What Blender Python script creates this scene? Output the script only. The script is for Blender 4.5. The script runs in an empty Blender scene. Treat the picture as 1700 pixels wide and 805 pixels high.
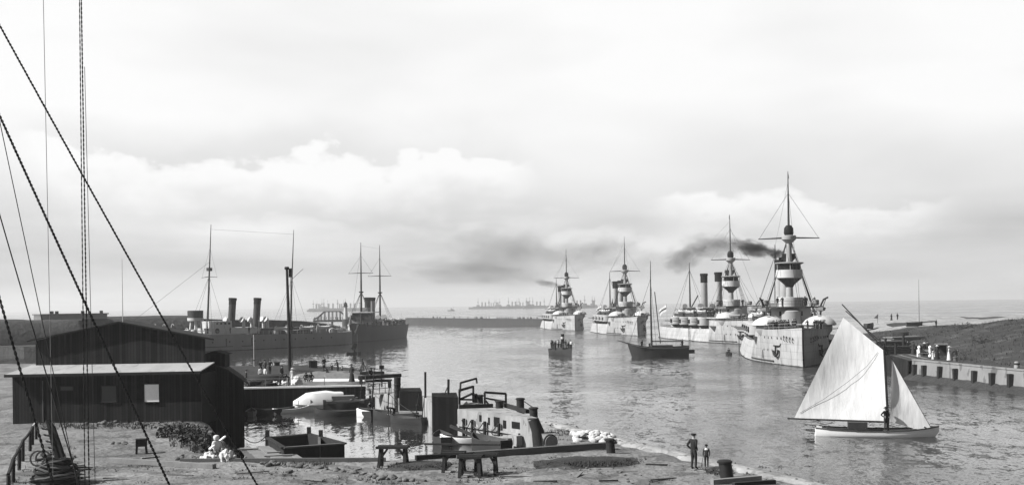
import bpy, bmesh, math, random
from mathutils import Vector, Matrix, noise as mnoise
R = math.radians
scene = bpy.context.scene
COL = scene.collection

# ------------------------------------------------------------------ camera
FPX, CXP, CYP, CAMZ = 1900.0, 850.0, 507.2, 10.2
ROLL = math.atan(0.01275)
XC = Vector((math.cos(ROLL), 0, -math.sin(ROLL)))
YC = Vector((math.sin(ROLL), 0, math.cos(ROLL)))
cam_d = bpy.data.cameras.new('camera')
cam_d.sensor_width = 36.0
cam_d.lens = 36.0 * FPX / 1700.0
cam_d.shift_y = (CYP - 402.5) / 1700.0
cam_d.clip_start = 0.5
cam_d.clip_end = 60000
cam = bpy.data.objects.new('camera', cam_d)
COL.objects.link(cam)
cam.matrix_world = Matrix(((XC.x, YC.x, 0, 0), (XC.y, YC.y, -1, 0), (XC.z, YC.z, 0, CAMZ), (0, 0, 0, 1)))
scene.camera = cam

# ------------------------------------------------------------------ sun, sky, exposure
SUN = Vector((-0.745, -0.17, 0.645)).normalized()
sun_d = bpy.data.lights.new('sun', 'SUN')
sun_d.energy = 5.0
sun_d.angle = R(0.5)
sun_d.color = (1, 0.995, 0.985)
sun = bpy.data.objects.new('sun', sun_d)
COL.objects.link(sun)
sun.rotation_euler = SUN.to_track_quat('Z', 'Y').to_euler()
sun.location = (-40, -10, 60)
scene.view_settings.view_transform = 'Standard'
scene.view_settings.look = 'None'
scene.view_settings.gamma = 1.0
scene.view_settings.exposure = 0.9

world = bpy.data.worlds.new('World')
scene.world = world
world.use_nodes = True
wn, wl = world.node_tree.nodes, world.node_tree.links
wn.clear()

def wmath(op, a, b=None, c=None, clamp=False):
    n = wn.new('ShaderNodeMath'); n.operation = op; n.use_clamp = clamp
    for i, v in enumerate((a, b, c)):
        if v is None: continue
        if isinstance(v, (int, float)): n.inputs[i].default_value = v
        else: wl.new(v, n.inputs[i])
    return n.outputs[0]

def wmap(v, f0, f1, t0, t1):
    n = wn.new('ShaderNodeMapRange'); n.interpolation_type = 'SMOOTHSTEP'
    wl.new(v, n.inputs[0])
    for i, x in enumerate((f0, f1, t0, t1)): n.inputs[i + 1].default_value = x
    return n.outputs[0]

tc = wn.new('ShaderNodeTexCoord')
sep = wn.new('ShaderNodeSeparateXYZ'); wl.new(tc.outputs['Generated'], sep.inputs[0])
dx_, dy_, dz_ = sep.outputs
az = wmath('ARCTAN2', dx_, dy_)            # azimuth from straight ahead
el = wmath('ARCSINE', dz_)                 # elevation
sky = wn.new('ShaderNodeTexSky'); sky.sky_type = 'NISHITA'; sky.sun_disc = False
sky.sun_elevation = math.asin(SUN.z)
sky.sun_rotation = math.atan2(SUN.x, SUN.y)
sky.air_density = 1.0; sky.dust_density = 1.2; sky.ozone_density = 1.0
bw = wn.new('ShaderNodeRGBToBW'); wl.new(sky.outputs[0], bw.inputs[0])

def cloud_noise(sa, se, oa, oe, detail=5, rough=0.55, dist=0.0):
    cv = wn.new('ShaderNodeCombineXYZ')
    wl.new(wmath('MULTIPLY_ADD', az, sa, oa), cv.inputs[0])
    wl.new(wmath('MULTIPLY_ADD', el, se, oe), cv.inputs[1])
    n = wn.new('ShaderNodeTexNoise'); n.inputs['Scale'].default_value = 1.0
    n.inputs['Detail'].default_value = detail; n.inputs['Roughness'].default_value = rough
    n.inputs['Distortion'].default_value = dist
    wl.new(cv.outputs[0], n.inputs['Vector'])
    return n.outputs['Fac']
# cloud field: a high thin white veil, banks of cumulus at 5..11 degrees, grey streaks lower down
veil = cloud_noise(4, 13, 3.1, 0.7, 3, 0.45, 0.2)
fluff = cloud_noise(34, 60, 1.7, 4.2, 6, 0.55, 0.15)
swell = cloud_noise(9, 14, 5.1, 1.2, 4, 0.5, 0.1)
streak = cloud_noise(5, 36, 8.3, 2.0, 4, 0.5)
base = wmap(el, R(2.0), R(10.5), 0.375, 0.52)
base = wmath('ADD', base, wmath('MULTIPLY', wmath('SUBTRACT', veil, 0.5), 0.20))
base = wmath('ADD', base, wmap(el, R(0.0), R(1.8), 0.075, 0.0))           # paler strip over the horizon
sband = wmap(el, R(3.5), R(6.0), 1.0, 0.0)
base = wmath('ADD', base, wmath('MULTIPLY', sband, wmath('MULTIPLY', wmath('SUBTRACT', streak, 0.5), 0.22)))
def cumulus(base, a0, a1, top, lump, thick, gain, above):
    """a bank of cumulus between two azimuths: a lumpy bright upper edge, fading out below it, greyer sky just above"""
    azm = wmath('MULTIPLY', wmap(az, R(a0), R(a0 + 3), 0.0, 1.0), wmap(az, R(a1 - 3), R(a1), 1.0, 0.0))
    e = wmath('ADD', wmath('MULTIPLY', wmath('SUBTRACT', swell, 0.5), R(lump * 2.2)), wmath('MULTIPLY', wmath('SUBTRACT', fluff, 0.5), R(lump)))
    dep = wmath('SUBTRACT', wmath('ADD', e, R(top)), el)                  # depth below the cloud's upper edge
    body = wmath('MULTIPLY', wmap(dep, R(-0.18), R(0.6), 0.0, 1.0), wmap(dep, R(0.3), R(thick), 1.0, 0.0))
    shade = wmath('MULTIPLY', wmap(dep, R(-2.6), R(0.0), 0.0, 1.0), wmap(dep, R(-0.05), R(0.15), 1.0, 0.0))
    base = wmath('ADD', base, wmath('MULTIPLY', wmath('MULTIPLY', body, azm), gain))
    return wmath('SUBTRACT', base, wmath('MULTIPLY', wmath('MULTIPLY', shade, azm), above))
base = cumulus(base, -24, 2, 7.4, 2.6, 3.2, 0.085, 0.03)
base = cumulus(base, -18, 4, 4.4, 1.6, 1.6, 0.04, 0.01)
base = cumulus(base, 6, 22, 4.8, 2.4, 2.6, 0.09, 0.012)
base = cumulus(base, -1, 10, 3.5, 1.6, 1.6, 0.05, 0.01)
base = wmath('MINIMUM', wmath('MAXIMUM', base, 0.22), 0.53)
hi = wmap(el, R(16.5), R(40), 0.0, 1.0)                          # clear deep sky overhead
hi = wmath('MAXIMUM', hi, wmap(dy_, 0.1, 0.6, 1.0, 0.0))     # the cloud bank lies ahead, behind the camera the sky is clear
clear = wmath('MULTIPLY', bw.outputs[0], 0.05)
mixn = wn.new('ShaderNodeMix'); mixn.data_type = 'FLOAT'
wl.new(hi, mixn.inputs[0]); wl.new(base, mixn.inputs[2]); wl.new(clear, mixn.inputs[3])
bg = wn.new('ShaderNodeBackground'); bg.inputs['Strength'].default_value = 1.0
wl.new(mixn.outputs[0], bg.inputs['Color'])
wo = wn.new('ShaderNodeOutputWorld'); wl.new(bg.outputs[0], wo.inputs[0])

# ------------------------------------------------------------------ placing by sight lines
def ray(px, py):
    return XC * ((px - CXP) / FPX) + YC * (-(py - CYP) / FPX) + Vector((0, 1, 0))

def W(px, py, z=0.0):
    r = ray(px, py); t = (z - CAMZ) / r.z
    return Vector((0, 0, CAMZ)) + r * t

def A(px, py, Y):
    return Vector((0, 0, CAMZ)) + ray(px, py) * Y

# ------------------------------------------------------------------ materials
MATS = {}
ALB = 0.78
def grey(v): return (v, v, v, 1)

def mat(name, v, rough=0.85, var=0.3, sc=1.5, bump=0.25, bsc=12.0, stretch=(1, 1, 1), spec=0.25,
        plank=None, boot=None, spots=None, bdist=0.03, plates=None):
    m = bpy.data.materials.new(name); m.use_nodes = True
    n, l = m.node_tree.nodes, m.node_tree.links
    p = n['Principled BSDF']
    p.inputs['Roughness'].default_value = rough
    p.inputs['Specular IOR Level'].default_value = spec
    t = n.new('ShaderNodeTexCoord'); mp = n.new('ShaderNodeMapping')
    mp.inputs['Scale'].default_value = stretch
    l.new(t.outputs['Object'], mp.inputs[0])
    def nz(scale, detail=5, vec=None):
        q = n.new('ShaderNodeTexNoise'); q.inputs['Scale'].default_value = scale
        q.inputs['Detail'].default_value = detail
        l.new(vec or mp.outputs[0], q.inputs['Vector']); return q.outputs['Fac']
    def mth(op, a, b=None, c=None, clamp=False):
        q = n.new('ShaderNodeMath'); q.operation = op; q.use_clamp = clamp
        for i, x in enumerate((a, b, c)):
            if x is None: continue
            if isinstance(x, (int, float)): q.inputs[i].default_value = x
            else: l.new(x, q.inputs[i])
        return q.outputs[0]
    big = nz(sc, 6)
    fac = mth('MULTIPLY_ADD', mth('SUBTRACT', big, 0.5), 2.2 * var, 1.0)
    fine = nz(bsc, 3)
    fac = mth('MULTIPLY', fac, mth('MULTIPLY_ADD', mth('SUBTRACT', fine, 0.5), 1.1 * var, 1.0))
    if plank:
        ax, wid = plank
        s = n.new('ShaderNodeSeparateXYZ'); l.new(t.outputs['Object'], s.inputs[0])
        u = mth('DIVIDE', s.outputs[ax], wid)
        wnz = n.new('ShaderNodeTexWhiteNoise'); wnz.noise_dimensions = '1D'
        l.new(mth('FLOOR', u), wnz.inputs['W'])
        fac = mth('MULTIPLY', fac, mth('MULTIPLY_ADD', wnz.outputs['Value'], 0.9, 0.55))
        fr = mth('FRACT', u)
        gap = mth('MULTIPLY', mth('GREATER_THAN', fr, 0.07), mth('LESS_THAN', fr, 0.93))
        fac = mth('MULTIPLY', fac, mth('MULTIPLY_ADD', gap, 0.65, 0.35))
    if plates:
        s3 = n.new('ShaderNodeSeparateXYZ'); l.new(t.outputs['Object'], s3.inputs[0])
        rw = mth('DIVIDE', s3.outputs[2], plates[1]); rf = mth('FLOOR', rw)
        cx = mth('ADD', mth('DIVIDE', s3.outputs[0], plates[0]), mth('MULTIPLY', rf, .5))
        wq = n.new('ShaderNodeTexWhiteNoise'); wq.noise_dimensions = '2D'
        cb_ = n.new('ShaderNodeCombineXYZ'); l.new(mth('FLOOR', cx), cb_.inputs[0]); l.new(rf, cb_.inputs[1]); l.new(cb_.outputs[0], wq.inputs['Vector'])
        fac = mth('MULTIPLY', fac, mth('MULTIPLY_ADD', wq.outputs['Value'], .14, .93))
        seam = mth('MULTIPLY', mth('GREATER_THAN', mth('FRACT', cx), .035), mth('GREATER_THAN', mth('FRACT', rw), .06))
        fac = mth('MULTIPLY', fac, mth('MULTIPLY_ADD', seam, .3, .7))
    if spots:
        sscale, thr, mul = spots
        sp = mth('GREATER_THAN', nz(sscale, 4), thr)
        fac = mth('MULTIPLY', fac, mth('MULTIPLY_ADD', sp, mul - 1.0, 1.0))
    val = mth('MULTIPLY', fac, v * ALB)
    if boot:
        zb, vb = boot
        s2 = n.new('ShaderNodeSeparateXYZ'); l.new(t.outputs['Object'], s2.inputs[0])
        zz = mth('MULTIPLY_ADD', nz(0.7), 0.25, s2.outputs[2])
        k = n.new('ShaderNodeMapRange'); l.new(zz, k.inputs[0])
        k.inputs[1].default_value = zb; k.inputs[2].default_value = zb + 0.12
        mx = n.new('ShaderNodeMix'); mx.data_type = 'FLOAT'
        l.new(k.outputs[0], mx.inputs[0]); mx.inputs[2].default_value = vb; l.new(val, mx.inputs[3])
        val = mx.outputs[0]
    val = mth('MAXIMUM', val, 0.004)
    l.new(val, p.inputs['Base Color'])
    if bump:
        b = n.new('ShaderNodeBump'); b.inputs['Strength'].default_value = bump
        b.inputs['Distance'].default_value = bdist
        l.new(fine, b.inputs['Height']); l.new(b.outputs[0], p.inputs['Normal'])
    MATS[name] = m
    return m

M = MATS
mat('sand', 0.17, 0.95, 0.75, 0.22, 0.9, 3.0, spots=(.55, 0.56, 0.62), bdist=0.2)
mat('grass_ground', 0.034, 0.95, 0.7, 0.12, 0.8, 1.5, bdist=0.3, spots=(.3, .58, 1.9))
mat('dark_earth', 0.028, 0.95, 0.5, 0.3, 0.8, 2.0, bdist=0.2)
mat('dike_grass', 0.05, 0.95, 0.4, 0.1, 0.8, 1.0, bdist=0.4)
mat('pale_sand', 0.30, 0.95, 0.5, 0.3, 0.8, 2.5, spots=(1.2, .57, .7), bdist=.15)
mat('tar_wood', 0.022, 0.85, 0.35, 0.7, 0.4, 8, plank=(0, 0.22), spec=.08)
mat('tar_black', 0.008, 0.9, 0.35, 0.7, 0.4, 8, plank=(0, 0.3), spec=.08)
mat('wall_stone', 0.20, 0.9, 0.35, 0.3, 0.4, 2.0, stretch=(1, 1, .5), spots=(.8, .62, .6), bdist=.1)
mat('tar_wood_side', 0.02, 0.85, 0.35, 0.7, 0.4, 8, plank=(1, 0.22), spec=.08)
mat('dark_wood', 0.032, 0.85, 0.45, 1.2, 0.4, 9, stretch=(1, 1, 0.4), spec=.08)
mat('mid_wood', 0.10, 0.85, 0.4, 1.2, 0.4, 9)
mat('grey_wood', 0.2, 0.85, 0.4, 1.2, 0.4, 9)
mat('roof_felt', 0.33, 0.85, 0.3, 0.7, 0.2, 5, stretch=(1, .3, 1), spots=(1.2, .6, .8))
mat('roof_dark', 0.03, 0.9, 0.3, 0.5, 0.2, 6, spec=.08)
mat('board_white', 1.1, 0.7, 0.12, 1.5, 0.1, 8)
mat('window_dull', 0.03, 0.3, 0.3, 1.0, 0.0, 8, spec=0.5)
mat('concrete', 0.3, 0.9, 0.5, 0.6, 0.5, 2.5, stretch=(1, 1, 0.35), spots=(1.3, 0.58, 0.6), bdist=0.1)
mat('wet_stone', 0.035, 0.6, 0.5, 0.6, 0.9, 2.0, bdist=0.3)
mat('rock', 0.13, 0.9, 0.4, 1.5, 0.6, 6)
mat('white_rock', 0.5, 0.9, 0.25, 2.0, 0.5, 6)
mat('hull_pale', 0.37, 0.55, 0.34, 0.5, 0.12, 4, stretch=(1, 1, 0.12), spots=(1.7, .60, .74), boot=(0.22, 0.03), plates=(2.4, 1.15))
mat('ship_pale', 0.34, 0.55, 0.2, 0.6, 0.1, 5)
mat('ship_mid', 0.2, 0.6, 0.25, 0.6, 0.1, 5)
mat('hull_grey', 0.19, 0.6, 0.3, 0.25, 0.12, 3, stretch=(1, 1, 0.15), boot=(0.2, 0.02))
mat('hull_dark', 0.075, 0.6, 0.3, 0.25, 0.12, 3, stretch=(1, 1, 0.15), boot=(0.15, 0.015))
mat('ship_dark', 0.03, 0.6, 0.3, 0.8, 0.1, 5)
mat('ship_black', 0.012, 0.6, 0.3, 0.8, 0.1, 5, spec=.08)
mat('ship_white', 0.5, 0.6, 0.15, 0.8, 0.1, 5)
mat('deck_wood', 0.16, 0.8, 0.3, 0.5, 0.1, 5, plank=(1, 0.3))
mat('canvas', 0.66, 0.9, 0.14, 0.8, 0.25, 5)
mat('far_ship', 0.05, 0.8, 0.2, 0.1, 0.0, 1)
mat('rope', 0.02, 0.9, 0.3, 4, 0.3, 40)
mat('rope_pale', 0.16, 0.9, 0.3, 4, 0.3, 40)
mat('iron', 0.02, 0.55, 0.4, 3, 0.3, 20)
mat('cloth_black', 0.014, 0.9, 0.3, 6, 0.1, 30)
mat('cloth_dark', 0.03, 0.9, 0.3, 6, 0.1, 30)
mat('cloth_mid', 0.12, 0.9, 0.3, 6, 0.1, 30)
mat('cloth_white', 0.62, 0.9, 0.1, 6, 0.1, 30)
mat('skin', 0.30, 0.6, 0.08, 6, 0.0, 30)
mat('boat_white', 0.85, 0.5, 0.14, 0.9, 0.1, 6, boot=(0.02, 0.06))
mat('boat_dark', 0.035, 0.6, 0.35, 0.9, 0.2, 6)
mat('boat_inside', 0.06, 0.8, 0.4, 1.5, 0.2, 8)
mat('leaf', 0.045, 0.8, 0.5, 1.5, 0.0, 8)
mat('blade', 0.045, 0.85, 0.5, 0.25, 0.0, 8)
mat('pole_pale', 0.42, 0.7, 0.15, 2, 0.1, 8)

def sail_mat():
    m = bpy.data.materials.new('sailcloth'); m.use_nodes = True
    n, l = m.node_tree.nodes, m.node_tree.links
    p = n['Principled BSDF']; out = n['Material Output']
    t = n.new('ShaderNodeTexCoord')
    nz = n.new('ShaderNodeTexNoise'); nz.inputs['Scale'].default_value = 0.9; nz.inputs['Detail'].default_value = 6
    l.new(t.outputs['Object'], nz.inputs['Vector'])
    mp = n.new('ShaderNodeMapping'); mp.inputs['Scale'].default_value = (1, 1, 0.25)
    mp.inputs['Rotation'].default_value = (0, R(28), 0)
    l.new(t.outputs['Object'], mp.inputs[0])
    wv = n.new('ShaderNodeTexNoise'); wv.inputs['Scale'].default_value = 2.2; wv.inputs['Detail'].default_value = 4
    l.new(mp.outputs[0], wv.inputs['Vector'])
    s = n.new('ShaderNodeSeparateXYZ'); l.new(t.outputs['Object'], s.inputs[0])
    def mth(op, a, b=None, c=None):
        q = n.new('ShaderNodeMath'); q.operation = op
        for i, x in enumerate((a, b, c)):
            if x is None: continue
            if isinstance(x, (int, float)): q.inputs[i].default_value = x
            else: l.new(x, q.inputs[i])
        return q.outputs[0]
    seam = mth('FRACT', mth('DIVIDE', mth('MULTIPLY_ADD', s.outputs[2], 0.12, s.outputs[0]), 0.62))
    k = mth('MULTIPLY_ADD', mth('GREATER_THAN', seam, 0.06), 0.10, 0.90)
    v = mth('MULTIPLY', k, mth('MULTIPLY_ADD', nz.outputs['Fac'], 0.2, 0.48))
    v = mth('MULTIPLY', v, mth('MULTIPLY_ADD', wv.outputs['Fac'], 0.3, 0.85))
    l.new(v, p.inputs['Base Color']); p.inputs['Roughness'].default_value = 0.9
    p.inputs['Specular IOR Level'].default_value = 0.1
    b = n.new('ShaderNodeBump'); b.inputs['Strength'].default_value = 0.5; b.inputs['Distance'].default_value = 0.12
    l.new(wv.outputs['Fac'], b.inputs['Height']); l.new(b.outputs[0], p.inputs['Normal'])
    tr = n.new('ShaderNodeBsdfTranslucent'); l.new(v, tr.inputs['Color'])
    mx = n.new('ShaderNodeMixShader'); mx.inputs[0].default_value = 0.22
    l.new(p.outputs[0], mx.inputs[1]); l.new(tr.outputs[0], mx.inputs[2]); l.new(mx.outputs[0], out.inputs[0])
    M['sail'] = m
sail_mat()

def water_mat():
    m = bpy.data.materials.new('harbour_water'); m.use_nodes = True
    n, l = m.node_tree.nodes, m.node_tree.links
    p = n['Principled BSDF']
    p.inputs['IOR'].default_value = 1.33
    t = n.new('ShaderNodeTexCoord')
    def mth(op, a, b=None, c=None, clamp=False):
        q = n.new('ShaderNodeMath'); q.operation = op; q.use_clamp = clamp
        for i, x in enumerate((a, b, c)):
            if x is None: continue
            if isinstance(x, (int, float)): q.inputs[i].default_value = x
            else: l.new(x, q.inputs[i])
        return q.outputs[0]
    def nz(sx, sy, detail=4, rough=0.55, dist=0.0):
        mp = n.new('ShaderNodeMapping'); mp.inputs['Scale'].default_value = (sx, sy, 1)
        l.new(t.outputs['Object'], mp.inputs[0])
        q = n.new('ShaderNodeTexNoise'); q.inputs['Scale'].default_value = 1; q.inputs['Detail'].default_value = detail
        q.inputs['Roughness'].default_value = rough; q.inputs['Distortion'].default_value = dist
        l.new(mp.outputs[0], q.inputs['Vector']); return q.outputs['Fac']
    def rng(v, a, b, c, d):
        q = n.new('ShaderNodeMapRange'); q.interpolation_type = 'SMOOTHSTEP'
        l.new(v, q.inputs[0])
        for i, x in enumerate((a, b, c, d)): q.inputs[i + 1].default_value = x
        return q.outputs[0]
    s = n.new('ShaderNodeSeparateXYZ'); l.new(t.outputs['Object'], s.inputs[0])
    X, Y = s.outputs[0], s.outputs[1]
    patch = nz(0.03, 0.018, 4, 0.6, 0.6)
    # wind: ruffled on the open fairway to the east, calm in the lee of the moles and in the basin
    xe = mth('ADD', X, mth('MULTIPLY', mth('SUBTRACT', patch, 0.5), 60.0))
    wind = rng(xe, -14.0, 22.0, 0.0, 1.0)
    sea = rng(Y, 640.0, 800.0, 0.0, 1.0)
    lee = mth('MULTIPLY', rng(Y, 112, 124, 1.0, 0.0), rng(X, -6.0, 2.0, 1.0, 0.0))
    wind = mth('MULTIPLY', wind, mth('SUBTRACT', 1.0, lee))
    wind = mth('MAXIMUM', wind, mth('MULTIPLY', sea, 0.8))
    wind = mth('MULTIPLY', wind, rng(patch, 0.34, 0.62, 0.5, 1.25))
    amp = mth('MULTIPLY_ADD', wind, WATER_RUFFLE, WATER_CALM)
    # wave slopes straight from vector noise at four lengths, from swell to ripple
    def nzc(sx, sy, detail=3, rough=.55, dist=.3):
        mp = n.new('ShaderNodeMapping'); mp.inputs['Scale'].default_value = (sx, sy, 1); mp.inputs['Rotation'].default_value = (0, 0, R(7))
        l.new(t.outputs['Object'], mp.inputs[0])
        q = n.new('ShaderNodeTexNoise'); q.inputs['Scale'].default_value = 1; q.inputs['Detail'].default_value = detail
        q.inputs['Roughness'].default_value = rough; q.inputs['Distortion'].default_value = dist
        l.new(mp.outputs[0], q.inputs['Vector'])
        v = n.new('ShaderNodeVectorMath'); v.operation = 'SUBTRACT'; l.new(q.outputs['Color'], v.inputs[0]); v.inputs[1].default_value = (.5, .5, .5)
        return v.outputs[0]
    def vsc(v, k):
        q = n.new('ShaderNodeVectorMath'); q.operation = 'SCALE'; l.new(v, q.inputs[0])
        if isinstance(k, (int, float)): q.inputs['Scale'].default_value = k
        else: l.new(k, q.inputs['Scale'])
        return q.outputs[0]
    def vadd(a_, b_):
        q = n.new('ShaderNodeVectorMath'); q.operation = 'ADD'; l.new(a_, q.inputs[0]); l.new(b_, q.inputs[1]); return q.outputs[0]
    sl = vadd(vadd(vsc(nzc(.10, .055), .40), vsc(nzc(.55, .30), .75)), vadd(vsc(nzc(1.7, .9), .9), vsc(nzc(6, 4, 2), 1.0)))
    sl = vsc(sl, amp)
    cmb = n.new('ShaderNodeSeparateXYZ'); l.new(sl, cmb.inputs[0])
    cc = n.new('ShaderNodeCombineXYZ'); l.new(cmb.outputs[0], cc.inputs[0]); l.new(cmb.outputs[1], cc.inputs[1]); cc.inputs[2].default_value = 1.0
    nm = n.new('ShaderNodeVectorMath'); nm.operation = 'NORMALIZE'; l.new(cc.outputs[0], nm.inputs[0])
    l.new(nm.outputs[0], p.inputs['Normal']); l.new(nm.outputs[0], p.inputs['Coat Normal'])
    l.new(mth('SUBTRACT', 1.0, wind, clamp=True), p.inputs['Coat Weight']); p.inputs['Coat Roughness'].default_value = .05; p.inputs['Coat IOR'].default_value = 1.5
    l.new(mth('MULTIPLY_ADD', wind, 0.10, 0.05), p.inputs['Roughness'])
    p.inputs['Base Color'].default_value = grey(0.025)
    p.inputs['Specular IOR Level'].default_value = 0.5
    M['water'] = m
WATER_CALM, WATER_RUFFLE = 0.085, 0.52
water_mat()

# ------------------------------------------------------------------ mesh builder
class MB:
    def __init__(s): s.v, s.f, s.m, s.s = [], [], [], []
    def add(s, vs, fs, mi=0, sm=False):
        o = len(s.v); s.v += [tuple(v) for v in vs]
        for f in fs: s.f.append([o + i for i in f]); s.m.append(mi); s.s.append(sm)
        return s
    def box(s, c, size, rz=0.0, mi=0, mtx=None):
        hx, hy, hz = size[0] / 2, size[1] / 2, size[2] / 2
        vs = [Vector((a * hx, b * hy, d * hz)) for d in (-1, 1) for b in (-1, 1) for a in (-1, 1)]
        Mx = mtx if mtx is not None else Matrix.Rotation(rz, 3, 'Z')
        vs = [Mx @ v + Vector(c) for v in vs]
        return s.add(vs, [(0, 2, 3, 1), (4, 5, 7, 6), (0, 1, 5, 4), (2, 6, 7, 3), (0, 4, 6, 2), (1, 3, 7, 5)], mi)
    def beam(s, p0, p1, w, h=None, mi=0):
        p0, p1 = Vector(p0), Vector(p1); d = p1 - p0; h = h or w
        if d.length < 1e-6: return s
        z = d.normalized(); up = Vector((0, 0, 1)) if abs(z.z) < 0.95 else Vector((1, 0, 0))
        x = z.cross(up).normalized(); y = x.cross(z)
        vs = []
        for q in (p0, p1):
            for a, b in ((-1, -1), (1, -1), (1, 1), (-1, 1)): vs.append(q + x * a * w / 2 + y * b * h / 2)
        return s.add(vs, [(0, 1, 2, 3), (7, 6, 5, 4), (0, 4, 5, 1), (1, 5, 6, 2), (2, 6, 7, 3), (3, 7, 4, 0)], mi)
    def tube(s, pts, r, n=6, mi=0, cap=True, sm=True):
        pts = [Vector(p) for p in pts]; k = len(pts)
        rs = r if isinstance(r, (list, tuple)) else [r] * k
        vs, fs = [], []
        t0 = (pts[1] - pts[0]).normalized()
        up = Vector((0, 0, 1)) if abs(t0.z) < 0.9 else Vector((1, 0, 0))
        x = t0.cross(up).normalized()
        for i, p in enumerate(pts):
            t = (pts[min(i + 1, k - 1)] - pts[max(i - 1, 0)]).normalized()
            x = (x - t * x.dot(t)).normalized(); y = t.cross(x)
            for j in range(n):
                a = 2 * math.pi * j / n
                vs.append(p + (x * math.cos(a) + y * math.sin(a)) * rs[i])
        for i in range(k - 1):
            for j in range(n):
                j2 = (j + 1) % n
                fs.append((i * n + j, i * n + j2, (i + 1) * n + j2, (i + 1) * n + j))
        if cap:
            fs.append(tuple(range(n))[::-1]); fs.append(tuple((k - 1) * n + j for j in range(n)))
        return s.add(vs, fs, mi, sm)
    def lathe(s, prof, c=(0, 0, 0), n=14, mi=0, sm=True, sx=1.0, sy=1.0, rot=None):
        vs, fs = [], []; c = Vector(c)
        for r, z in prof:
            for j in range(n):
                a = 2 * math.pi * j / n
                v = Vector((r * math.cos(a) * sx, r * math.sin(a) * sy, z))
                if rot is not None: v = rot @ v
                vs.append(v + c)
        for i in range(len(prof) - 1):
            for j in range(n):
                j2 = (j + 1) % n
                fs.append((i * n + j, i * n + j2, (i + 1) * n + j2, (i + 1) * n + j))
        fs.append(tuple(range(n))[::-1]); fs.append(tuple((len(prof) - 1) * n + j for j in range(n)))
        return s.add(vs, fs, mi, sm)
    def prism(s, poly, z0, z1, mi=0):
        k = len(poly)
        ar = sum(poly[i][0] * poly[(i + 1) % k][1] - poly[(i + 1) % k][0] * poly[i][1] for i in range(k))
        if ar < 0: poly = list(poly)[::-1]
        vs = [(p[0], p[1], z0) for p in poly] + [(p[0], p[1], z1) for p in poly]
        fs = [tuple(range(k))[::-1], tuple(range(k, 2 * k))]
        fs += [(i, (i + 1) % k, k + (i + 1) % k, k + i) for i in range(k)]
        return s.add(vs, fs, mi)
    def loft(s, rings, closed=False, caps=False, mi=0, sm=True):
        n = len(rings[0]); vs = [p for r in rings for p in r]; fs = []
        for i in range(len(rings) - 1):
            for j in range(n if closed else n - 1):
                j2 = (j + 1) % n
                fs.append((i * n + j, i * n + j2, (i + 1) * n + j2, (i + 1) * n + j))
        if caps:
            fs.append(tuple(range(n))[::-1]); fs.append(tuple((len(rings) - 1) * n + j for j in range(n)))
        return s.add(vs, fs, mi, sm)
    def build(s, name, mats, parent=None, loc=None):
        me = bpy.data.meshes.new(name); me.from_pydata(s.v, [], s.f)
        if not isinstance(mats, (list, tuple)): mats = [mats]
        for q in mats: me.materials.append(M[q] if isinstance(q, str) else q)
        me.polygons.foreach_set('material_index', s.m); me.polygons.foreach_set('use_smooth', s.s)
        me.validate(); me.update()
        if any(s.s): me.set_sharp_from_angle(angle=R(38))
        o = bpy.data.objects.new(name, me); COL.objects.link(o)
        if parent: o.parent = parent
        if loc is not None: o.location = loc
        return o

def tag(o, label=None, cat=None, group=None, kind=None):
    if label: o['label'] = label
    if cat: o['category'] = cat
    if group: o['group'] = group
    if kind: o['kind'] = kind
    return o
def thing(name, label, cat, loc=(0, 0, 0), rz=0.0, group=None):
    o = bpy.data.objects.new(name, None); COL.objects.link(o)
    o.empty_display_size = 0.3
    o.location = loc; o.rotation_euler = (0, 0, rz)
    return tag(o, label, cat, group)
def copy_tree(o, parent=None):
    c = o.copy(); COL.objects.link(c)
    if parent: c.parent = parent
    for ch in list(o.children): copy_tree(ch, c)
    return c
def lerp(a, b, t): return a + (b - a) * t
def sag(p0, p1, drop, n=8):
    p0, p1 = Vector(p0), Vector(p1)
    return [p0.lerp(p1, i / n) - Vector((0, 0, drop * 4 * (i / n) * (1 - i / n))) for i in range(n + 1)]
# ------------------------------------------------------------------ people
BASEJ = dict(pel=(0, 0, .93), wai=(0, .0, 1.08), che=(0, .0, 1.30), nec=(0, .0, 1.46), chin=(0, -.015, 1.53), hea=(0, -.01, 1.61), top=(0, 0, 1.69),
             nose=(0, -.115, 1.60),
             sl=(-.18, 0, 1.40), el=(-.24, .03, 1.14), wl=(-.25, -.04, .90), hl=(-.25, -.07, .82),
             sr=(.18, 0, 1.40), er=(.24, .03, 1.14), wr=(.25, -.04, .90), hr=(.25, -.07, .82),
             pl=(-.095, 0, .89), kl=(-.10, -.02, .49), al=(-.10, .02, .09), tl=(-.11, -.14, .035),
             pr=(.095, 0, .89), kr=(.10, -.02, .49), ar=(.10, .02, .09), tr=(.11, -.14, .035))
RAD = dict(pel=.15, wai=.14, che=.165, nec=.06, chin=.07, hea=.1, top=.06, nose=.018, sl=.08, el=.055, wl=.04, hl=.042, sr=.08, er=.055, wr=.04, hr=.042,
           pl=.105, kl=.075, al=.055, tl=.04, pr=.105, kr=.075, ar=.055, tr=.04)
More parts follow.
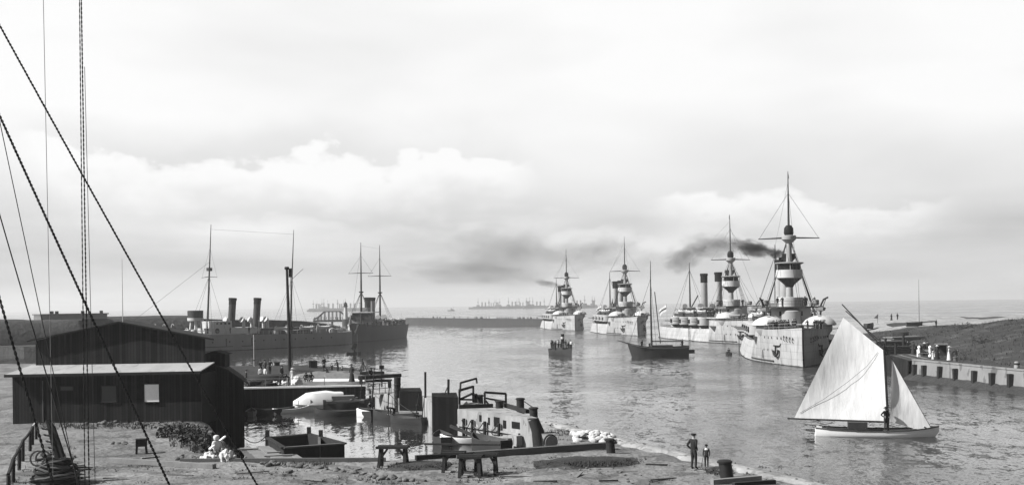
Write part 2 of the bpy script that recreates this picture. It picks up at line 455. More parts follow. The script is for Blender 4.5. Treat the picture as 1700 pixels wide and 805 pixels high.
BONES = [('pel', 'wai', 'j'), ('wai', 'che', 'j'), ('che', 'nec', 'j'), ('nec', 'chin', 's'), ('chin', 'hea', 's'), ('hea', 'top', 's'), ('hea', 'nose', 's'),
         ('che', 'sl', 'j'), ('sl', 'el', 'j'), ('el', 'wl', 'j'), ('wl', 'hl', 's'),
         ('che', 'sr', 'j'), ('sr', 'er', 'j'), ('er', 'wr', 'j'), ('wr', 'hr', 's'),
         ('pel', 'pl', 't'), ('pl', 'kl', 't'), ('kl', 'al', 't'), ('al', 'tl', 'b'),
         ('pel', 'pr', 't'), ('pr', 'kr', 't'), ('kr', 'ar', 't'), ('ar', 'tr', 'b')]

def rot_upper(J, deg, names, pivot='pel', ax='X'):
    Rm = Matrix.Rotation(R(deg), 3, ax); p = Vector(J[pivot])
    for k in names: J[k] = tuple(Rm @ (Vector(J[k]) - p) + p)
UP = ['wai', 'che', 'nec', 'chin', 'hea', 'top', 'nose', 'sl', 'el', 'wl', 'hl', 'sr', 'er', 'wr', 'hr']

def pose(kind):
    J = dict(BASEJ)
    if kind == 'akimbo':
        J.update(el=(-.37, .10, 1.16), wl=(-.22, -.04, 1.02), hl=(-.16, -.06, .99), er=(.30, .02, 1.15), wr=(.22, -.12, 1.0), hr=(.17, -.15, .98))
    elif kind == 'pocket':
        J.update(el=(-.30, .14, 1.15), wl=(-.21, -.02, .97), hl=(-.18, -.06, .90), er=(.30, .14, 1.15), wr=(.21, -.02, .97), hr=(.18, -.06, .90),
                 kl=(-.09, -.05, .49), al=(-.09, -.03, .09), tl=(-.10, -.19, .035), ar=(.09, .06, .09), tr=(.11, -.10, .035))
    elif kind == 'walk':
        J.update(kl=(-.10, -.16, .50), al=(-.10, -.22, .09), tl=(-.11, -.38, .05), kr=(.10, .02, .48), ar=(.10, .26, .12), tr=(.11, .13, .035),
                 wl=(-.24, .16, .92), hl=(-.24, .17, .84), wr=(.24, -.2, .94), hr=(.23, -.25, .88))
    elif kind == 'bend':
        rot_upper(J, 75, UP)
        J.update(el=(-.24, -.5, .72), wl=(-.2, -.56, .48), hl=(-.18, -.58, .40), er=(.24, -.48, .72), wr=(.2, -.52, .48), hr=(.18, -.56, .40),
                 kl=(-.12, -.05, .5), kr=(.12, -.05, .5))
    elif kind in ('sit', 'row'):
        for k in J: J[k] = (J[k][0], J[k][1], J[k][2] - .45)
        J.update(pel=(0, 0, .48), pl=(-.1, -.03, .46), pr=(.1, -.03, .46), kl=(-.13, -.44, .50), kr=(.13, -.44, .50),
                 al=(-.13, -.48, .09), ar=(.13, -.48, .09), tl=(-.14, -.64, .035), tr=(.14, -.64, .035))
        if kind == 'row':
            J.update(el=(-.27, -.2, .78), wl=(-.2, -.42, .76), hl=(-.17, -.5, .76), er=(.27, -.2, .78), wr=(.2, -.42, .76), hr=(.17, -.5, .76))
            rot_upper(J, 12, UP)
        else:
            J.update(wl=(-.17, -.25, .60), hl=(-.14, -.33, .58), wr=(.17, -.25, .60), hr=(.14, -.33, .58))
    elif kind == 'crouch':
        for k in J: J[k] = (J[k][0], J[k][1] + .08, J[k][2] - .55)
        J.update(pl=(-.1, .08, .36), pr=(.1, .08, .36), kl=(-.18, -.32, .50), kr=(.18, -.32, .50), al=(-.14, .0, .09), ar=(.14, .0, .09),
                 tl=(-.15, -.17, .035), tr=(.15, -.17, .035))
        rot_upper(J, 28, UP)
        J.update(el=(-.3, -.32, .55), wl=(-.22, -.5, .40), hl=(-.2, -.56, .34), er=(.3, -.32, .55), wr=(.22, -.5, .40), hr=(.2, -.56, .34))
    elif kind == 'lean':
        J.update(el=(-.27, -.22, 1.16), wl=(-.18, -.42, 1.08), hl=(-.16, -.48, 1.06), er=(.27, -.22, 1.16), wr=(.18, -.42, 1.08), hr=(.16, -.48, 1.06))
        rot_upper(J, 10, UP)
    elif kind == 'salute':
        J.update(er=(.44, -.02, 1.30), wr=(.30, -.12, 1.52), hr=(.24, -.14, 1.58))
    return J

def body_mesh(name, kind, mats, fat=1.0):
    J = pose(kind); keys = list(J); idx = {k: i for i, k in enumerate(keys)}
    me = bpy.data.meshes.new('skeleton')
    me.from_pydata([J[k] for k in keys], [(idx[a], idx[b]) for a, b, _ in BONES], [])
    ob = bpy.data.objects.new('skeleton', me); COL.objects.link(ob)
    ob.modifiers.new('s', 'SKIN'); sb = ob.modifiers.new('d', 'SUBSURF'); sb.levels = 1
    sd = me.skin_vertices[0].data
    for k in keys:
        r = RAD[k] * (fat if k in ('pel', 'wai', 'che') else 1.0)
        sd[idx[k]].radius = (r, r * (.78 if k in ('pel', 'wai', 'che') else 1.0))
        sd[idx[k]].use_root = (k == 'pel')
    dg = bpy.context.evaluated_depsgraph_get(); dg.update()
    out = bpy.data.meshes.new_from_object(ob.evaluated_get(dg)); out.name = name
    bpy.data.objects.remove(ob); bpy.data.meshes.remove(me)
    out.materials.clear()
    slots = {'j': 0, 't': 1, 's': 2, 'b': 3}
    for q in mats: out.materials.append(M[q])
    for p in out.polygons:
        c = p.center; best, bi = 9, 0
        for a, b, t in BONES:
            pa, pb = Vector(J[a]), Vector(J[b]); d = pb - pa
            u = max(0, min(1, (c - pa).dot(d) / d.length_squared)); e = (c - pa - d * u).length - .5 * lerp(RAD[a], RAD[b], u)
            if e < best: best, bi = e, slots[t]
        p.material_index = bi; p.use_smooth = True
    return out, J

def hat_mesh(J, style):
    b = MB(); c = (Vector(J['hea']) + Vector(J['top'])) / 2
    upv = (Vector(J['top']) - Vector(J['nec'])).normalized()
    rot = Vector((0, 0, 1)).rotation_difference(upv).to_matrix()
    c = Vector(J['hea'])
    if style == 'cap': b.lathe([(.105, .02), (.125, .05), (.135, .09), (.10, .115), (.01, .12)], c, 10, rot=rot); b.box(c + rot @ Vector((0, -.13, .03)), (.16, .09, .015), mtx=rot)
    elif style == 'brim': b.lathe([(.19, .035), (.2, .045), (.115, .06), (.11, .14), (.08, .165), (.01, .165)], c, 12, rot=rot)
    elif style == 'straw': b.lathe([(.26, .02), (.27, .035), (.13, .055), (.12, .13), (.08, .15), (.01, .15)], c, 12, rot=rot)
    elif style == 'bonnet': b.lathe([(.125, -.10), (.15, -.02), (.16, .05), (.13, .11), (.06, .14), (.01, .145)], c + Vector((0, .03, 0)), 10, rot=rot)
    else: b.lathe([(.112, -.02), (.12, .04), (.1, .09), (.05, .115), (.01, .12)], c + Vector((0, .02, 0)), 10, rot=rot)
    return b
PROTO = {}
# kind: (pose, jacket, trousers, hat style, hat mat, skirt mat, scale)
KINDS_P = {
    'man': ('stand', 'cloth_dark', 'cloth_black', 'cap', 'cloth_black', None, 1.0),
    'man_akimbo': ('akimbo', 'cloth_black', 'cloth_dark', 'brim', 'cloth_black', None, 1.03),
    'man_pocket': ('pocket', 'cloth_black', 'cloth_dark', 'cap', 'cloth_black', None, 1.03),
    'man_walk': ('walk', 'cloth_dark', 'cloth_dark', 'brim', 'cloth_black', None, 1.0),
    'man_bend': ('bend', 'cloth_black', 'cloth_dark', 'cap', 'cloth_black', None, 1.0),
    'man_lean': ('lean', 'cloth_dark', 'cloth_black', 'cap', 'cloth_dark', None, 1.0),
    'man_white': ('stand', 'cloth_white', 'cloth_dark', 'cap', 'cloth_black', None, 1.0),
    'man_sit': ('sit', 'cloth_dark', 'cloth_dark', 'cap', 'cloth_black', None, 1.0),
    'man_row': ('row', 'cloth_dark', 'cloth_black', 'cap', 'cloth_black', None, 1.0),
    'man_crouch': ('crouch', 'cloth_dark', 'cloth_black', 'cap', 'cloth_black', None, 1.0),
    'sailor': ('stand', 'cloth_black', 'cloth_black', 'hair', 'cloth_black', None, 1.0),
    'sailor_cap': ('lean', 'cloth_black', 'cloth_black', 'cap', 'cloth_white', None, 1.0),
    'sailor_white': ('stand', 'cloth_white', 'cloth_white', 'cap', 'cloth_black', None, 1.0),
    'officer': ('salute', 'cloth_black', 'cloth_black', 'cap', 'cloth_white', None, 1.0),
    'woman_dark': ('stand', 'cloth_dark', 'cloth_dark', 'straw', 'cloth_dark', 'cloth_dark', .96),
    'woman_white': ('stand', 'cloth_white', 'cloth_white', 'straw', 'cloth_white', 'cloth_white', .96),
    'woman_hat': ('stand', 'cloth_dark', 'cloth_dark', 'straw', 'cloth_white', 'cloth_black', .96),
    'woman_crouch': ('crouch', 'cloth_white', 'cloth_mid', 'bonnet', 'cloth_white', None, 1.0),
    'woman_sit': ('sit', 'cloth_white', 'cloth_mid', 'bonnet', 'cloth_white', None, 1.0),
    'child': ('stand', 'cloth_dark', 'cloth_black', 'brim', 'cloth_black', None, .64),
    'child_white': ('stand', 'cloth_white', 'cloth_white', 'straw', 'cloth_white', 'cloth_white', .6),
}
def person(kind, loc, rz, label, group=None, scale=1.0):
    """rz = 0 looks toward the viewer"""
    if kind not in PROTO:
        ps, jk, tr, hs, hm, sk, sc = KINDS_P[kind]
        me, J = body_mesh('person', ps, [jk, tr, 'skin', 'cloth_black'])
        o = bpy.data.objects.new('person', me)
        kids = [hat_mesh(J, hs).build('hat' if hs != 'hair' else 'hair', hm)]
        if sk:
            kids.append(MB().lathe([(.15, 1.06), (.17, .95), (.21, .7), (.27, .3), (.33, .04), (.05, .05)], (0, .01, 0), 14, sx=1, sy=.9).build('skirt', sk))
        if kind == 'child': kids.append(MB().lathe([(.16, 1.33), (.175, 1.38), (.12, 1.47), (.07, 1.48), (.01, 1.48)], (0, 0, 0), 12, sy=.8).build('collar', 'cloth_white'))
        PROTO[kind] = (o, kids, sc)
        first = True
    else: first = False
    o, kids, sc = PROTO[kind]
    if first:
        COL.objects.link(o); p = o
        for k in kids: k.parent = p
    else:
        p = o.copy(); COL.objects.link(p)
        for k in kids:
            q = k.copy(); COL.objects.link(q); q.parent = p
    for key in ('label', 'group', 'category'):
        if key in p: del p[key]
    p.location = loc; p.rotation_euler = (0, 0, rz); p.scale = [sc * scale] * 3
    return tag(p, label, 'person', group)
# ------------------------------------------------------------------ setting: water and land
w = MB(); Wx = [-30000, -3000, -300, 300, 3000, 30000]; Wy = [-400, 20, 300, 3000, 40000]
for j in range(len(Wy) - 1):
    for i in range(len(Wx) - 1):
        w.add([(Wx[i], Wy[j], 0), (Wx[i + 1], Wy[j], 0), (Wx[i + 1], Wy[j + 1], 0), (Wx[i], Wy[j + 1], 0)], [(0, 1, 2, 3)])
tag(w.build('water', 'water'), kind='structure')

def inside(x, y, poly):
    c = False; j = len(poly) - 1
    for i in range(len(poly)):
        xi, yi = poly[i]; xj, yj = poly[j]
        if (yi > y) != (yj > y) and x < (xj - xi) * (y - yi) / (yj - yi) + xi: c = not c
        j = i
    return c
def land(name, poly, z, m, wall_m=None, amp=0.12, step=1.6, seed=0.0, zfun=None, zbot=-1.5, mound=None):
    """a filled outline with a fine roughened inside and walls down into the water"""
    poly = [(p[0], p[1]) for p in poly]
    k = len(poly); ar = sum(poly[i][0] * poly[(i + 1) % k][1] - poly[(i + 1) % k][0] * poly[i][1] for i in range(k))
    if ar < 0: poly = poly[::-1]
    def stp(y): return step * (1 if y < 70 else 2 if y < 130 else 4)
    bd = []
    for i in range(k):
        a, b = Vector(poly[i]), Vector(poly[(i + 1) % k]); n = max(1, int((b - a).length / (step * 1.5)))
        bd += [a.lerp(b, q / n) for q in range(n)]
    pts = list(bd); rnd = random.Random(int(seed * 10))
    x0 = min(p[0] for p in poly); x1 = max(p[0] for p in poly); y = min(p[1] for p in poly); y1 = max(p[1] for p in poly)
    while y < y1:
        sp = stp(y) if y > 44 else step * 3; x = x0
        while x < x1:
            q = (x + rnd.uniform(-.3, .3) * sp, y + rnd.uniform(-.3, .3) * sp)
            if inside(q[0], q[1], poly): pts.append(Vector(q))
            x += sp
        y += sp
    res = __import__('mathutils').geometry.delaunay_2d_cdt(pts, [], [list(range(len(bd)))], 1, 1e-4)
    bm = bmesh.new(); vs = [bm.verts.new((p.x, p.y, 0)) for p in res[0]]
    for f in res[2]:
        try: bm.faces.new([vs[i] for i in f])
        except ValueError: pass
    bed = [e for e in bm.edges if len(e.link_faces) == 1]; border = {v for e in bed for v in e.verts}
    for v in bm.verts:
        q = Vector((v.co.x, v.co.y, seed)); h = z if zfun is None else zfun(v.co.x, v.co.y)
        if v not in border: h += amp * (mnoise.noise(q * 0.35) + 0.5 * mnoise.noise(q * 1.1))
        v.co.z = h
    r = bmesh.ops.extrude_edge_only(bm, edges=bed)
    for v in [g_ for g_ in r['geom'] if isinstance(g_, bmesh.types.BMVert)]: v.co.z = zbot
    bmesh.ops.delete(bm, geom=[v for v in bm.verts if not v.link_faces], context='VERTS')
    bm.normal_update()
    for fc in bm.faces:
        if abs(fc.normal.z) > .5:
            fc.smooth = True
            if fc.normal.z < 0: fc.normal_flip()
        elif wall_m: fc.material_index = 1
    me = bpy.data.meshes.new(name); bm.to_mesh(me); bm.free()
    me.materials.append(M[m]); me.materials.append(M[wall_m or m])
    o = bpy.data.objects.new(name, me); COL.objects.link(o)
    return o

GZ = 2.1
def g(px, py): p = W(px, py, GZ); return (p.x, p.y)
shore = [(-27.6, 116.6), (-20.9, 88.6), (-20.6, 87.6), (-24.6, 87.5), (-21.4, 80.4), (-19.2, 74.0), (-17.3, 69.0)]
shore += [g(395, 762), g(460, 767), g(560, 766), g(640, 764), g(700, 761), g(760, 757), g(850, 751), g(906, 746), g(899, 720), g(897, 698)]
east = [g(920, 701), g(960, 711), g(1000, 721), g(1070, 738), g(1149, 756), g(1240, 775), g(1330, 795), g(1400, 812), g(1480, 838), (20.5, 38), (30, 24)]
back_edge = [(34, 5), (-70, 5), (-120, 60), (-150, 120), g(-260, 606), g(-60, 604), g(60, 603), g(200, 607), g(400, 612), g(520, 613), g(601, 613)]
poly = shore + east + back_edge + [g(607, 640)]
def near_z(x, y): return GZ
tag(land('ground', poly, GZ, 'sand', 'tar_wood', amp=0.10, step=1.1, seed=3.0, zfun=near_z), kind='structure')

# pale stone apron along the fairway edge: a low slope from the quay lip to the water
ap = MB(); rings = []
ap_px = [(899, 700), (920, 701), (960, 711), (1000, 721), (1070, 738), (1149, 756), (1240, 775), (1330, 795), (1400, 812), (1480, 838)]
ap_px = [(lerp(p[0], q[0], k / 4), lerp(p[1], q[1], k / 4)) for p, q in zip(ap_px, ap_px[1:]) for k in range(4)] + [ap_px[-1]]
for i, p in enumerate(ap_px):
    a = W(p[0], p[1], GZ); d = Vector((0.42, 0.9, 0)).normalized()
    k_ = 1.0 * mnoise.noise(Vector((p[0] * .03, 0, 0))) + .5 * mnoise.noise(Vector((p[0] * .11, 3, 0)))
    rings.append([a - d * (1.9 + k_) + Vector((0, 0, -.22)), a - d * (1.2 + k_) + Vector((0, 0, .10)), a - d * .5 + Vector((0, 0, .12)), a + d * 0.05 + Vector((0, 0, .06)), a + d * 1.0 - Vector((0, 0, .42)), a + d * 2.3 - Vector((0, 0, 1.2)), a + d * 3.4 - Vector((0, 0, 2.4))])
ap.loft(rings)
tag(ap.build('stone_apron', 'pale_sand'), kind='structure')

# jetty: long bank of dark earth with a sandy hump, a pale edge board
bank = MB()
rr = []
for i in range(41):
    x = lerp(-58, -20.4, i / 40.0); t = i / 40.0
    hgt = (0.75 + 0.1 * mnoise.noise(Vector((x * .5, 0, 0)))) * min(1.0, (1 - t) * 5 + .12)
    rr.append([(x, 138.0, GZ - .05), (x, 142, GZ + hgt * .6), (x, 147, GZ + hgt), (x, 151.5, GZ + hgt * .8), (x, 153.6, GZ - .05)])
bank.loft(rr)
tag(bank.build('earth_bank', 'dark_earth'), kind='structure')
hump = MB(); rr = []
for i in range(25):
    t = i / 24.0; x = lerp(-27, -15.6, t); hh = 0.75 * math.sin(math.pi * min(1, t * .98 + .01)) ** .8
    rr.append([(x, 126 + 2 * t, GZ - .03)] + [(x + .6 * q, lerp(128, 140, q), GZ + hh * math.sin(math.pi * q) * (1 + .25 * mnoise.noise(Vector((x, q * 5, 1))))) for q in (.15, .3, .45, .6, .75, .9)] + [(x, 141, GZ - .03)])
hump.loft(rr)
tag(hump.build('sand_hump', 'sand'), kind='structure')

# far west bank: rampart of dark turf behind the grey cruiser, its flat foreland
def ramp(name, p0, p1, zc, base, m, thick=14.0, nz=0.25, n=60, mound=None):
    b = MB(); rr = []; p0, p1 = Vector(p0), Vector(p1); d = (p1 - p0).normalized(); q = Vector((d.y, -d.x, 0))
    if q.y > 0: q = -q
    for i in range(n + 1):
        t = i / n; c = p0.lerp(p1, t); z = (zc(t) if callable(zc) else zc) + nz * mnoise.noise(c * .12)
        rr.append([c + q * 7 + Vector((0, 0, base - .3)), c + q * 5.5 + Vector((0, 0, lerp(base, z, .35))), c + q * 2.5 + Vector((0, 0, lerp(base, z, .85))), c + Vector((0, 0, z)),
                   c - q * thick + Vector((0, 0, z)), c - q * (thick + 6) + Vector((0, 0, base - .3))])
    b.loft(rr, caps=True)
    return b
L0 = A(-160, 530, 285); L1 = A(322, 530, 338)
r_ = ramp('rampart', (L0.x, L0.y, 0), (L1.x, L1.y, 0), lambda t: 8.55 - 2.1 * max(0, 1 - abs(t - .46) / .10) * .35 - (1.0 if t < .42 else 0) * .35, 2.2, 'dike_grass')
tag(r_.build('rampart', 'dike_grass'), kind='structure')
fl = [W(-400, 572, 1.6), W(-60, 574, 1.6), W(40, 575, 1.6), W(120, 574, 1.6), W(190, 568, 1.6), W(250, 560, 1.6), W(325, 553, 1.6), W(330, 540, 1.6), W(-400, 540, 1.6)]
tag(land('foreland', [(p.x, p.y) for p in fl], 1.6, 'grass_ground', 'wet_stone', amp=.2, step=2.5), kind='structure')

# timber mole behind the cruiser, falling to a point at its end
pts = [(322, 529, 338, 6.4), (380, 531, 345, 6.7), (440, 531, 352, 6.6), (500, 533, 358, 6.4), (545, 538, 362, 5.0), (576, 548, 366, 3.1)]
b = MB(); rr = []
for px, py, Y, zt in pts:
    p = A(px, py, Y); z = p.z
    rr.append([(p.x, p.y - 3.2, -1), (p.x, p.y - 1.6, z), (p.x, p.y + 6, z), (p.x, p.y + 8, -1)])
b.loft(rr, caps=True, sm=False)
tag(b.build('west_mole', 'wet_stone'), kind='structure')

# outer mole across the harbour mouth, with a low parapet
mp_ = [(903, 532.5, 541.5, 556), (800, 530.5, 540, 610), (700, 528, 536.8, 685), (640, 527.4, 535.5, 715), (575, 529, 535.5, 745)]
b = MB(); rr = []
MOLE_Z = 3.6
for px, yt, yb, Y in mp_:
    p = A(px, yb, Y)
    rr.append([(p.x - .3, p.y - 3.0, -1), (p.x, p.y - 2.2, MOLE_Z - .6), (p.x, p.y - 2.15, MOLE_Z), (p.x, p.y - 1.6, MOLE_Z), (p.x, p.y - 1.55, MOLE_Z - .9), (p.x, p.y + 5, MOLE_Z - .9), (p.x, p.y + 7, -1)])
b.loft(rr, caps=True, sm=False)
tag(b.build('outer_mole', 'wet_stone'), kind='structure')

# east bank: quay, path, dune
QX = lambda y: 56.0 - (y - 118) * 0.125 if y < 150 else 52.0 + (y - 150) * 0.16
def sm(a, b_, x): t = max(0, min(1, (x - a) / (b_ - a))); return t * t * (3 - 2 * t)
def east_z(x, y):
    s = x - QX(y)
    ridge = 4.3 * sm(4.0, 30, s) * (1 - .62 * sm(196, 232, y + (x - 80) * -.35)) 
    ridge += .9 * sm(20, 60, s) * mnoise.noise(Vector((x * .06, y * .05, 2)))
    far = 1.7 * sm(240, 300, y) * (1 - 1.8 * sm(318, 338, y))
    return 2.42 + ridge + far * sm(2, 20, s)
bm = bmesh.new(); NXg, NYg = 90, 130; gridv = []
for j in range(NYg + 1):
    y = 70 + (j / NYg) ** 1.2 * 268; row = []
    for i in range(NXg + 1):
        s = (i / NXg) ** 1.5 * 330; x = QX(y) + .05 + s
        z = east_z(x, y)
        if s > 5: z += .35 * mnoise.noise(Vector((x * .35, y * .3, 0))) + .16 * mnoise.noise(Vector((x * 1.1, y * .9, 4)))
        row.append(bm.verts.new((x, y, z)))
    gridv.append(row)
for j in range(NYg):
    for i in range(NXg):
        f = bm.faces.new((gridv[j][i], gridv[j][i + 1], gridv[j + 1][i + 1], gridv[j + 1][i])); f.smooth = True
        c = f.calc_center_median(); s = c.x - QX(c.y)
        pale = (c.y > 262 and c.y < 345 and s > 4 and s < 75 and mnoise.noise(c * .05) > -.35)
        f.material_index = 2 if pale else (1 if 1.6 < s < 3.6 and c.y < 190 else 0)
edge = [gridv[j][0] for j in range(NYg + 1)]
low = [bm.verts.new((v.co.x - .4, v.co.y, -1.5)) for v in edge]
for j in range(NYg):
    f = bm.faces.new((edge[j], edge[j + 1], low[j + 1], low[j])); f.material_index = 3
me = bpy.data.meshes.new('dune_ground'); bm.to_mesh(me); bm.free()
for q in ('grass_ground', 'sand', 'pale_sand', 'wet_stone'): me.materials.append(M[q])
o = bpy.data.objects.new('dune_ground', me); COL.objects.link(o); tag(o, kind='structure')

# dune grass: many blades in tufts
random.seed(11); b = MB()
for i in range(9000):
    y = 90 + random.random() ** 1.3 * 170; s = 4.6 + random.random() ** 1.2 * 55; x = QX(y) + s
    z = east_z(x, y) - .1
    hh = random.uniform(.15, .5) * (1 + .5 * mnoise.noise(Vector((x * .2, y * .2, 0))))
    for k in range(3):
        a = random.uniform(0, 6.28); wv = random.uniform(.025, .07); ln = random.uniform(.1, .4)
        q = Vector((math.cos(a), math.sin(a), 0)); n_ = Vector((-q.y, q.x, 0)); c = Vector((x + random.uniform(-.4, .4), y + random.uniform(-.4, .4), z))
        b.add([c - n_ * wv, c + n_ * wv, c + q * ln + Vector((0, 0, hh))], [(0, 1, 2)])
tag(b.build('dune_grass', 'blade'), 'dark tufts of grass covering the dune', 'grass', kind='stuff')
# ------------------------------------------------------------------ shed
sh = thing('shed', 'long black boarded shed with a low gable and pale lean-to roof by the basin', 'shed', (0, 0, 0))
x0, x1, xr = -36.3, -22.8, -19.9
yf = 83.0
def box_open(b, xa, xb, ya, yb, za, zb, mi=0): b.box(((xa + xb) / 2, (ya + yb) / 2, (za + zb) / 2), (xb - xa, yb - ya, zb - za), mi=mi)
b = MB(); box_open(b, x0, x1 + .2, yf, yf + 4.0, GZ - .3, 5.55); b.build('lean_to_wall', 'tar_wood', sh)
b = MB(); zf, zb_ = 5.72, 6.15
b.add([(x0 - .35, yf - .45, zf - .1), (x1 + .25, yf - .45, zf - .02), (x1 + .25, yf + 3.6, zb_), (x0 - .1, yf + 3.6, zb_ - .05),
       (x0 - .35, yf - .45, zf - .02), (x1 + .25, yf - .45, zf + .06), (x1 + .25, yf + 3.6, zb_ + .08), (x0 - .1, yf + 3.6, zb_ + .03)],
      [(3, 2, 1, 0), (4, 5, 6, 7), (0, 1, 5, 4), (1, 2, 6, 5), (2, 3, 7, 6), (3, 0, 4, 7)])
b.build('lean_to_roof', 'roof_felt', sh)
b = MB(); b.beam((x0 - .37, yf - .5, zf - .12), (x1 + .27, yf - .5, zf - .04), .08, .2); b.build('fascia', 'dark_wood', sh)
gx0, gx1, gy = -36.0, -23.2, yf + 3.4
gp = 9.25; ge = 8.0
b = MB(); back_y = gy + 15; shx = -.31 * 15
vs = [(gx0, gy, GZ), (gx1, gy, GZ), (gx1, gy, ge), ((gx0 + gx1) / 2, gy, gp), (gx0, gy, ge)]
vs += [(x + shx, back_y, z) for x, _, z in vs]
b.add(vs, [(0, 1, 2, 3, 4), (9, 8, 7, 6, 5), (1, 6, 7, 2), (0, 4, 9, 5)]); b.build('gable_wall', 'tar_wood', sh)
b = MB(); mx_ = (gx0 + gx1) / 2
for sgn, xe in ((-1, gx0 - .5), (1, gx1 + .75)):
    ze = gp - (gp - ge) * abs(xe - mx_) / ((gx1 - gx0) / 2) + .03
    p = [(mx_, gy - .35, gp + .03), (xe, gy - .35, ze), (xe + shx, back_y + .3, ze), (mx_ + shx, back_y + .3, gp + .03)]
    b.add(p + [(x, y, z + .12) for x, y, z in p], [(0, 1, 2, 3), (7, 6, 5, 4), (0, 4, 5, 1), (1, 5, 6, 2), (2, 6, 7, 3)])
b.build('roof', 'roof_dark', sh)
fp = MB().tube([(mx_ + .1, gy + .3, gp - .3), (mx_ + .1, gy + .3, gp + 4.9)], [.035, .015], 6).build('flagpole', 'pole_pale', sh)
# right wing standing over the water, its roof falling to the right
wy = 87.0
b = MB(); wp = [(-25.0, 5.6), (-23.2, 6.0), (-21.6, 5.55), (-20.45, 4.75)]
poly_w = [(-25.0, -1.0), (-20.45, -1.0), (-20.45, 4.75), (-21.6, 5.55), (-23.2, 6.0), (-25.0, 5.6)]
k = len(poly_w); vs = [(x, wy - 2.2 if x < -22.9 else wy, z) for x, z in poly_w] + [(x - 2.9, 97, z) for x, z in poly_w]
vs[0] = (-25, wy, -1); vs[4] = (-23.2, wy, 6.0); vs[5] = (-25, wy, 5.6)
b.add(vs, [tuple(range(k)), tuple(range(k, 2 * k))[::-1]] + [(i, k + i, k + (i + 1) % k, (i + 1) % k) for i in range(k)])
b.build('wing', 'tar_wood', sh)
b = MB()
for (xa, za), (xb, zb2) in zip(wp, wp[1:] + [(-20.0, 4.42)]):
    b.add([(xa, wy - .3, za + .02), (xb, wy - .3, zb2 + .02), (xb - 2.95, 97.3, zb2 + .02), (xa - 2.95, 97.3, za + .02), (xa, wy - .3, za + .14), (xb, wy - .3, zb2 + .14), (xb - 2.95, 97.3, zb2 + .14), (xa - 2.95, 97.3, za + .14)],
          [(3, 2, 1, 0), (4, 5, 6, 7), (0, 1, 5, 4), (1, 2, 6, 5), (2, 3, 7, 6), (3, 0, 4, 7)])
b.build('wing_roof', 'roof_dark', sh)
cu = MB().box((-23.0, wy + 2.2, 6.25), (1.5, 1.5, 1.0)).build('roof_vent', 'tar_wood', sh)
cb = MB(); cb.add([(-23.95, wy + 1.2, 6.72), (-22.05, wy + 1.2, 6.72), (-22.05, wy + 3.2, 6.72), (-23.95, wy + 3.2, 6.72), (-23.0, wy + 1.2, 7.02), (-23.0, wy + 3.2, 7.02)],
       [(3, 2, 1, 0), (0, 1, 4), (2, 3, 5), (1, 2, 5, 4), (3, 0, 4, 5)])
cb.build('vent_roof', 'roof_dark', cu)
def shed_window(px0, px1, py0, py1, m, fr):
    a = A(px0, py0, yf - .03); c = A(px1, py1, yf - .03)
    wd = MB(); wd.box(((a.x + c.x) / 2, yf - .02, (a.z + c.z) / 2), (c.x - a.x, .05, a.z - c.z)); o = wd.build('window', m, sh)
    f = MB()
    for p, q in (((a.x, c.z), (a.x, a.z)), ((c.x, c.z), (c.x, a.z)), ((a.x - .04, a.z), (c.x + .04, a.z)), ((a.x - .04, c.z), (c.x + .04, c.z))):
        f.beam((p[0], yf - .05, p[1]), (q[0], yf - .05, q[1]), .07, .06)
    f.build('frame', fr, o)
    return o
tag(shed_window(239, 265, 637, 667, 'board_white', 'dark_wood'), 'window shuttered with a bright white board')
shed_window(168, 194, 640, 667, 'window_dull', 'dark_wood')
tag(shed_window(100, 122, 641, 648, 'window_dull', 'dark_wood'), 'narrow dull strip of window')
MB().box((-34.1, yf - .03, 3.7), (.08, .06, 3.0)).build('corner_batten', 'mid_wood', sh)

# ------------------------------------------------------------------ concrete pier between basin and fairway
def v2(p): return (p.x, p.y)
WL = lambda px, py: v2(W(px, py, 0.0))
PZ = 2.2
pr = thing('pier', 'pale concrete pier with a stepped face between the basin and the open fairway', 'pier')
L_near = [WL(903, 748), WL(866, 744), WL(760, 726)]
yb2 = L_near[2][1]
def atx(px, Y): p = A(px, 600, Y); return (p.x, p.y)
b = MB()
R_ = [g(897, 697), g(830, 677), g(775, 667)]
b.prism(L_near + [R_[2], R_[1], R_[0]], -1.5, PZ); b.build('near_wall', 'concrete', pr)
B1 = [atx(760, 91.2), atx(718, 92.2), atx(716, 96.5), atx(757, 96.5)]
b = MB(); b.prism(B1, -.6, 2.95); b.build('timber_caisson', 'tar_black', pr)
b = MB(); b.prism([atx(757, 96.5), atx(717, 96.0), atx(700, 104), atx(728, 105)], -1.5, PZ - .1); b.build('middle_wall', 'concrete', pr)
B2 = [atx(700, 103.6), atx(663, 104.6), atx(659, 108.5), atx(697, 108.5)]
b = MB(); b.prism(B2, .5, 2.55); b.build('timber_caisson', 'tar_black', pr)
b = MB(); b.prism([atx(720, 102.6), atx(688, 103.6), atx(662, 104), atx(664, 106), atx(724, 105)], -1, .75); b.build('footing', 'concrete', pr)
b = MB(); b.prism([atx(697, 108.5), atx(662, 105.2), atx(612, 120), atx(640, 121)], -1.5, PZ - .4); b.build('end_wall', 'concrete', pr)
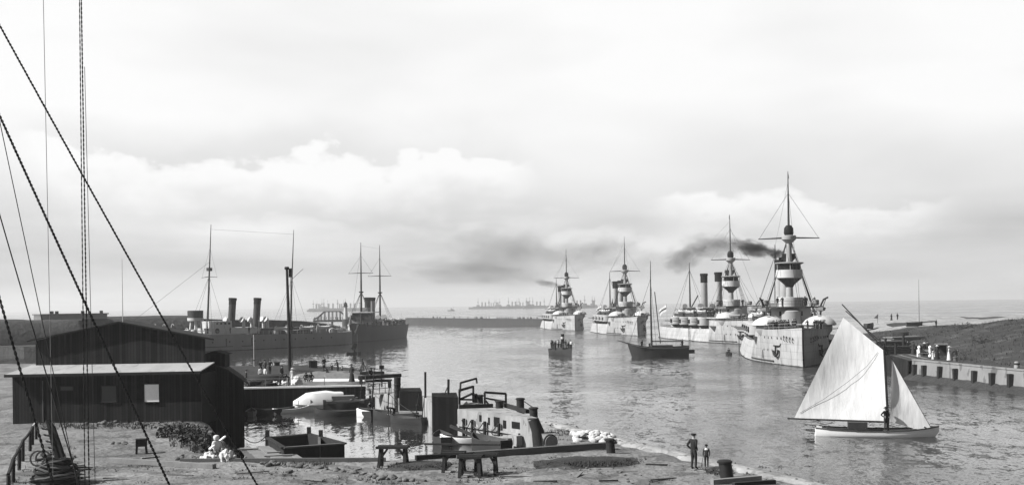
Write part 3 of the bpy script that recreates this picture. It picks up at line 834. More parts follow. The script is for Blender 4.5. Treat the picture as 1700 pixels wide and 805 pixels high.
# recesses and ledges of the near face
def face_pt(t, z): a, c = Vector(L_near[1]), Vector(L_near[2]); q = a.lerp(c, t); return Vector((q.x, q.y, z))
nd = Vector((L_near[2][0] - L_near[1][0], L_near[2][1] - L_near[1][1], 0)).normalized(); nn = Vector((nd.y, -nd.x, 0))
if nn.x > 0: nn = -nn
def face_box(name, t0, t1, z0, z1, out, m, thick=.2):
    a = face_pt((t0 + t1) / 2, (z0 + z1) / 2) + nn * (out - thick / 2)
    ln = (face_pt(t1, 0) - face_pt(t0, 0)).length
    b = MB(); mtx = Matrix((nd, nn, Vector((0, 0, 1)))).transposed(); b.box(a, (ln, thick, z1 - z0), mtx=mtx)
    return b.build(name, m, pr)
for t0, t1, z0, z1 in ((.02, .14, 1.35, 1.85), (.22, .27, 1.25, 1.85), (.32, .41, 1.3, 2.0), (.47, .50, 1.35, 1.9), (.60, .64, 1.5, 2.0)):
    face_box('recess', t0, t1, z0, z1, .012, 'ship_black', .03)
face_box('ledge', .02, .98, .95, 1.08, .18, 'concrete')
face_box('lower_ledge', .0, .62, -.4, .22, .7, 'concrete', .7)
face_box('buttress', .05, .22, -.4, .75, .9, 'concrete', .9)
face_box('block', -.02, .10, .2, .95, .55, 'concrete', .5)
for t in (.30, .52, .72, .86):
    a = face_pt(t, -.6) + nn * .22; b = MB(); b.tube([a, a + Vector((.03, 0, 2.2))], .12, 8); b.build('fender_pile', 'dark_wood', pr)
for t0, t1 in ((.30, .52), (.52, .72), (.72, .86)):
    b = MB(); b.tube(sag(face_pt(t0, 1.5) + nn * .36, face_pt(t1, 1.5) + nn * .36, .55), .035, 5); b.build('chain', 'iron', pr)
b = MB(); b.beam(face_pt(.95, 1.0) + nn * .9, face_pt(.15, .25) + nn * 1.3, .16, .22); b.build('sloping_boom', 'dark_wood', pr)
for px0, py0, px1, py1 in ((762, 678, 818, 676), (826, 672, 876, 686)):
    a, c = W(px0, py0, PZ), W(px1, py1, PZ); b = MB(); b.beam(a + Vector((0, 0, .15)), c + Vector((0, 0, .15)), .3, .3); b.build('edge_beam', 'dark_wood', pr)

# timber frames, posts and bollards standing on the pier
def frame_on(pts, hts, label, extra=(), w=.17):
    b0 = pts[0]; t = thing('mooring_rack', label, 'rack', b0)
    for p, h in zip(pts, hts): MB().beam(p - b0, p - b0 + Vector((0, 0, h)), w).build('post', 'dark_wood', t)
    MB().beam(pts[0] - b0 + Vector((0, 0, hts[0])), pts[-1] - b0 + Vector((0, 0, hts[-1])), w * 1.05).build('top_rail', 'dark_wood', t)
    for i, (p, q) in enumerate(extra): MB().beam(p - b0, q - b0, w * .85).build('brace', 'dark_wood', t)
    return t
p, q = W(805, 676, PZ), W(840, 674, PZ)
frame_on([p, q], [1.2, 1.0], 'open timber frame with two rails on the pier between two clusters of bollards', [(p + Vector((0, 0, .75)), q + Vector((0, 0, .35))), (p + Vector((0, 0, .6)), p + Vector((.5, 0, 0)))])
p, q = W(763, 671, PZ), W(786, 667, PZ)
t = frame_on([p, q], [1.15, 1.3], 'bent timber frame with crossed braces nearest the dark caisson', [(p + Vector((.1, 0, .45)), q + Vector((0, 0, .75))), (p + Vector((.1, 0, .4)), q + Vector((0, 0, .2)))])
h = q - p + Vector((.25, .3, 1.95)); MB().tube([Vector((.05, 0, 1.0)), Vector((.1, .1, 1.75)), h, h - Vector((-.05, 0, .4))], .09, 6).build('hook_arm', 'dark_wood', t)
def bollard(px, py, h, r, label, z=PZ, m='dark_wood', group=None, lean=(0, 0)):
    o = W(px, py, z); t = thing('bollard', label, 'bollard', o, 0, group)
    MB().tube([(0, 0, -.2), (lean[0], lean[1], h)], [r * 1.05, r], 10).build('post', m, t)
    MB().lathe([(r * 1.18, -.06), (r * 1.22, .02), (r * .9, .08), (.01, .1)], (lean[0], lean[1], h - .02), 10).build('cap', m, t)
    return t
bollard(788, 665, .55, .22, 'small round bollard behind the bent timber frame, nearer the caisson')
bollard(797, 668, .6, .26, 'squat bollard beside the foot of the open timber frame')
bollard(829, 677, .55, .3, 'wide low bollard below the lower rail of the open timber frame')
bollard(864, 682, .95, .3, 'tall thick bollard holding a stay on the river edge of the pier')
bollard(886, 688, .5, .3, 'low bollard at the foot of the stay on the pier')
a, c = W(869, 668, PZ + .5), W(884, 684, PZ + .3)
MB().tube([W(864, 682, PZ) + Vector((.2, 0, .8)), W(886, 688, PZ) + Vector((0, 0, .5))], .04, 5).build('stay_rope', 'rope'); tag(bpy.data.objects[-1] if False else bpy.data.objects['stay_rope'], 'short dark stay tied between the tall and the low bollard', 'rope')
o = W(896, 742, 1.2); t = thing('fender_pile', 'thick dark leaning pile against the near end of the pier', 'pile', o)
MB().tube([(.1, 0, -2.0), (-.1, .1, 1.0), (-.38, .2, 1.75)], [.42, .42, .36], 10).build('post', 'dark_wood', t)
MB().lathe([(.37, 0), (.3, .08), (.01, .1)], (-.38, .2, 1.74), 10).build('cap', 'dark_wood', t)
for px, py, h, lab in ((706, 688, 4.2, 'thin tall mooring post standing in front of the pale middle wall'), (744, 662, 1.25, 'short braced post on top of the nearer dark caisson')):
    Y = 102 if px == 706 else 94.5; p = A(px, py, Y); p.z = 0.2 if px == 706 else 2.95; t = thing('mooring_post', lab, 'post', p)
    MB().tube([(0, 0, -.5), (.05, 0, h)], .1, 8).build('pole', 'dark_wood', t)
    MB().tube([(-.3, 0, 0), (.03, 0, h * .62)], .045, 6).build('brace', 'dark_wood', t)
p = A(660, 668, 106); p.z = 0.0; t = thing('mooring_post', 'stout ribbed dark pile rising from the water before the pier end', 'post', p)
MB().tube([(0, 0, -1), (0, 0, 3.7)], .31, 10).build('pole', 'dark_wood', t)
for k in range(6): MB().lathe([(.34, 0), (.36, .05), (.34, .1)], (0, 0, .6 + k * .48), 10).build('iron_hoop', 'iron', t)

# gangway rails at the pier end
gr = thing('gangway', 'light timber gangway with thin rails leading down to the boats', 'gangway', (0, 0, 0))
a, c = W(612, 655, 1.5), W(650, 652, 1.8)
MB().beam(a, c, 1.0, .12).build('deck', 'grey_wood', gr)
for dz in (.55, 1.05): MB().beam(a + Vector((0, -.4, dz)), c + Vector((0, -.4, dz)), .06).build('rail', 'dark_wood', gr)
for i in range(5): q = a.lerp(c, i / 4); MB().beam(q + Vector((0, -.4, 0)), q + Vector((0, -.4, 1.1)), .06).build('post', 'dark_wood', gr)

# ------------------------------------------------------------------ jetty furniture
MB().beam((-27.5, 116.5, GZ + .05), W(607, 640.3, GZ) + Vector((0, -.12, .05)), .3, .16).build('edge_board', 'board_white')
tag(bpy.data.objects['edge_board'], 'long pale edge board along the top of the jetty wall', 'edge board')
for k, (px0, px1, py, dz, m_, lab) in enumerate(((520, 606, 632.5, .10, 'board_white', 'pale squared timber lying along the jetty in front of the standing woman'), (598, 638, 627, .55, 'dark_wood', 'dark squared beam jutting out from the jetty end below the long spar'))):
    a, c = W(px0, py, GZ), W(px1, py - .6 * k, GZ); MB().beam(a + Vector((0, 0, dz)), c + Vector((0, 0, dz)), .5, .32).build('timber_beam', m_); tag(sorted([o for o in bpy.data.objects if o.name.startswith('timber_beam')], key=lambda o: o.name)[-1], lab, 'timber')
a, c = W(596, 627, GZ + .75), W(665, 622.6, GZ + .75)
t = thing('boom', 'long dark spar projecting from the jetty end over the water', 'spar', a)
MB().tube([(0, 0, 0), c - a], [.22, .2], 8).build('spar', 'dark_wood', t)
MB().tube([c - a, c - a + Vector((-.1, 0, -2.6))], .035, 5).build('hanging_rope', 'rope', t)
MB().beam((.2, 0, -.8), (.2, 0, .2), .3).build('support', 'dark_wood', t)
o = W(634, 634, GZ - .6); t = thing('notice_board', 'small dark board on a thin post at the jetty end', 'notice board', o)
MB().tube([(0, 0, -1.8), (0, 0, 1.7)], .07, 6).build('post', 'dark_wood', t); MB().box((0, -.05, 1.75), (.55, .1, .42)).build('board', 'ship_black', t)
o = W(632, 634, GZ - .7); t = thing('landing_stage', 'small dark plank stage on piles beside the jetty end', 'landing stage', o)
MB().box((-1, 1.2, .1), (4.2, 2.2, .2)).build('deck', 'dark_wood', t)
for x, y in ((-2.9, .3), (.9, .3), (.9, 2.1), (-2.9, 2.1)): MB().tube([(x, y, -2.5), (x, y, .1)], .1, 6).build('pile', 'dark_wood', t)
# derrick post with its block, and a slim staff
o = W(481, 614, GZ + .5); t = thing('derrick_post', 'tall dark post with a pulley block at its head standing on the jetty', 'post', o)
MB().tube([(0, 0, -.5), (-.05, 0, 6), (-.2, 0, 12.6)], [.24, .2, .15], 8).build('pole', 'dark_wood', t)
MB().box((.22, 0, 12.0), (.36, .3, 1.1)).build('pulley_block', 'ship_black', t)
MB().tube([(.22, 0, 11.5), (.35, 0, .6)], .03, 5).build('fall_rope', 'rope', t)
MB().lathe([(.28, 0), (.3, .25), (.24, .35)], (-.2, 0, 12.4), 8).build('cap', 'dark_wood', t)
o = W(422, 612, GZ + .4); t = thing('signal_staff', 'slim white staff standing on the jetty bank', 'staff', o)
MB().tube([(0, 0, -.3), (0, 0, 4.4)], .06, 6).build('pole', 'pole_pale', t); MB().lathe([(.02, -.1), (.12, 0), (.02, .1)], (0, 0, 1.1), 8).build('knob', 'dark_wood', t)
o = W(594, 614, GZ + .1); t = thing('signal_staff', 'hair thin staff at the tip of the jetty beside the small tripod', 'staff', o)
MB().tube([(0, 0, 0), (0, 0, 4.6)], .025, 5).build('pole', 'rope_pale', t)
o = W(603, 617, GZ); t = thing('tripod', 'small dark tripod at the jetty end', 'tripod', o)
for x, y in ((-.5, 0), (.5, 0), (0, .6)): MB().tube([(x, y, 0), (0, 0, 1.25)], .05, 5).build('leg', 'dark_wood', t)
MB().tube([(0, 0, 1.2), (-.1, 0, 1.7)], .06, 5).build('head', 'dark_wood', t)
def crate(px, py, z, s, label, m='dark_wood', rz=.2):
    o = W(px, py, z); t = thing('crate', label, 'crate', o, rz)
    MB().box((0, 0, s[2] / 2), s).build('body', m, t)
    for k in (-1, 1): MB().box((k * s[0] * .35, 0, s[2] / 2), (.07, s[1] + .04, s[2] + .03)).build('batten', 'mid_wood', t)
    MB().box((0, 0, s[2] + .03), (s[0] + .06, s[1] + .06, .06)).build('lid', m, t)
crate(460, 611, GZ + .4, (.7, .7, .75), 'small dark crate on the jetty bank just beside the tall derrick post')
crate(520, 611.5, GZ + .4, (1.05, .8, .95), 'tilted dark crate on the jetty bank, between the derrick post and the first standing man')

# ------------------------------------------------------------------ east sea wall
sw = thing('sea_wall', 'pale sea wall with dark fender piles and a weedy stone foot', 'sea wall')
def wallrun(ys, off_top, off_bot, z0, z1, m, name, th=.6, jag=0.0):
    b = MB(); rr = []
    for y in ys:
        x = QX(y); j = jag * mnoise.noise(Vector((y * .6, 0, 3))); j2 = jag * mnoise.noise(Vector((y * .7, 5, 3)))
        rr.append([(x - off_bot + j, y, z0), (x - off_top + j2, y, z1 + j2 * .4), (x + th, y, z1 + j2 * .4)])
    b.loft(rr, sm=False); return b.build(name, m, sw)
ys = [70 + i * 1.0 for i in range(80)]
wallrun(ys, .12, .3, .0, 2.42, 'wall_stone', 'face')
wallrun(ys, .2, .2, 2.425, 2.6, 'wall_stone', 'coping', .5)
wallrun(ys, .35, 2.3, -.5, .72, 'wet_stone', 'stone_foot', .05, .35)
wallrun([149 + i * 2.0 for i in range(60)], .6, .7, -1, 2.35, 'tar_wood_side', 'timber_face', .3)
for px in (1677, 1647, 1617, 1586, 1560, 1534, 1518):
    # pile where the sight line through px meets the wall line
    lo, hi = 70.0, 160.0
    for _ in range(50):
        m_ = (lo + hi) / 2; xx = QX(m_) - .3
        if CXP + FPX * xx / m_ > px: lo = m_
        else: hi = m_
    y = lo; x = QX(y) - .42
    rj = random.Random(px); tl = Matrix.Rotation(R(rj.uniform(-3, 3)), 3, 'X') @ Matrix.Rotation(R(rj.uniform(-2, 2)), 3, 'Y')
    MB().box((x, y, .95 + rj.uniform(-.15, .05)), (.5, rj.uniform(.5, .7), 2.2), mtx=tl).build('fender_pile', 'dark_wood', sw)
# inner kerb of the promenade
kb = MB(); rr = []
for i in range(60):
    y = 75 + i * 1.5; x = QX(y) + 1.5; rr.append([(x, y, 2.3), (x, y, 2.62), (x + .35, y, 2.62), (x + .35, y, 2.3)])
kb.loft(rr, sm=False); tag(kb.build('kerb', 'wet_stone'), kind='structure')
# ------------------------------------------------------------------ ships
def hull(parent, st, m, stem=None, deck_m='deck_wood', bul=0.0, name='hull', keel=-1.6, flat_stern=False):
    """st: (x, half beam at waterline, half beam at deck, deck height); stem(z) = forward shift of the end rings"""
    rings, deckl, deckr = [], [], []
    for i, (x, hw, hd, zd) in enumerate(st):
        end = (i == len(st) - 1)
        lev = [(hd, zd + bul), (lerp(hd, hw, .5) * 1.005, zd * .6), (hw, 0.15), (hw * .92, -.7), (0.0, keel)]
        def xs(z): return x + (stem(z) if (stem and end) else (stem(z) * .45 if stem and i == len(st) - 2 else 0))
        ring = [(xs(z), y, z) for y, z in lev] + [(xs(z), -y, z) for y, z in lev[-2::-1]]
        rings.append(ring); deckl.append((xs(zd), hd - .03, zd)); deckr.append((xs(zd), -hd + .03, zd))
    b = MB(); b.loft(rings)
    b.add(rings[0], [tuple(range(len(rings[0])))[::-1]])
    h = b.build(name, m, parent)
    d = MB(); n = len(st)
    d.add(deckl + deckr, [(i, n + i, n + i + 1, i + 1) for i in range(n - 1)])
    d.build(name.replace('hull', 'deck') if 'hull' in name else 'deck', deck_m, parent)
    return h

def hb_at(st, x, k=2):
    for a, c in zip(st, st[1:]):
        if a[0] <= x <= c[0]: return lerp(a[k], c[k], (x - a[0]) / (c[0] - a[0]))
    return st[-1][k]
def skin_y(st, x, z):
    hw, hd, zd = hb_at(st, x, 1), hb_at(st, x, 2), hb_at(st, x, 3)
    return lerp(hw, hd, max(0, min(1, z / zd)))

def funnel(par, x, y, z0, z1, r, rake, m, capm, cap0=.75):
    b = MB(); b.tube([(x, y, z0), (x - rake, y, z1)], r, 16); f = b.build('funnel', m, par)
    t = cap0; MB().tube([(x - rake * t, y, lerp(z0, z1, t)), (x - rake * 1.01, y, z1 + .05)], r * 1.05, 16).build('cap', capm, f)
    MB().tube([(x - rake * .97, y, z1 - .5), (x - rake * 1.02, y, z1 + .12)], r * 1.16, 16).build('rim', capm, f)
    MB().tube([(x - r - .15, y, z0), (x - rake - r - .15, y, z1 - .2)], .13, 6).build('steam_pipe', capm, f)
    return f
def cowl(par, x, y, z0, h, r, m, face=1):
    b = MB(); b.tube([(x, y, z0), (x, y, z0 + h * .6), (x + face * .12 * h, y, z0 + h * .85), (x + face * .32 * h, y, z0 + h * .95)], [r * .55, r * .55, r * .9, r], 10)
    return b.build('ventilator', m, par)
def ship_boat(par, x, y, z, L, m, cover='canvas'):
    b = MB(); rr = []
    for t in (-1, -.8, -.4, 0, .4, .8, 1):
        k = (1 - abs(t) ** 2.5) * .5 * L * .24 + .03; zz = .15 * t * t
        rr.append([(x + t * L / 2, y + k, z + .55 + zz), (x + t * L / 2, y + k * .8, z + .1 + zz), (x + t * L / 2, y, z - .1 + zz), (x + t * L / 2, y - k * .8, z + .1 + zz), (x + t * L / 2, y - k, z + .55 + zz)])
    b.loft(rr, caps=True); o = b.build('ship_boat', m, par)
    c = MB(); c.add([(x + t * L / 2 * .98, y + s * ((1 - abs(t) ** 2.5) * .5 * L * .24) * 1.0, z + .57 + .15 * t * t + (.22 if s == 0 else 0)) for t in (-1, -.5, 0, .5, 1) for s in (-1, 0, 1)],
                    [(i * 3 + j, i * 3 + j + 3, i * 3 + j + 4, i * 3 + j + 1) for i in range(4) for j in range(2)]); c.build('cover', cover, o)
    return o
def davit(par, x, y, z, s, m='ship_white', h=2.2):
    MB().tube([(x, y, z), (x, y, z + h * .7), (x, y + s * .25, z + h * .95), (x, y + s * .7, z + h), (x, y + s * 1.0, z + h * .85)], .07, 6).build('davit', m, par)
def rail_line(par, pts, h=1.0, m='ship_white'):
    b = MB()
    for p, q in zip(pts, pts[1:]):
        p, q = Vector(p), Vector(q)
        for k in (.5, 1.0): b.beam(p + Vector((0, 0, h * k)), q + Vector((0, 0, h * k)), .045)
        n = max(1, int((q - p).length / 2))
        for i in range(n): r_ = p.lerp(q, i / n); b.beam(r_, r_ + Vector((0, 0, h)), .05)
    return b.build('railing', m, par)
def wire(par, p, q, r=.035, name='shroud', m='rope'): return MB().tube([p, q], r, 4, cap=False).build(name, m, par)

# coast defence battleship: two domed gun hoods side by side forward, heavy fighting mast, two funnels
def make_battleship():
    t = thing('battleship', None, 'warship')
    st = [(-43, .6, .5, 3.6), (-40, 3.0, 2.6, 3.5), (-34, 5.4, 4.8, 3.4), (-20, 7.4, 6.4, 3.3), (0, 7.8, 6.7, 3.3), (12, 7.6, 6.6, 3.4), (19.4, 6.9, 6.2, 3.5)]
    fw = [(19.0, 6.95, 5.9, 5.35), (24, 6.1, 5.75, 5.35), (29, 4.9, 5.3, 5.4), (34, 3.4, 4.1, 5.5), (38.5, 1.9, 2.6, 5.65), (41.4, .75, 1.15, 5.8), (42.6, .12, .12, 5.9)]
    stem = lambda z: .9 * max(0, 1 - abs(z + .2) / 3.5) + .1
    hull(t, st, 'hull_pale'); hull(t, fw, 'hull_pale', stem, name='forecastle_hull', bul=.25)
    # dark ram-bow boot line boom along the side
    for z0 in (.55,):
        b = MB(); b.tube([(x, -skin_y(fw, x, z0) - .12, z0) for x in (20, 24, 28, 33)], .11, 6); b.build('net_boom', 'ship_dark', t)
        b = MB(); b.tube([(x, skin_y(fw, x, z0) + .12, z0) for x in (20, 24, 28, 33)], .11, 6); b.build('net_boom', 'ship_dark', t)
    for s in (-1, 1):
        for x in (21, 24.3, 25.2, 26.2, 29.5, 31.5, 33.2, 35.5, 37):                     # portholes, upper row
            y = skin_y(fw, x, 4.4); MB().lathe([(.19, -.03), (.19, .03)], (x, s * (y + .02), 4.4), 8, rot=Matrix.Rotation(R(90), 3, 'X')).build('porthole', 'ship_black', t)
        for x in (21.5, 23.5, 26.5, 28.6, 30.6, 32.6):
            y = skin_y(fw, x, 2.3); MB().lathe([(.2, -.03), (.2, .03)], (x, s * (y + .02), 2.3), 8, rot=Matrix.Rotation(R(90), 3, 'X')).build('porthole', 'ship_black', t)
        for x in range(-30, 18, 4):
            y = skin_y(st, x, 2.0); MB().lathe([(.16, -.03), (.16, .03)], (x, s * (y + .02), 2.0), 8, rot=Matrix.Rotation(R(90), 3, 'X')).build('porthole', 'ship_black', t)
        # anchor in its bed, hawse shield, dark port lid
        y = skin_y(fw, 34.6, 2.4); b = MB(); b.beam((34.9, s * (y + .2), 3.1), (34.5, s * (y + .15), 1.5), .22)
        b.tube([(33.6, s * (y + .45), 2.2), (34.2, s * (y + .35), 1.6), (34.9, s * (y + .2), 1.45), (35.5, s * (y - .1), 1.8), (35.8, s * (y - .2), 2.4)], .2, 6)
        b.beam((33.9, s * (y + .4), 3.1), (35.8, s * (y - .25), 3.1), .2); b.build('anchor', 'iron', t)
        y = skin_y(fw, 27.2, 1.7); b = MB(); b.box((27.2, s * (y - .02), 1.55), (1.7, .16, 1.3)); b.build('port_lid', 'ship_mid', t)
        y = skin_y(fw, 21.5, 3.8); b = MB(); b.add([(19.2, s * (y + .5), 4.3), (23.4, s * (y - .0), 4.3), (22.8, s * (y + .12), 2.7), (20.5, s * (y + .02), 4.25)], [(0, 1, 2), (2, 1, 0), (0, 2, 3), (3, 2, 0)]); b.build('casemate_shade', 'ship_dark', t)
        # carved scrollwork at the bow
        b = MB()
        for k in range(4):
            x = 38.2 + k * .85; y = skin_y(fw, min(x, 41.3), 4.4) * (1 if x < 41.3 else .6) + .06
            b.tube([(x + .3 * math.cos(a), s * y, 4.45 - .1 * k % 2 + .36 * math.sin(a)) for a in [i * .75 for i in range(8)]], .07, 5)
        b.build('scrollwork', 'ship_dark', t)
        # domed gun hoods in their barbettes
        b = MB(); b.lathe([(1.6, 4.4), (2.3, 5.3), (2.35, 6.1), (2.2, 6.2)], (26.5, s * 4.0, 0), 22); b.build('barbette', 'ship_pale', t)
        gh = MB(); gh.lathe([(2.6, 6.2), (2.85, 6.35), (2.75, 6.6), (2.3, 7.15), (1.5, 7.6), (.6, 7.85), (.01, 7.9)], (26.5, s * 4.2, 0), 22); gh = gh.build('gun_hood', 'ship_white', t)
        MB().tube([(28.6, s * 4.2, 6.9), (36.3, s * 4.0, 7.15)], [.34, .2], 10).build('gun_barrel', 'ship_mid', gh)
        MB().lathe([(.42, 0), (.42, .35), (.25, .45)], (27.3, s * 4.2, 7.35), 8).build('sighting_hood', 'ship_dark', gh)
    b = MB(); b.lathe([(3.2, 3.3), (3.2, 5.2), (2.9, 5.3)], (-27, 0, 0), 22); b.build('barbette', 'ship_pale', t)
    gh = MB(); gh.lathe([(2.8, 5.3), (2.7, 5.9), (2.2, 6.9), (1.2, 7.3), (.01, 7.45)], (-27, 0, 0), 20); gh = gh.build('gun_hood', 'ship_white', t)
    MB().tube([(-29, 0, 6.2), (-36.5, 0, 6.4)], [.34, .2], 10).build('gun_barrel', 'ship_mid', gh)
    # superstructure and sponsons
    b = MB(); b.prism([(-20, -4.2), (-20, 4.2), (18, 4.6), (23, 2.8), (23, -2.8), (18, -4.6)], 3.35, 6.2); b.build('deckhouse', 'ship_pale', t)
    b = MB(); b.prism([(-19, -4.9), (-19, 4.9), (18.5, 5.2), (23.6, 3.2), (23.6, -3.2), (18.5, -5.2)], 6.2, 6.42); b.build('boat_deck', 'ship_white', t)
    for s in (-1, 1):
        for x in (-14, -5.5, 3, 11.5):
            b = MB(); b.lathe([(1.75, 4.3), (1.75, 6.2), (1.55, 6.4), (.3, 6.45)], (x, s * 5.3, 0), 16); sp = b.build('sponson', 'ship_pale', t)
            MB().lathe([(.2, 2.9), (1.75, 4.3)], (x, s * 5.3, 0), 16).build('sponson_underside', 'ship_dark', sp)
            MB().box((x, s * 6.75, 5.3), (1.5, .7, 1.0)).build('gun_port', 'ship_black', sp)
            MB().tube([(x + .1, s * 6.8, 5.2), (x + .3, s * 9.0, 5.35)], .11, 8).build('gun', 'ship_mid', sp)
        for k, x in enumerate((-12, -5.0, 6.0)):
            ship_boat(t, x, s * 4.3, 7.4, 7.5, 'ship_white' if k % 2 else 'ship_mid')
            davit(t, x - 2.6, s * 4.6, 6.4, s, 'ship_dark'); davit(t, x + 2.6, s * 4.6, 6.4, s, 'ship_dark')
        for x in (-16.5, -1.0, 8.5, 14.5): cowl(t, x, s * 2.3, 6.4, 3.2, .75, 'ship_mid')
        rail_line(t, [(18.5, s * 5.1, 6.42), (4, s * 4.95, 6.42), (-19, s * 4.85, 6.42)], 1.0, 'ship_dark')
        rail_line(t, [(19.2, s * 5.8, 5.4), (24, s * 5.6, 5.4), (29, s * 5.1, 5.45), (34, s * 3.95, 5.55), (38.5, s * 2.4, 5.7), (41.5, s * .9, 5.85)], 1.05, 'ship_pale')
        rail_line(t, [(-20, s * 6.2, 3.3), (-34, s * 4.6, 3.4), (-41.5, s * 1.6, 3.55)], 1.0, 'ship_pale')
    # conning tower, bridge
    b = MB(); b.lathe([(1.7, 6.4), (1.7, 8.6), (1.55, 8.75)], (21.3, 0, 0), 18); b.build('conning_tower', 'ship_pale', t)
    b = MB(); b.prism([(15, -3.0), (15, 3.0), (20.5, 3.4), (20.5, -3.4)], 6.42, 9.2); ch = b.build('chart_house', 'ship_white', t)
    for s in (-1, 1):
        for x in (16.2, 18.8): MB().box((x, s * 3.28, 8.0), (.8, .14, 1.0)).build('window', 'ship_black', ch)
    for y in (-1.6, 0, 1.6): MB().box((20.52, y, 8.2), (.1, .8, .8)).build('window', 'ship_black', ch)
    b = MB(); b.prism([(13.8, -4.6), (13.8, 4.6), (20.5, 4.8), (22.8, 2.4), (22.8, -2.4), (20.5, -4.8)], 9.2, 9.4); b.build('bridge_deck', 'ship_dark', t)
    b = MB(); b.lathe([(2.2, 9.4), (2.3, 11.0), (2.25, 11.05), (2.1, 9.6)], (18.3, 0, 0), 20); b.build('bridge_screen', 'ship_white', t)
    rail_line(t, [(13.8, -4.5, 9.4), (20.5, -4.7, 9.4), (22.7, -2.3, 9.4), (22.7, 2.3, 9.4), (20.5, 4.7, 9.4), (13.8, 4.5, 9.4)], 1.0, 'ship_dark')
    for s in (-1, 1): MB().lathe([(.35, 0), (.55, .2), (.55, .9), (.3, 1.0)], (20.2, s * 4.3, 9.6), 10).build('searchlight', 'ship_mid', t)
    # military foremast
    fm = MB(); fm.tube([(18, 0, 9), (17.9, 0, 13.4), (17.85, 0, 21.8)], [.75, .6, .45], 12); fm = fm.build('foremast', 'ship_pale', t)
    MB().lathe([(.55, 12.7), (.9, 13.3), (2.15, 14.4)], (17.9, 0, 0), 20).build('bracket_cone', 'ship_dark', fm)
    ft = MB(); ft.lathe([(2.15, 14.4), (2.3, 14.5), (2.3, 15.9), (2.2, 15.9), (2.1, 14.6)], (17.9, 0, 0), 22); ft = ft.build('fighting_top', 'ship_white', t)
    MB().lathe([(1.9, 15.8), (1.9, 16.85)], (17.9, 0, 0), 18).build('dark_gap_drum', 'ship_black', ft)  # black drum fills the open gap below the roof to make it dark
    MB().lathe([(2.2, 16.9), (2.55, 17.05), (2.45, 17.2), (.5, 17.35)], (17.9, 0, 0), 22).build('roof', 'ship_mid', ft)
    for a in range(6): MB().beam((17.9 + 2.2 * math.cos(a), 2.2 * math.sin(a), 15.9), (17.9 + 2.2 * math.cos(a), 2.2 * math.sin(a), 16.95), .1).build('pillar', 'ship_white', ft)
    MB().lathe([(.6, 17.3), (1.2, 18.0), (1.25, 18.8), (1.15, 18.8)], (16.9, 0, 0), 14).build('searchlight_platform', 'ship_dark', t)
    MB().lathe([(.5, 20.6), (1.25, 21.3), (1.3, 21.9), (1.2, 22.0)], (17.85, 0, 0), 16).build('lookout_ring', 'ship_pale', fm)
    ut = MB(); ut.lathe([(.7, 22.0), (.85, 22.4), (.8, 23.3), (.45, 23.8)], (17.85, 0, 0), 12); ut.build('upper_top', 'ship_black', t)
    MB().tube([(17.85, -5.3, 21.45), (17.85, 0, 21.6), (17.85, 5.3, 21.45)], [.08, .16, .08], 8).build('signal_yard', 'ship_dark', t)
    MB().tube([(17.85, 0, 23.6), (17.75, 0, 28.5), (17.6, 0, 33.4)], [.2, .15, .05], 8).build('topmast', 'ship_dark', t)
    b = MB(); b.add([(17.6, 0, 33.2), (16.4, .2, 33.0), (16.2, .3, 32.2), (17.6, .05, 32.2)], [(0, 1, 2, 3)]); b.build('pennant', 'cloth_mid', t)
    mm = MB(); mm.tube([(-18, 0, 6.3), (-18.15, 0, 15), (-18.35, 0, 22.2)], [.3, .22, .08], 8); mm.build('mainmast', 'ship_dark', t)
    MB().beam((-17.6, 0, 8.6), (-10.5, 0, 12.4), .25).build('derrick', 'ship_dark', t)
    for s in (-1, 1):
        wire(t, (17.9, s * .3, 21.3), (22.5, s * 4.9, 6.5)); wire(t, (17.9, s * .3, 21.3), (11, s * 4.9, 6.5)); wire(t, (17.85, s * 5.2, 21.4), (17.75, 0, 29.5), .025); wire(t, (17.9, s * .2, 21.0), (15.5, s * 4.9, 6.5), .03)
        wire(t, (-18.3, 0, 20.0), (-15, s * 4.8, 6.4)); wire(t, (-18.3, 0, 20.0), (-20, s * 4.8, 6.4))
    wire(t, (17.85, 0, 21.0), (41.5, 0, 6.5), .035, 'forestay'); wire(t, (17.6, 0, 31.5), (-18.3, 0, 21.8), .02, 'aerial_stay'); wire(t, (17.7, 0, 30.0), (42, 0, 6.6), .025, 'forestay')
    funnel(t, 8, 0, 6.3, 18.4, .95, .25, 'ship_pale', 'ship_black', .80); funnel(t, -4.5, 0, 6.3, 18.4, .95, .25, 'ship_pale', 'ship_black', .80)
    for x in (10.2, -2.1): MB().box((x, 0, 7.2), (2.2, 3.4, 1.7)).build('funnel_casing', 'ship_mid', t)
    # awnings over the forecastle sides, ladder at the side, ensign
    ld = MB()
    for s in (-1,):
        x = 8.0; y = -(hb_at(st, x, 1) + .9)
        for yy in (0, .9): ld.beam((x, y + yy * .0 - .0, .3), (x + .0, y, 4.0), .1); ld.beam((x + 1.2, y, .3), (x + 1.2, y, 4.0), .1)
        for k in range(8): ld.beam((x, y, .4 + k * .48), (x + 1.2, y, .4 + k * .48), .08)
        ld.beam((x, y, 4.0), (x, y + 2.2, 4.0), .1); ld.beam((x + 1.2, y, 4.0), (x + 1.2, y + 2.2, 4.0), .1); ld.beam((x, y, .3), (x, y + 1.1, .3), .1)
    ld.build('side_ladder', 'ship_dark', t)
    MB().tube([(-42.5, 0, 3.6), (-43.3, 0, 10.2)], .08, 6).build('ensign_staff', 'pole_pale', t)
    fl = MB(); gridp = []
    for i in range(7):
        u = i / 6
        for j in range(4):
            v = j / 3; gridp.append((-43.2 - .2 * v - 3.2 * u * .75, -3.0 * u * .5 + .35 * math.sin(u * 6 + v), 9.9 - v * 2.1 - u * 1.6 + .2 * math.sin(u * 5)))
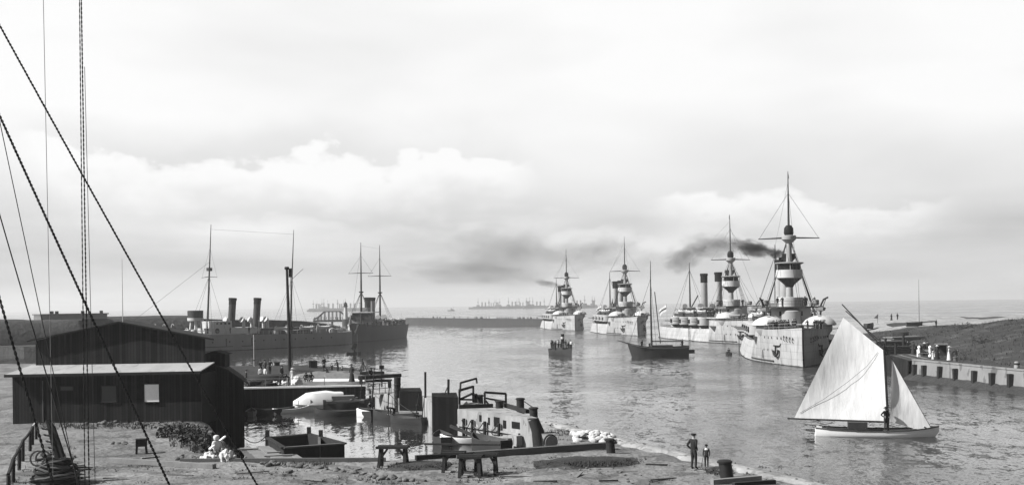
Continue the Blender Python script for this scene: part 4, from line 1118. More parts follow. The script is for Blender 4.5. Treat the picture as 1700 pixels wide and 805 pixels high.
    fl.add(gridp, [(i * 4 + j, i * 4 + j + 4, i * 4 + j + 5, i * 4 + j + 1) for i in range(6) for j in range(3)]); e = fl.build('ensign', 'cloth_white', t)
    cr = MB()
    for j0, j1 in ((1.2, 1.8),):
        pts = []
        for i in range(7):
            u = i / 6
            for v in (.38, .62): pts.append((-43.2 - .2 * v - 3.2 * u * .75, -3.0 * u * .5 + .35 * math.sin(u * 6 + v) - .04, 9.9 - v * 2.1 - u * 1.6 + .2 * math.sin(u * 5)))
        cr.add(pts, [(i * 2, i * 2 + 2, i * 2 + 3, i * 2 + 1) for i in range(6)]); cr.build('ensign_bar', 'cloth_black', e)
    # boat crane, carley gear and hammock nettings that break up the pale walls
    for s in (-1, 1):
        b = MB(); b.tube([(23.5, s * 4.6, 5.5), (23.4, s * 4.8, 9.6), (24.2, s * 5.2, 10.6), (26.4, s * 5.6, 10.9)], .16, 7); b.beam((23.4, s * 4.7, 8), (25.6, s * 5.4, 10.7), .1); b.build('boat_crane', 'ship_dark', t)
        ship_boat(t, 24.2, s * 4.7, 8.6, 6.5, 'ship_mid', 'ship_dark')
        for x0, x1, z in ((-18, -9, 6.9), (-7, 2, 6.9), (5, 13, 6.9)):
            b = MB(); b.beam((x0, s * 4.75, z), (x1, s * 4.85, z), .35, .75); b.build('hammock_netting', 'ship_dark', t)
        for x in (-16, -10, -2, 7, 15): MB().box((x, s * 4.45, 4.9), (1.0, .12, 1.9)).build('door', 'ship_dark', t)
        for x in (-13, -7.5, .5, 9.5, 17): MB().lathe([(.28, -.04), (.28, .04)], (x, s * 4.44, 5.2), 8, rot=Matrix.Rotation(R(90), 3, 'X')).build('scuttle', 'ship_black', t)
        b = MB(); b.prism([(2, s * 1.2), (2, s * 4.7), (9, s * 4.9), (9, s * 1.2)], 8.9, 9.0); b.build('awning', 'canvas', t)
        for z in (7.2, 9.8): MB().lathe([(.5, 0), (.5, .12)], (20.2, s * 3.5, z), 10, rot=Matrix.Rotation(R(90), 3, 'X')).build('lifebuoy', 'ship_mid', t)
        for k in range(4): MB().lathe([(.16, 0), (.2, .5), (.12, .6)], (30 + k * 2.6, s * (hb_at(fw, 30 + k * 2.6) - .9), 5.5), 8).build('bitt', 'ship_dark', t)
        b = MB(); b.tube(sag((39.5, s * 1.2, 5.6), (36.0, s * (skin_y(fw, 36, 3) + .1), 3.0), -.1, 4), .1, 5); b.build('anchor_chain', 'iron', t)
    MB().lathe([(.6, 5.5), (.7, 6.2), (.4, 6.5)], (36.5, 0, 0), 12).build('capstan', 'ship_dark', t)
    for x in (13.2, 5.2, -6.2, -13): MB().lathe([(.9, 6.4), (.9, 7.5), (.6, 7.9)], (x, 0, 0), 12).build('hatch_cowl', 'ship_dark', t)
    for x, y in ((6.5, 2.9), (6.5, -2.9), (-8.5, 2.7), (-8.5, -2.7)): ship_boat(t, x, y, 8.3, 8.5, 'ship_dark', 'ship_mid')
    b = MB()
    for s in (-1, 1):
        for k in range(5): b.beam((18.0 + (k - 2) * .9, s * 4.9, 6.5), (17.9, s * .35, 20.8), .05)
        for k in range(9):
            f = k / 10; b.beam((18.0 - 1.8 * (1 - f), s * lerp(4.9, .35, f), lerp(6.5, 20.8, f)), (18.0 + 1.8 * (1 - f), s * lerp(4.9, .35, f), lerp(6.5, 20.8, f)), .035)
    b.build('ratlines', 'rope', t)
    # piled deck gear amidships
    random.seed(5)
    for k in range(22):
        x = random.uniform(-18, 17); s = random.choice((-1, 1)); MB().box((x, s * random.uniform(1.5, 4.2), 6.42 + .6), (random.uniform(.8, 2), random.uniform(.8, 1.6), random.uniform(.8, 1.6))).build('deck_locker', random.choice(['ship_dark', 'ship_mid', 'ship_pale']), t)
    return t, fw, st

bship, FW, ST = make_battleship()
BS_LABELS = ['nearest pale grey battleship with black smoke at its funnel, bow behind the white sail',
             'second pale battleship in the line, two separate funnels showing left of its mast',
             'third pale battleship of the line, its dark bow behind the black sailing barge',
             'farthest pale battleship of the moored line, beside the end of the outer mole']
BS = []
def bs_place(fx, Yf, mx, Ym):
    f = Vector(((fx - CXP) / FPX * Yf, Yf, 0)); m_ = Vector(((mx - CXP) / FPX * Ym, Ym, 0)); d = (f - m_).normalized()
    return f - d * 18, math.atan2(d.y, d.x)
for i, a in enumerate(((1311, 203, 1288, 238.5), (1214, 300, 1146, 335.5), (1038, 392.6, 1013, 428.5), (941, 478, 924, 514))):
    o = bship if i == 0 else copy_tree(bship)
    pos, rz = bs_place(*a); o.location = pos; o.rotation_euler = (0, 0, rz)
    tag(o, BS_LABELS[i], 'warship', 'battleships moored in line along the east quay'); BS.append((pos, rz))
def on_ship(i, x, y, z):
    pos, rz = BS[i]; c, s = math.cos(rz), math.sin(rz)
    return Vector((pos.x + c * x - s * y, pos.y + s * x + c * y, z))

# grey two funnelled cruiser at the west mole
def make_grey_cruiser():
    t = thing('cruiser', 'dark grey two funnelled cruiser lying along the west mole behind the shed', 'warship')
    st = [(0, .8, .8, 3.6), (3, 2.6, 3.0, 3.4), (10, 4.2, 4.3, 3.3), (25, 4.9, 4.8, 3.4), (45, 4.9, 4.8, 3.7), (58, 3.9, 3.9, 4.0), (68, 2.2, 2.5, 4.3), (75, .8, 1.0, 4.6), (78, .1, .1, 4.8)]
    hull(t, st, 'hull_grey', lambda z: .9 * max(0, 1 - abs(z + .2) / 4), bul=.15)
    s_ = 1   # the port side shows (bow to the west, seen from the south)
    for x in (12, 16, 19, 22, 26, 30, 33, 37, 40, 44, 48, 53, 57):
        for s in (-1, 1):
            y = skin_y(st, x, 2.2); MB().lathe([(.22, -.03), (.22, .03)], (x, s * (y + .03), 2.2), 8, rot=Matrix.Rotation(R(90), 3, 'X')).build('porthole', 'ship_black', t)
    for s in (-1, 1):
        b = MB()
        for p, q in (((41, 1.0), (57, 1.1)), ((41, 1.0), (41, 3.0)), ((57, 1.1), (57, 3.2)), ((49, 1.05), (49, 3.0))):
            b.beam((p[0], s * (skin_y(st, p[0], p[1]) + .12), p[1]), (q[0], s * (skin_y(st, q[0], q[1]) + .12), q[1]), .16)
        b.build('net_boom', 'ship_dark', t)
    # bridge tower with its big drum forward of the mast
    for x, y in ((53.4, -1), (53.4, 1), (55.6, -1), (55.6, 1)): MB().beam((x, y, 4.0), (lerp(x, 54.5, .3), y * .8, 7.8), .32).build('tower_leg', 'ship_white', t)
    b = MB(); b.lathe([(1.9, 7.5), (1.95, 8.2)], (54.6, 0, 0), 20); b.build('tower_floor', 'ship_white', t)
    b = MB(); b.lathe([(1.85, 8.2), (1.9, 9.9), (1.75, 10.0)], (54.6, 0, 0), 20); b.build('tower_screen', 'ship_dark', t)
    b = MB(); b.prism([(37, -2.6), (37, 2.6), (52, 3.0), (52, -3.0)], 4.0, 5.6); b.build('deckhouse', 'ship_white', t)
    b = MB(); b.prism([(45, -2.2), (45, 2.2), (51, 2.4), (51, -2.4)], 5.6, 7.3); wh = b.build('wheelhouse', 'ship_white', t)
    for k in range(4):
        for s in (-1, 1): MB().box((46 + k * 1.3, s * 2.34, 6.7), (.55, .12, .5)).build('window', 'ship_black', wh)
    MB().lathe([(.7, 0), (.7, .2)], (50.4, 3.02, 4.9), 12, rot=Matrix.Rotation(R(90), 3, 'X')).build('lifebuoy', 'ship_dark', t)
    b = MB(); b.prism([(18, -2.4), (18, 2.4), (36, 2.6), (36, -2.6)], 3.4, 5.2); b.build('midship_house', 'ship_dark', t)
    b = MB(); b.prism([(7, -2.0), (7, 2.0), (17, 2.2), (17, -2.2)], 3.3, 4.6); b.build('after_house', 'ship_mid', t)
    for x in (43.5, 35.2): funnel(t, x, 0, 4.5, 12.9, .88, .75, 'ship_dark', 'ship_black', .82)
    for x, y in ((46.2, 1.8), (41, 2.0), (38.5, 2.2), (33, 2.0), (31, -1.6), (43, -1.9)): cowl(t, x, y, 5.2, 2.5, .75, 'ship_white')
    fm = MB().tube([(51, 0, 4.2), (50.2, 0, 18), (49.4, 0, 31.2)], [.26, .2, .07], 8).build('foremast', 'ship_dark', t)
    MB().tube([(50.1, -2.9, 18.1), (50.2, 0, 18.3), (50.1, 2.9, 18.1)], [.06, .11, .06], 6).build('signal_yard', 'ship_dark', fm)
    MB().box((50.1, 0, 20.1), (1.0, 1.0, .8)).build('lookout_top', 'ship_dark', fm)
    MB().tube([(23, 0, 3.5), (22.2, 0, 18), (21.3, 0, 31.2)], [.26, .2, .06], 8).build('mainmast', 'ship_dark', t)
    MB().beam((22.2, 0, 18), (18.3, .3, 20.8), .09).build('gaff', 'ship_dark', t)
    for s in (-1, 1):
        for dx in (-3, 1.5, 3.5):
            wire(t, (50.2, 0, 18.4), (51 + dx, s * 3.6, 4.2)); wire(t, (22.2, 0, 18.0), (23 + dx, s * 4.4, 3.6))
        wire(t, (50.1, s * 2.8, 18.1), (49.8, 0, 25.5), .025)
    wire(t, (49.9, 0, 22), (77, 0, 5), .03, 'forestay'); wire(t, (49.5, 0, 30), (21.4, 0, 30), .02, 'aerial_stay')
    for x, y in ((29.5, 3.8), (14, 3.6), (20.5, 3.9), (61, 2.6)):
        ship_boat(t, x, y, 4.6, 5.6, 'ship_white'); davit(t, x - 1.9, y - .9, 3.6, 1); davit(t, x + 1.9, y - .9, 3.6, 1)
    for x in (63, 65.5, 68, 70.2, 72): davit(t, x, 1.4, 4.3, 1, 'ship_white', 2.6)
    for x, z in ((27, 3.5), (10.5, 3.4), (31.5, 3.5), (57.8, 4.1)):
        b = MB(); b.lathe([(.9, z), (.9, z + .9), (.6, z + 1.3), (.1, z + 1.4)], (x, 3.2, 0), 12); gm = b.build('gun_shield', 'ship_pale', t)
        MB().tube([(x, 3.4, z + .9), (x - 1.2, 6.0, z + 1.1)], .1, 6).build('gun', 'ship_mid', gm)
    MB().box((6.5, 1.6, 4.0), (2.2, 1.6, 1.0)).build('skylight', 'ship_white', t)
    MB().tube([(1.0, 0, 3.6), (-.6, 0, 8.4)], .07, 6).build('ensign_staff', 'pole_pale', t)
    b = MB(); b.add([(-.5, 0, 8.2), (-1.8, .3, 7.6), (-2.7, .2, 6.6), (-2.2, .1, 6.0), (-1.0, .2, 6.6), (-.2, .05, 6.9)], [(0, 1, 4, 5), (1, 2, 3, 4)]); b.build('ensign', 'cloth_mid', t)
    rail_line(t, [(2, 2.0, 3.5), (10, 4.2, 3.4), (25, 4.7, 3.5), (45, 4.7, 3.8), (58, 3.8, 4.1), (68, 2.4, 4.4), (76, .6, 4.8)], .95, 'ship_pale')
    b = MB(); b.tube([(38.0, 4.2, 3.9), (38.0, 4.2, 7.4)], .12, 6); b.build('hose_post', 'ship_white', t)
    return t
gc = make_grey_cruiser()
d = Vector((-0.573, -0.82, 0)); gc.location = (-46, 324, 0); gc.rotation_euler = (0, 0, math.atan2(d.y, d.x))
# facing: bow vector points west-south, its port side (+y local) is to its left = south-east, toward the viewer

def make_old_cruiser():
    t = thing('cruiser', 'two masted dark hulled cruiser with crossed yards and twin funnels, bow on', 'warship')
    st = [(0, 1.0, 1.6, 4.3), (3, 2.6, 3.4, 4.2), (12, 4.6, 4.6, 4.1), (28, 5.0, 4.8, 4.1), (42, 4.2, 4.4, 4.4), (50, 2.4, 3.1, 4.8), (55, .7, 1.3, 5.2), (57, .08, .12, 5.4)]
    hull(t, st, 'hull_dark', lambda z: .9 * max(0, 1 - abs(z + .2) / 4) + .05, bul=.3)
    b = MB()
    for s in (-1, 1):
        b.add([(56.2, s * .45, 5.3), (54.3, s * 1.72, 5.2), (54.8, s * 1.25, 3.6), (56.4, s * .36, .6)], [(0, 1, 2, 3) if s > 0 else (3, 2, 1, 0)])
    b.build('sunlit_bow_patch', 'ship_white', t)  # white patches on both bow faces, the sunlit look put into the colour
    b = MB(); b.prism([(36, -2.4), (36, 2.4), (45, 2.6), (45, -2.6)], 4.4, 6.6); b.build('deckhouse', 'ship_mid', t)
    b = MB(); b.prism([(41.2, -2.7), (41.2, 2.7), (46, 2.9), (46, -2.9)], 6.6, 8.6); wh = b.build('bridge_house', 'ship_dark', t)
    for y in (-1.6, 0, 1.6): MB().box((46.05, y, 7.7), (.1, .8, .6)).build('window', 'ship_black', wh)
    b = MB(); b.prism([(39, -3.6), (39, 3.6), (46.5, 3.8), (46.5, -3.8)], 8.6, 8.85); b.build('bridge_roof', 'ship_white', t)
    MB().box((43.0, .4, 9.5), (2.4, 2.2, 1.3)).build('canvas_screen', 'ship_mid', t)
    for x, m_ in ((39.5, 'ship_dark'), (34.8, 'ship_pale')): funnel(t, x, 0, 5, 13.2, .95, .2, m_, 'ship_black', .88)
    for x, y in ((35, 2.2), (30, 2.4), (30, -2.4), (26, 1.8), (36, -2.2)): cowl(t, x, y, 4.5, 2.8, .8, 'ship_mid')
    for x0, zt, zy in ((46.2, 30, 20.6), (26, 30.2, 20.2)):
        ms = MB(); ms.tube([(x0, 0, 4.4), (x0 - .3, 0, 17), (x0 - .5, 0, zt)], [.36, .28, .08], 8); ms = ms.build('mast', 'ship_dark', t)
        MB().tube([(x0 - .1, -3.9, zy), (x0 - .1, 0, zy + .1), (x0 - .1, 3.9, zy)], [.07, .14, .07], 6).build('yard', 'ship_dark', ms)
        MB().lathe([(.4, 0), (.75, .3), (.7, .5)], (x0 - .3, 0, 14.6), 10).build('top', 'ship_dark', ms)
        for s in (-1, 1):
            for dx in (-2.5, 0, 2.5): wire(t, (x0 - .3, 0, 15), (x0 + dx, s * 4.3, 4.5), .05)
            wire(t, (x0 - .1, s * 3.8, zy), (x0 - .4, 0, 26), .025)
    wire(t, (45.7, 0, 28), (56.5, 0, 5.6), .03, 'forestay'); wire(t, (45.8, 0, 29), (25.6, 0, 29), .02, 'aerial_stay')
    for x, y, m_ in ((41, 4.3, 'ship_white'), (32, 4.5, 'ship_mid'), (22, 4.3, 'ship_white'), (14, 4.2, 'ship_white'), (34, -4.5, 'ship_white')):
        ship_boat(t, x, y, 5.6, 6, m_); davit(t, x - 2, y * .8, 4.4, 1 if y > 0 else -1); davit(t, x + 2, y * .8, 4.4, 1 if y > 0 else -1)
    b = MB(); b.prism([(3, -2.2), (3, 2.2), (14, 3.0), (14, -3.0)], 4.2, 5.6); b.build('poop_house', 'ship_dark', t)
    b = MB(); b.prism([(4, -3.0), (4, 3.0), (18, 3.6), (18, -3.6)], 6.4, 6.5); b.build('awning', 'canvas', t)
    MB().tube([(.6, 0, 4.4), (-.6, 0, 8.4)], .08, 6).build('ensign_staff', 'pole_pale', t)
    rail_line(t, [(1, 1.6, 4.4), (12, 4.5, 4.2), (28, 4.7, 4.2), (42, 4.3, 4.5), (50, 3.0, 4.9), (56, .6, 5.4)], 1.0, 'ship_pale')
    for k in range(6): MB().box((20 + k * 1.5, 3.0 - .4 * (k % 2), 4.7), (1.1, 1.2, 1.0 + .4 * (k % 3))).build('deck_locker', ['ship_dark', 'ship_mid'][k % 2], t)
    return t
oc = make_old_cruiser()
bow = W(582, 568, 0); dv = Vector((-.17, -.985, 0)).normalized()
oc.location = bow - dv * 57; oc.rotation_euler = (0, 0, math.atan2(dv.y, dv.x))

# fleet lying far out on the roads
def make_far_ship():
    t = thing('distant_warship', None, 'warship')
    st = [(-50, 1, 2, 5), (-44, 6, 6.5, 5), (0, 9, 9, 5), (40, 6, 6, 6), (52, .2, .2, 6.5)]
    hull(t, st, 'far_ship', deck_m='far_ship')
    b = MB(); b.prism([(-28, -5), (-28, 5), (26, 5), (26, -5)], 5, 9.5); b.build('superstructure', 'far_ship', t)
    b = MB(); b.prism([(14, -5), (14, 5), (22, 5), (22, -5)], 9.5, 14); b.build('bridge', 'far_ship', t)
    for x in (4, -8): MB().tube([(x, 0, 9), (x - .5, 0, 23)], 2.2, 10).build('funnel', 'far_ship', t)
    for x, h in ((18, 37), (-22, 34)):
        ms = MB(); ms.tube([(x, 0, 9), (x, 0, h)], [1.0, .5], 6); ms = ms.build('mast', 'far_ship', t)
        MB().lathe([(1, 0), (2.6, 1), (2.6, 3)], (x, 0, 21), 10).build('fighting_top', 'far_ship', ms)
    for x in (32, -36): MB().lathe([(5, 5), (5, 8), (3, 9)], (x, 0, 0), 12).build('turret', 'far_ship', t)
    return t
fs = make_far_ship(); first = True
far_list = [(802, 3900, 20), (826, 4100, 65), (852, 3700, 30), (877, 3500, 75), (893, 3800, 15), (962, 3300, 30), (985, 3600, 75), (818, 4600, 40), (865, 4500, 25)]
far_left = [(528, 3400, 60), (548, 3200, 25), (566, 3500, 70), (584, 3300, 20), (536, 3900, 35)]
for k, (px, Y, an) in enumerate(far_list + far_left):
    o = fs if first else copy_tree(fs); first = False
    p = A(px, 500, Y); o.location = (p.x, p.y, 0); o.rotation_euler = (0, 0, R(an) if k % 2 else R(an + 180))
    if k < len(far_list): tag(o, 'tiny hazy warship anchored on the horizon behind the outer mole and the farthest battleships', 'warship', 'fleet on the horizon beyond the outer mole')
    else: tag(o, 'tiny hazy warship on the horizon behind the iron footbridge', 'warship', 'fleet on the horizon behind the footbridge')
# ------------------------------------------------------------------ boats
def open_boat(parent, L, B, D, m, inside='boat_inside', sheer=.25, transom=.5, name='hull', thw=3, free=None):
    """open boat along +x (bow), waterline at z = 0; D = freeboard"""
    ts = [0, .08, .25, .45, .65, .82, .93, 1.0]; outr, inn = [], []
    def half(t): 
        if t < .45: return lerp(transom, 1, sm(0, .45, t))
        return max(.02, (1 - ((t - .45) / .55) ** 2.2))
    for t in ts:
        x = (t - .5) * L; hb = half(t) * B / 2; z = D + sheer * ((t - .4) / .6) ** 2
        dx = .12 * L * 0
        ring = [(hb, z), (hb * .97, z * .5), (hb * .75, -.12), (0, -.3)]
        outr.append([(x, y, zz) for y, zz in ring] + [(x, -y, zz) for y, zz in ring[-2::-1]])
        k = max(.0, hb - .07); ri = [(k, z + .01), (k * .95, z * .55), (k * .7, .06), (0, .02)]
        xi = max(-.5 * L + .1, min(.5 * L - .18, x)); inn.append([(xi, y, zz) for y, zz in ri] + [(xi, -y, zz) for y, zz in ri[-2::-1]])
    b = MB(); b.loft(outr); b.add(outr[0], [tuple(range(7))[::-1]]); b.loft([r[::-1] for r in inn], mi=1)
    n = len(ts); gl = [r[0] for r in outr]; gi = [r[0] for r in inn]; gr_ = [r[-1] for r in outr]; gri = [r[-1] for r in inn]
    b.add(gl + gi, [(i, i + 1, n + i + 1, n + i) for i in range(n - 1)], mi=0); b.add(gr_ + gri, [(i + 1, i, n + i, n + i + 1) for i in range(n - 1)], mi=0)
    b.add(inn[0], [tuple(range(7))], mi=1)
    h = b.build(name, [m, inside], parent)
    for i in range(thw):
        t = .2 + .5 * i / max(1, thw - 1); MB().box(((t - .5) * L, 0, D * .7), (.25, half(t) * B * .8, .05)).build('thwart', 'mid_wood', parent)
    return h

def boat(px, py, ang, L, B, D, m, label, name='rowing_boat', cat='boat', group=None, **kw):
    p = W(px, py, 0); t = thing(name, label, cat, p, R(ang), group)
    open_boat(t, L, B, D, m, **kw); return t

# white gaff sloop with its helmsman
MY = 86.5
mb = A(1474, 724, MY); t = thing('sailing_boat', 'small white gaff rigged sloop under sail heading for the east sea wall', 'sailing boat', (mb.x, mb.y, 0), 0)
HR = R(-13)
def turn(o): o.rotation_euler = (0, 0, HR); return o
st = [(-5.3, .35, .55, .60), (-4.4, .8, .98, .54), (-2.4, 1.12, 1.22, .46), (-.3, 1.18, 1.22, .44), (1.4, .85, .95, .50), (2.7, .4, .5, .62), (3.65, .04, .05, .76)]
rings = []; inn = []
for i, (x, hw, hd, zd) in enumerate(st):
    lev = [(hd, zd), (lerp(hd, hw, .5) * 1.01, zd * .5), (hw, .03), (hw * .7, -.3), (0, -.5)]
    sh_ = .25 if i == len(st) - 1 else 0
    rings.append([(x + (.0 if z > .3 else -sh_), y, z) for y, z in lev] + [(x + (.0 if z > .3 else -sh_), -y, z) for y, z in lev[-2::-1]])
b = MB(); b.loft(rings); b.add(rings[0], [tuple(range(9))[::-1]]); turn(b.build('hull', 'boat_white', t))
b = MB(); n = len(st)
b.add([(x, hd - .02, zd - .06) for x, hw, hd, zd in st] + [(x, hd * .6, zd - .05) for x, hw, hd, zd in st] + [(x, -hd * .6, zd - .05) for x, hw, hd, zd in st] + [(x, -hd + .02, zd - .06) for x, hw, hd, zd in st],
      [(k * n + i, (k + 1) * n + i, (k + 1) * n + i + 1, k * n + i + 1) for i in range(n - 1) for k in range(3) if not (k == 1 and i in (1, 2))]); turn(b.build('deck', 'boat_inside', t))
b = MB(); b.box((-2.3, 0, .12), (3.9, 1.3, .06)); turn(b.build('cockpit_floor', 'boat_dark', t))
for s in (-1, 1): b = MB(); b.tube([(x, s * hd, zd + .02) for x, hw, hd, zd in st], .05, 5); turn(b.build('gunwale', 'boat_dark', t))
turn(MB().prism([(-2.9, -.55), (-2.9, .55), (-1.5, .52), (-1.5, -.52)], .5, 1.05).build('cabin', 'boat_dark', t))
turn(MB().beam((-5.0, 0, .7), (-5.25, 0, -.4), .12, .4).build('rudder', 'boat_white', t)); turn(MB().beam((-5.05, 0, .75), (-4.0, .1, .95), .06).build('tiller', 'mid_wood', t))
sc_ = MY / FPX                                   # metres per photo pixel in the plane of the mast
def sp(px, py, off): q = A(px, py, MY); return Vector(((q.x - mb.x), off, q.z))
tack, throat, peak, clew = sp(1473, 699, .02), sp(1467, 581, .05), sp(1400, 527, 2.2), sp(1319, 693, 3.0)
def persp(v, off):                               # keep the sight line when a corner swings away from the mast plane
    q = Vector((mb.x + v.x, mb.y, v.z)) - Vector((0, 0, CAMZ)); k = (MY + off) / MY; q = q * k + Vector((0, 0, CAMZ)); return Vector((q.x - mb.x, off, q.z))
P_ = persp(sp(1400, 527, 0), 2.0); C_ = persp(sp(1319, 693, 0), 2.6); T_ = sp(1473, 699, .0); H_ = sp(1467, 581, .1)
def quad_sail(a, b_, c, d, camber, n=14, bulge=Vector((.0, 1, 0))):
    """a tack, b throat, c peak, d clew"""
    vs, fs = [], []
    for i in range(n + 1):
        u = i / n
        for j in range(n + 1):
            v = j / n; lo = a.lerp(d, u); hi_ = b_.lerp(c, u); p = lo.lerp(hi_, v)
            p = p + bulge * camber * math.sin(math.pi * u ** .8) * math.sin(math.pi * min(1, v * .9 + .06)) + Vector((0, 0, -.10 * math.sin(math.pi * u) * (1 - v)))
            vs.append(p)
    for i in range(n):
        for j in range(n): fs.append((i * (n + 1) + j, (i + 1) * (n + 1) + j, (i + 1) * (n + 1) + j + 1, i * (n + 1) + j + 1))
    return vs, fs
b = MB(); vs, fs = quad_sail(T_, H_, P_, C_, .7); b.add(vs, fs, sm=True); ms = b.build('mainsail', 'sail', t)
def sl_(u, v):
    i = T_.lerp(C_, u).lerp(H_.lerp(P_, u), v) + Vector((0, 1, 0)) * .55 * math.sin(math.pi * u ** .8) * math.sin(math.pi * min(1, v * .9 + .06)); return i + Vector((0, -.05, -.10 * math.sin(math.pi * u) * (1 - v)))
MB().tube([sl_(u, v) for u, v in ((.97, .05), (.75, .22), (.5, .45), (.28, .68), (.12, .92))], .012, 4).build('topping_line', 'rope', ms)
MB().tube([T_.lerp(H_, k) + Vector((.05, -.04, 0)) for k in (0, .5, 1)] + [H_ + Vector((.06, 0, .5))], [.1, .09, .08, .07], 8).build('mast', 'dark_wood', t)
MB().tube([(0, 0, .4), T_ + Vector((.05, 0, 0))], .1, 8).build('mast_foot', 'dark_wood', t)
G_ = persp(sp(1398, 505, 0), 2.15)
MB().tube([H_ + Vector((0, -.05, .12)), G_], [.06, .045], 7).build('gaff', 'dark_wood', t)
MB().tube([H_ + Vector((0, -.05, .45)), persp(sp(1404, 516, 0), 2.1)], .035, 6).build('peak_spar', 'dark_wood', t)
MB().tube([T_ + Vector((.05, 0, -.05)), C_ + Vector((-.5, .15, -.06))], [.075, .06], 7).build('boom', 'dark_wood', t)
J0, J1, J2 = sp(1481, 596, .0), persp(sp(1549, 716, 0), -.75), persp(sp(1478, 699, 0), -.3)
b = MB(); vs, fs = quad_sail(J2, J0 + Vector((0, 0, 0)), J0 + Vector((.02, 0, -.02)), J1, .28, 10); b.add(vs, fs, sm=True); b.build('jib', 'sail', t)
MB().tube([H_ + Vector((.1, 0, .2)), J0, J1 + Vector((.02, 0, -.03))], .02, 4).build('forestay', 'rope', t)
MB().tube([(2.6 * math.cos(HR), 2.6 * math.sin(HR), .72), (J1.x + .05, J1.y, J1.z - .06)], .06, 6).build('bowsprit', 'dark_wood', t)
hp = A(1471, 717, MY - .6); person('man_akimbo', (hp.x, hp.y, .5), R(20), 'dark clad helmsman standing at the mast of the white sloop', scale=.97)

# dark sailing barge
p = W(1094, 592, 0); t = thing('sailing_barge', 'black hulled sailing barge with bare mast lying off the third battleship', 'sailing barge', p, R(180 + 8))
st = [(-5.6, 1.2, 1.5, 1.75), (-4.6, 1.6, 1.85, 1.6), (-2, 1.95, 2.1, 1.5), (1.5, 1.95, 2.1, 1.6), (4.2, 1.3, 1.7, 1.95), (5.4, .4, .9, 2.3), (5.9, .08, .25, 2.5)]
hull(t, st, 'boat_dark', lambda z: -.55 + .3 * z, deck_m='boat_inside', bul=.35, keel=-.6)
b = MB(); 
for s in (-1, 1): b.tube([(x, s * (hd + .04), zd + .12) for x, hw, hd, zd in st], .07, 5); 
b.build('wale', 'mid_wood', t)
MB().box((-.4, 0, 1.95), (4.2, 2.2, .6)).build('hatch', 'boat_inside', t)
MB().tube([(1.4, 0, 1.5), (1.5, 0, 9), (1.45, 0, 18.4)], [.2, .16, .05], 8).build('mast', 'dark_wood', t)
MB().tube([(1.3, 0, 3.0), (-4.8, 0, 2.9)], .12, 6).build('boom', 'dark_wood', t); MB().tube([(5.6, 0, 2.5), (8.2, .2, 3.3)], [.12, .06], 6).build('bowsprit', 'dark_wood', t)
MB().tube([(-.3, .1, 2.6), (.7, 0, 12.5)], .09, 6).build('gaff', 'dark_wood', t)
for q in ((5.8, 0, 2.7), (1, 1.9, 1.9), (1, -1.9, 1.9)): wire(t, (1.5, 0, 15), q, .03)
MB().box((-6.3, 0, .9), (1.6, .14, .75)).build('rudder', 'boat_dark', t); MB().beam((-6.1, 0, 1.6), (-4.2, 0, 2.35), .1).build('tiller', 'dark_wood', t)
for dx, kk, lab in ((-4.6, 'man', 'man at the tiller of the black sailing barge'), (1.9, 'man_bend', 'man bending by the mast of the black sailing barge'), (3.4, 'man', 'man in the bow of the black sailing barge')):
    a = R(188); person(kk, (p.x + dx * math.cos(a), p.y + dx * math.sin(a) - .3, 1.62), R(30), lab)

# crowded steam launch
p = W(932, 589, 0); LA = R(-65); t = thing('steam_launch', 'small dark steam launch crowded with passengers in the middle of the fairway', 'launch', p, LA)
open_boat(t, 9, 3.0, 1.0, 'boat_dark', sheer=.5, thw=4)
b = MB(); b.tube([(.6, 0, .4), (.6, 0, 4.3)], .33, 12); f = b.build('funnel', 'ship_black', t); MB().tube([(.6, 0, 3.3), (.6, 0, 3.75)], .35, 12).build('white_band', 'ship_white', f)
MB().box((1.0, 0, .9), (2.6, 1.9, 1.2)).build('boiler_casing', 'boat_dark', t)
MB().tube([(-4.2, 0, 1.0), (-4.6, 0, 3.0)], .05, 6).build('flag_staff', 'dark_wood', t)
b = MB(); b.add([(-4.55, 0, 2.9), (-5.2, .9, 2.7), (-5.1, .9, 2.0), (-4.45, 0, 2.1)], [(0, 1, 2, 3)]); b.build('flag', 'cloth_dark', t)
random.seed(3)
lp = [(-3.7, .5), (-3.2, -.6), (-2.6, .7), (-2.0, -.8), (-1.3, .8), (2.6, .7), (2.4, -.8), (3.2, 0), (3.7, .3), (-.9, -1.0), (1.7, 1.1), (-.3, 1.15), (-3.0, 0), (-2.3, -.1), (-1.6, .1), (2.0, .2), (2.9, .8), (-3.6, -.3), (-1.0, .4), (-.5, -1.1)]
for k, (x, y) in enumerate(lp):
    q = (p.x + math.cos(LA) * x - math.sin(LA) * y, p.y + math.sin(LA) * x + math.cos(LA) * y, .85 + .25 * (k % 3))
    kk = ['man', 'sailor', 'man_white', 'woman_dark', 'sailor_cap', 'man'][k % 6]
    if kk == 'man_white': person(kk, q, random.uniform(-1, 1), 'passenger in a white jacket standing in the crowded steam launch', 'white jacketed launch passengers')
    else: person(kk, q, random.uniform(-1.2, 1.2), 'dark clad passenger packed aboard the crowded steam launch', 'dark clad launch passengers')
    
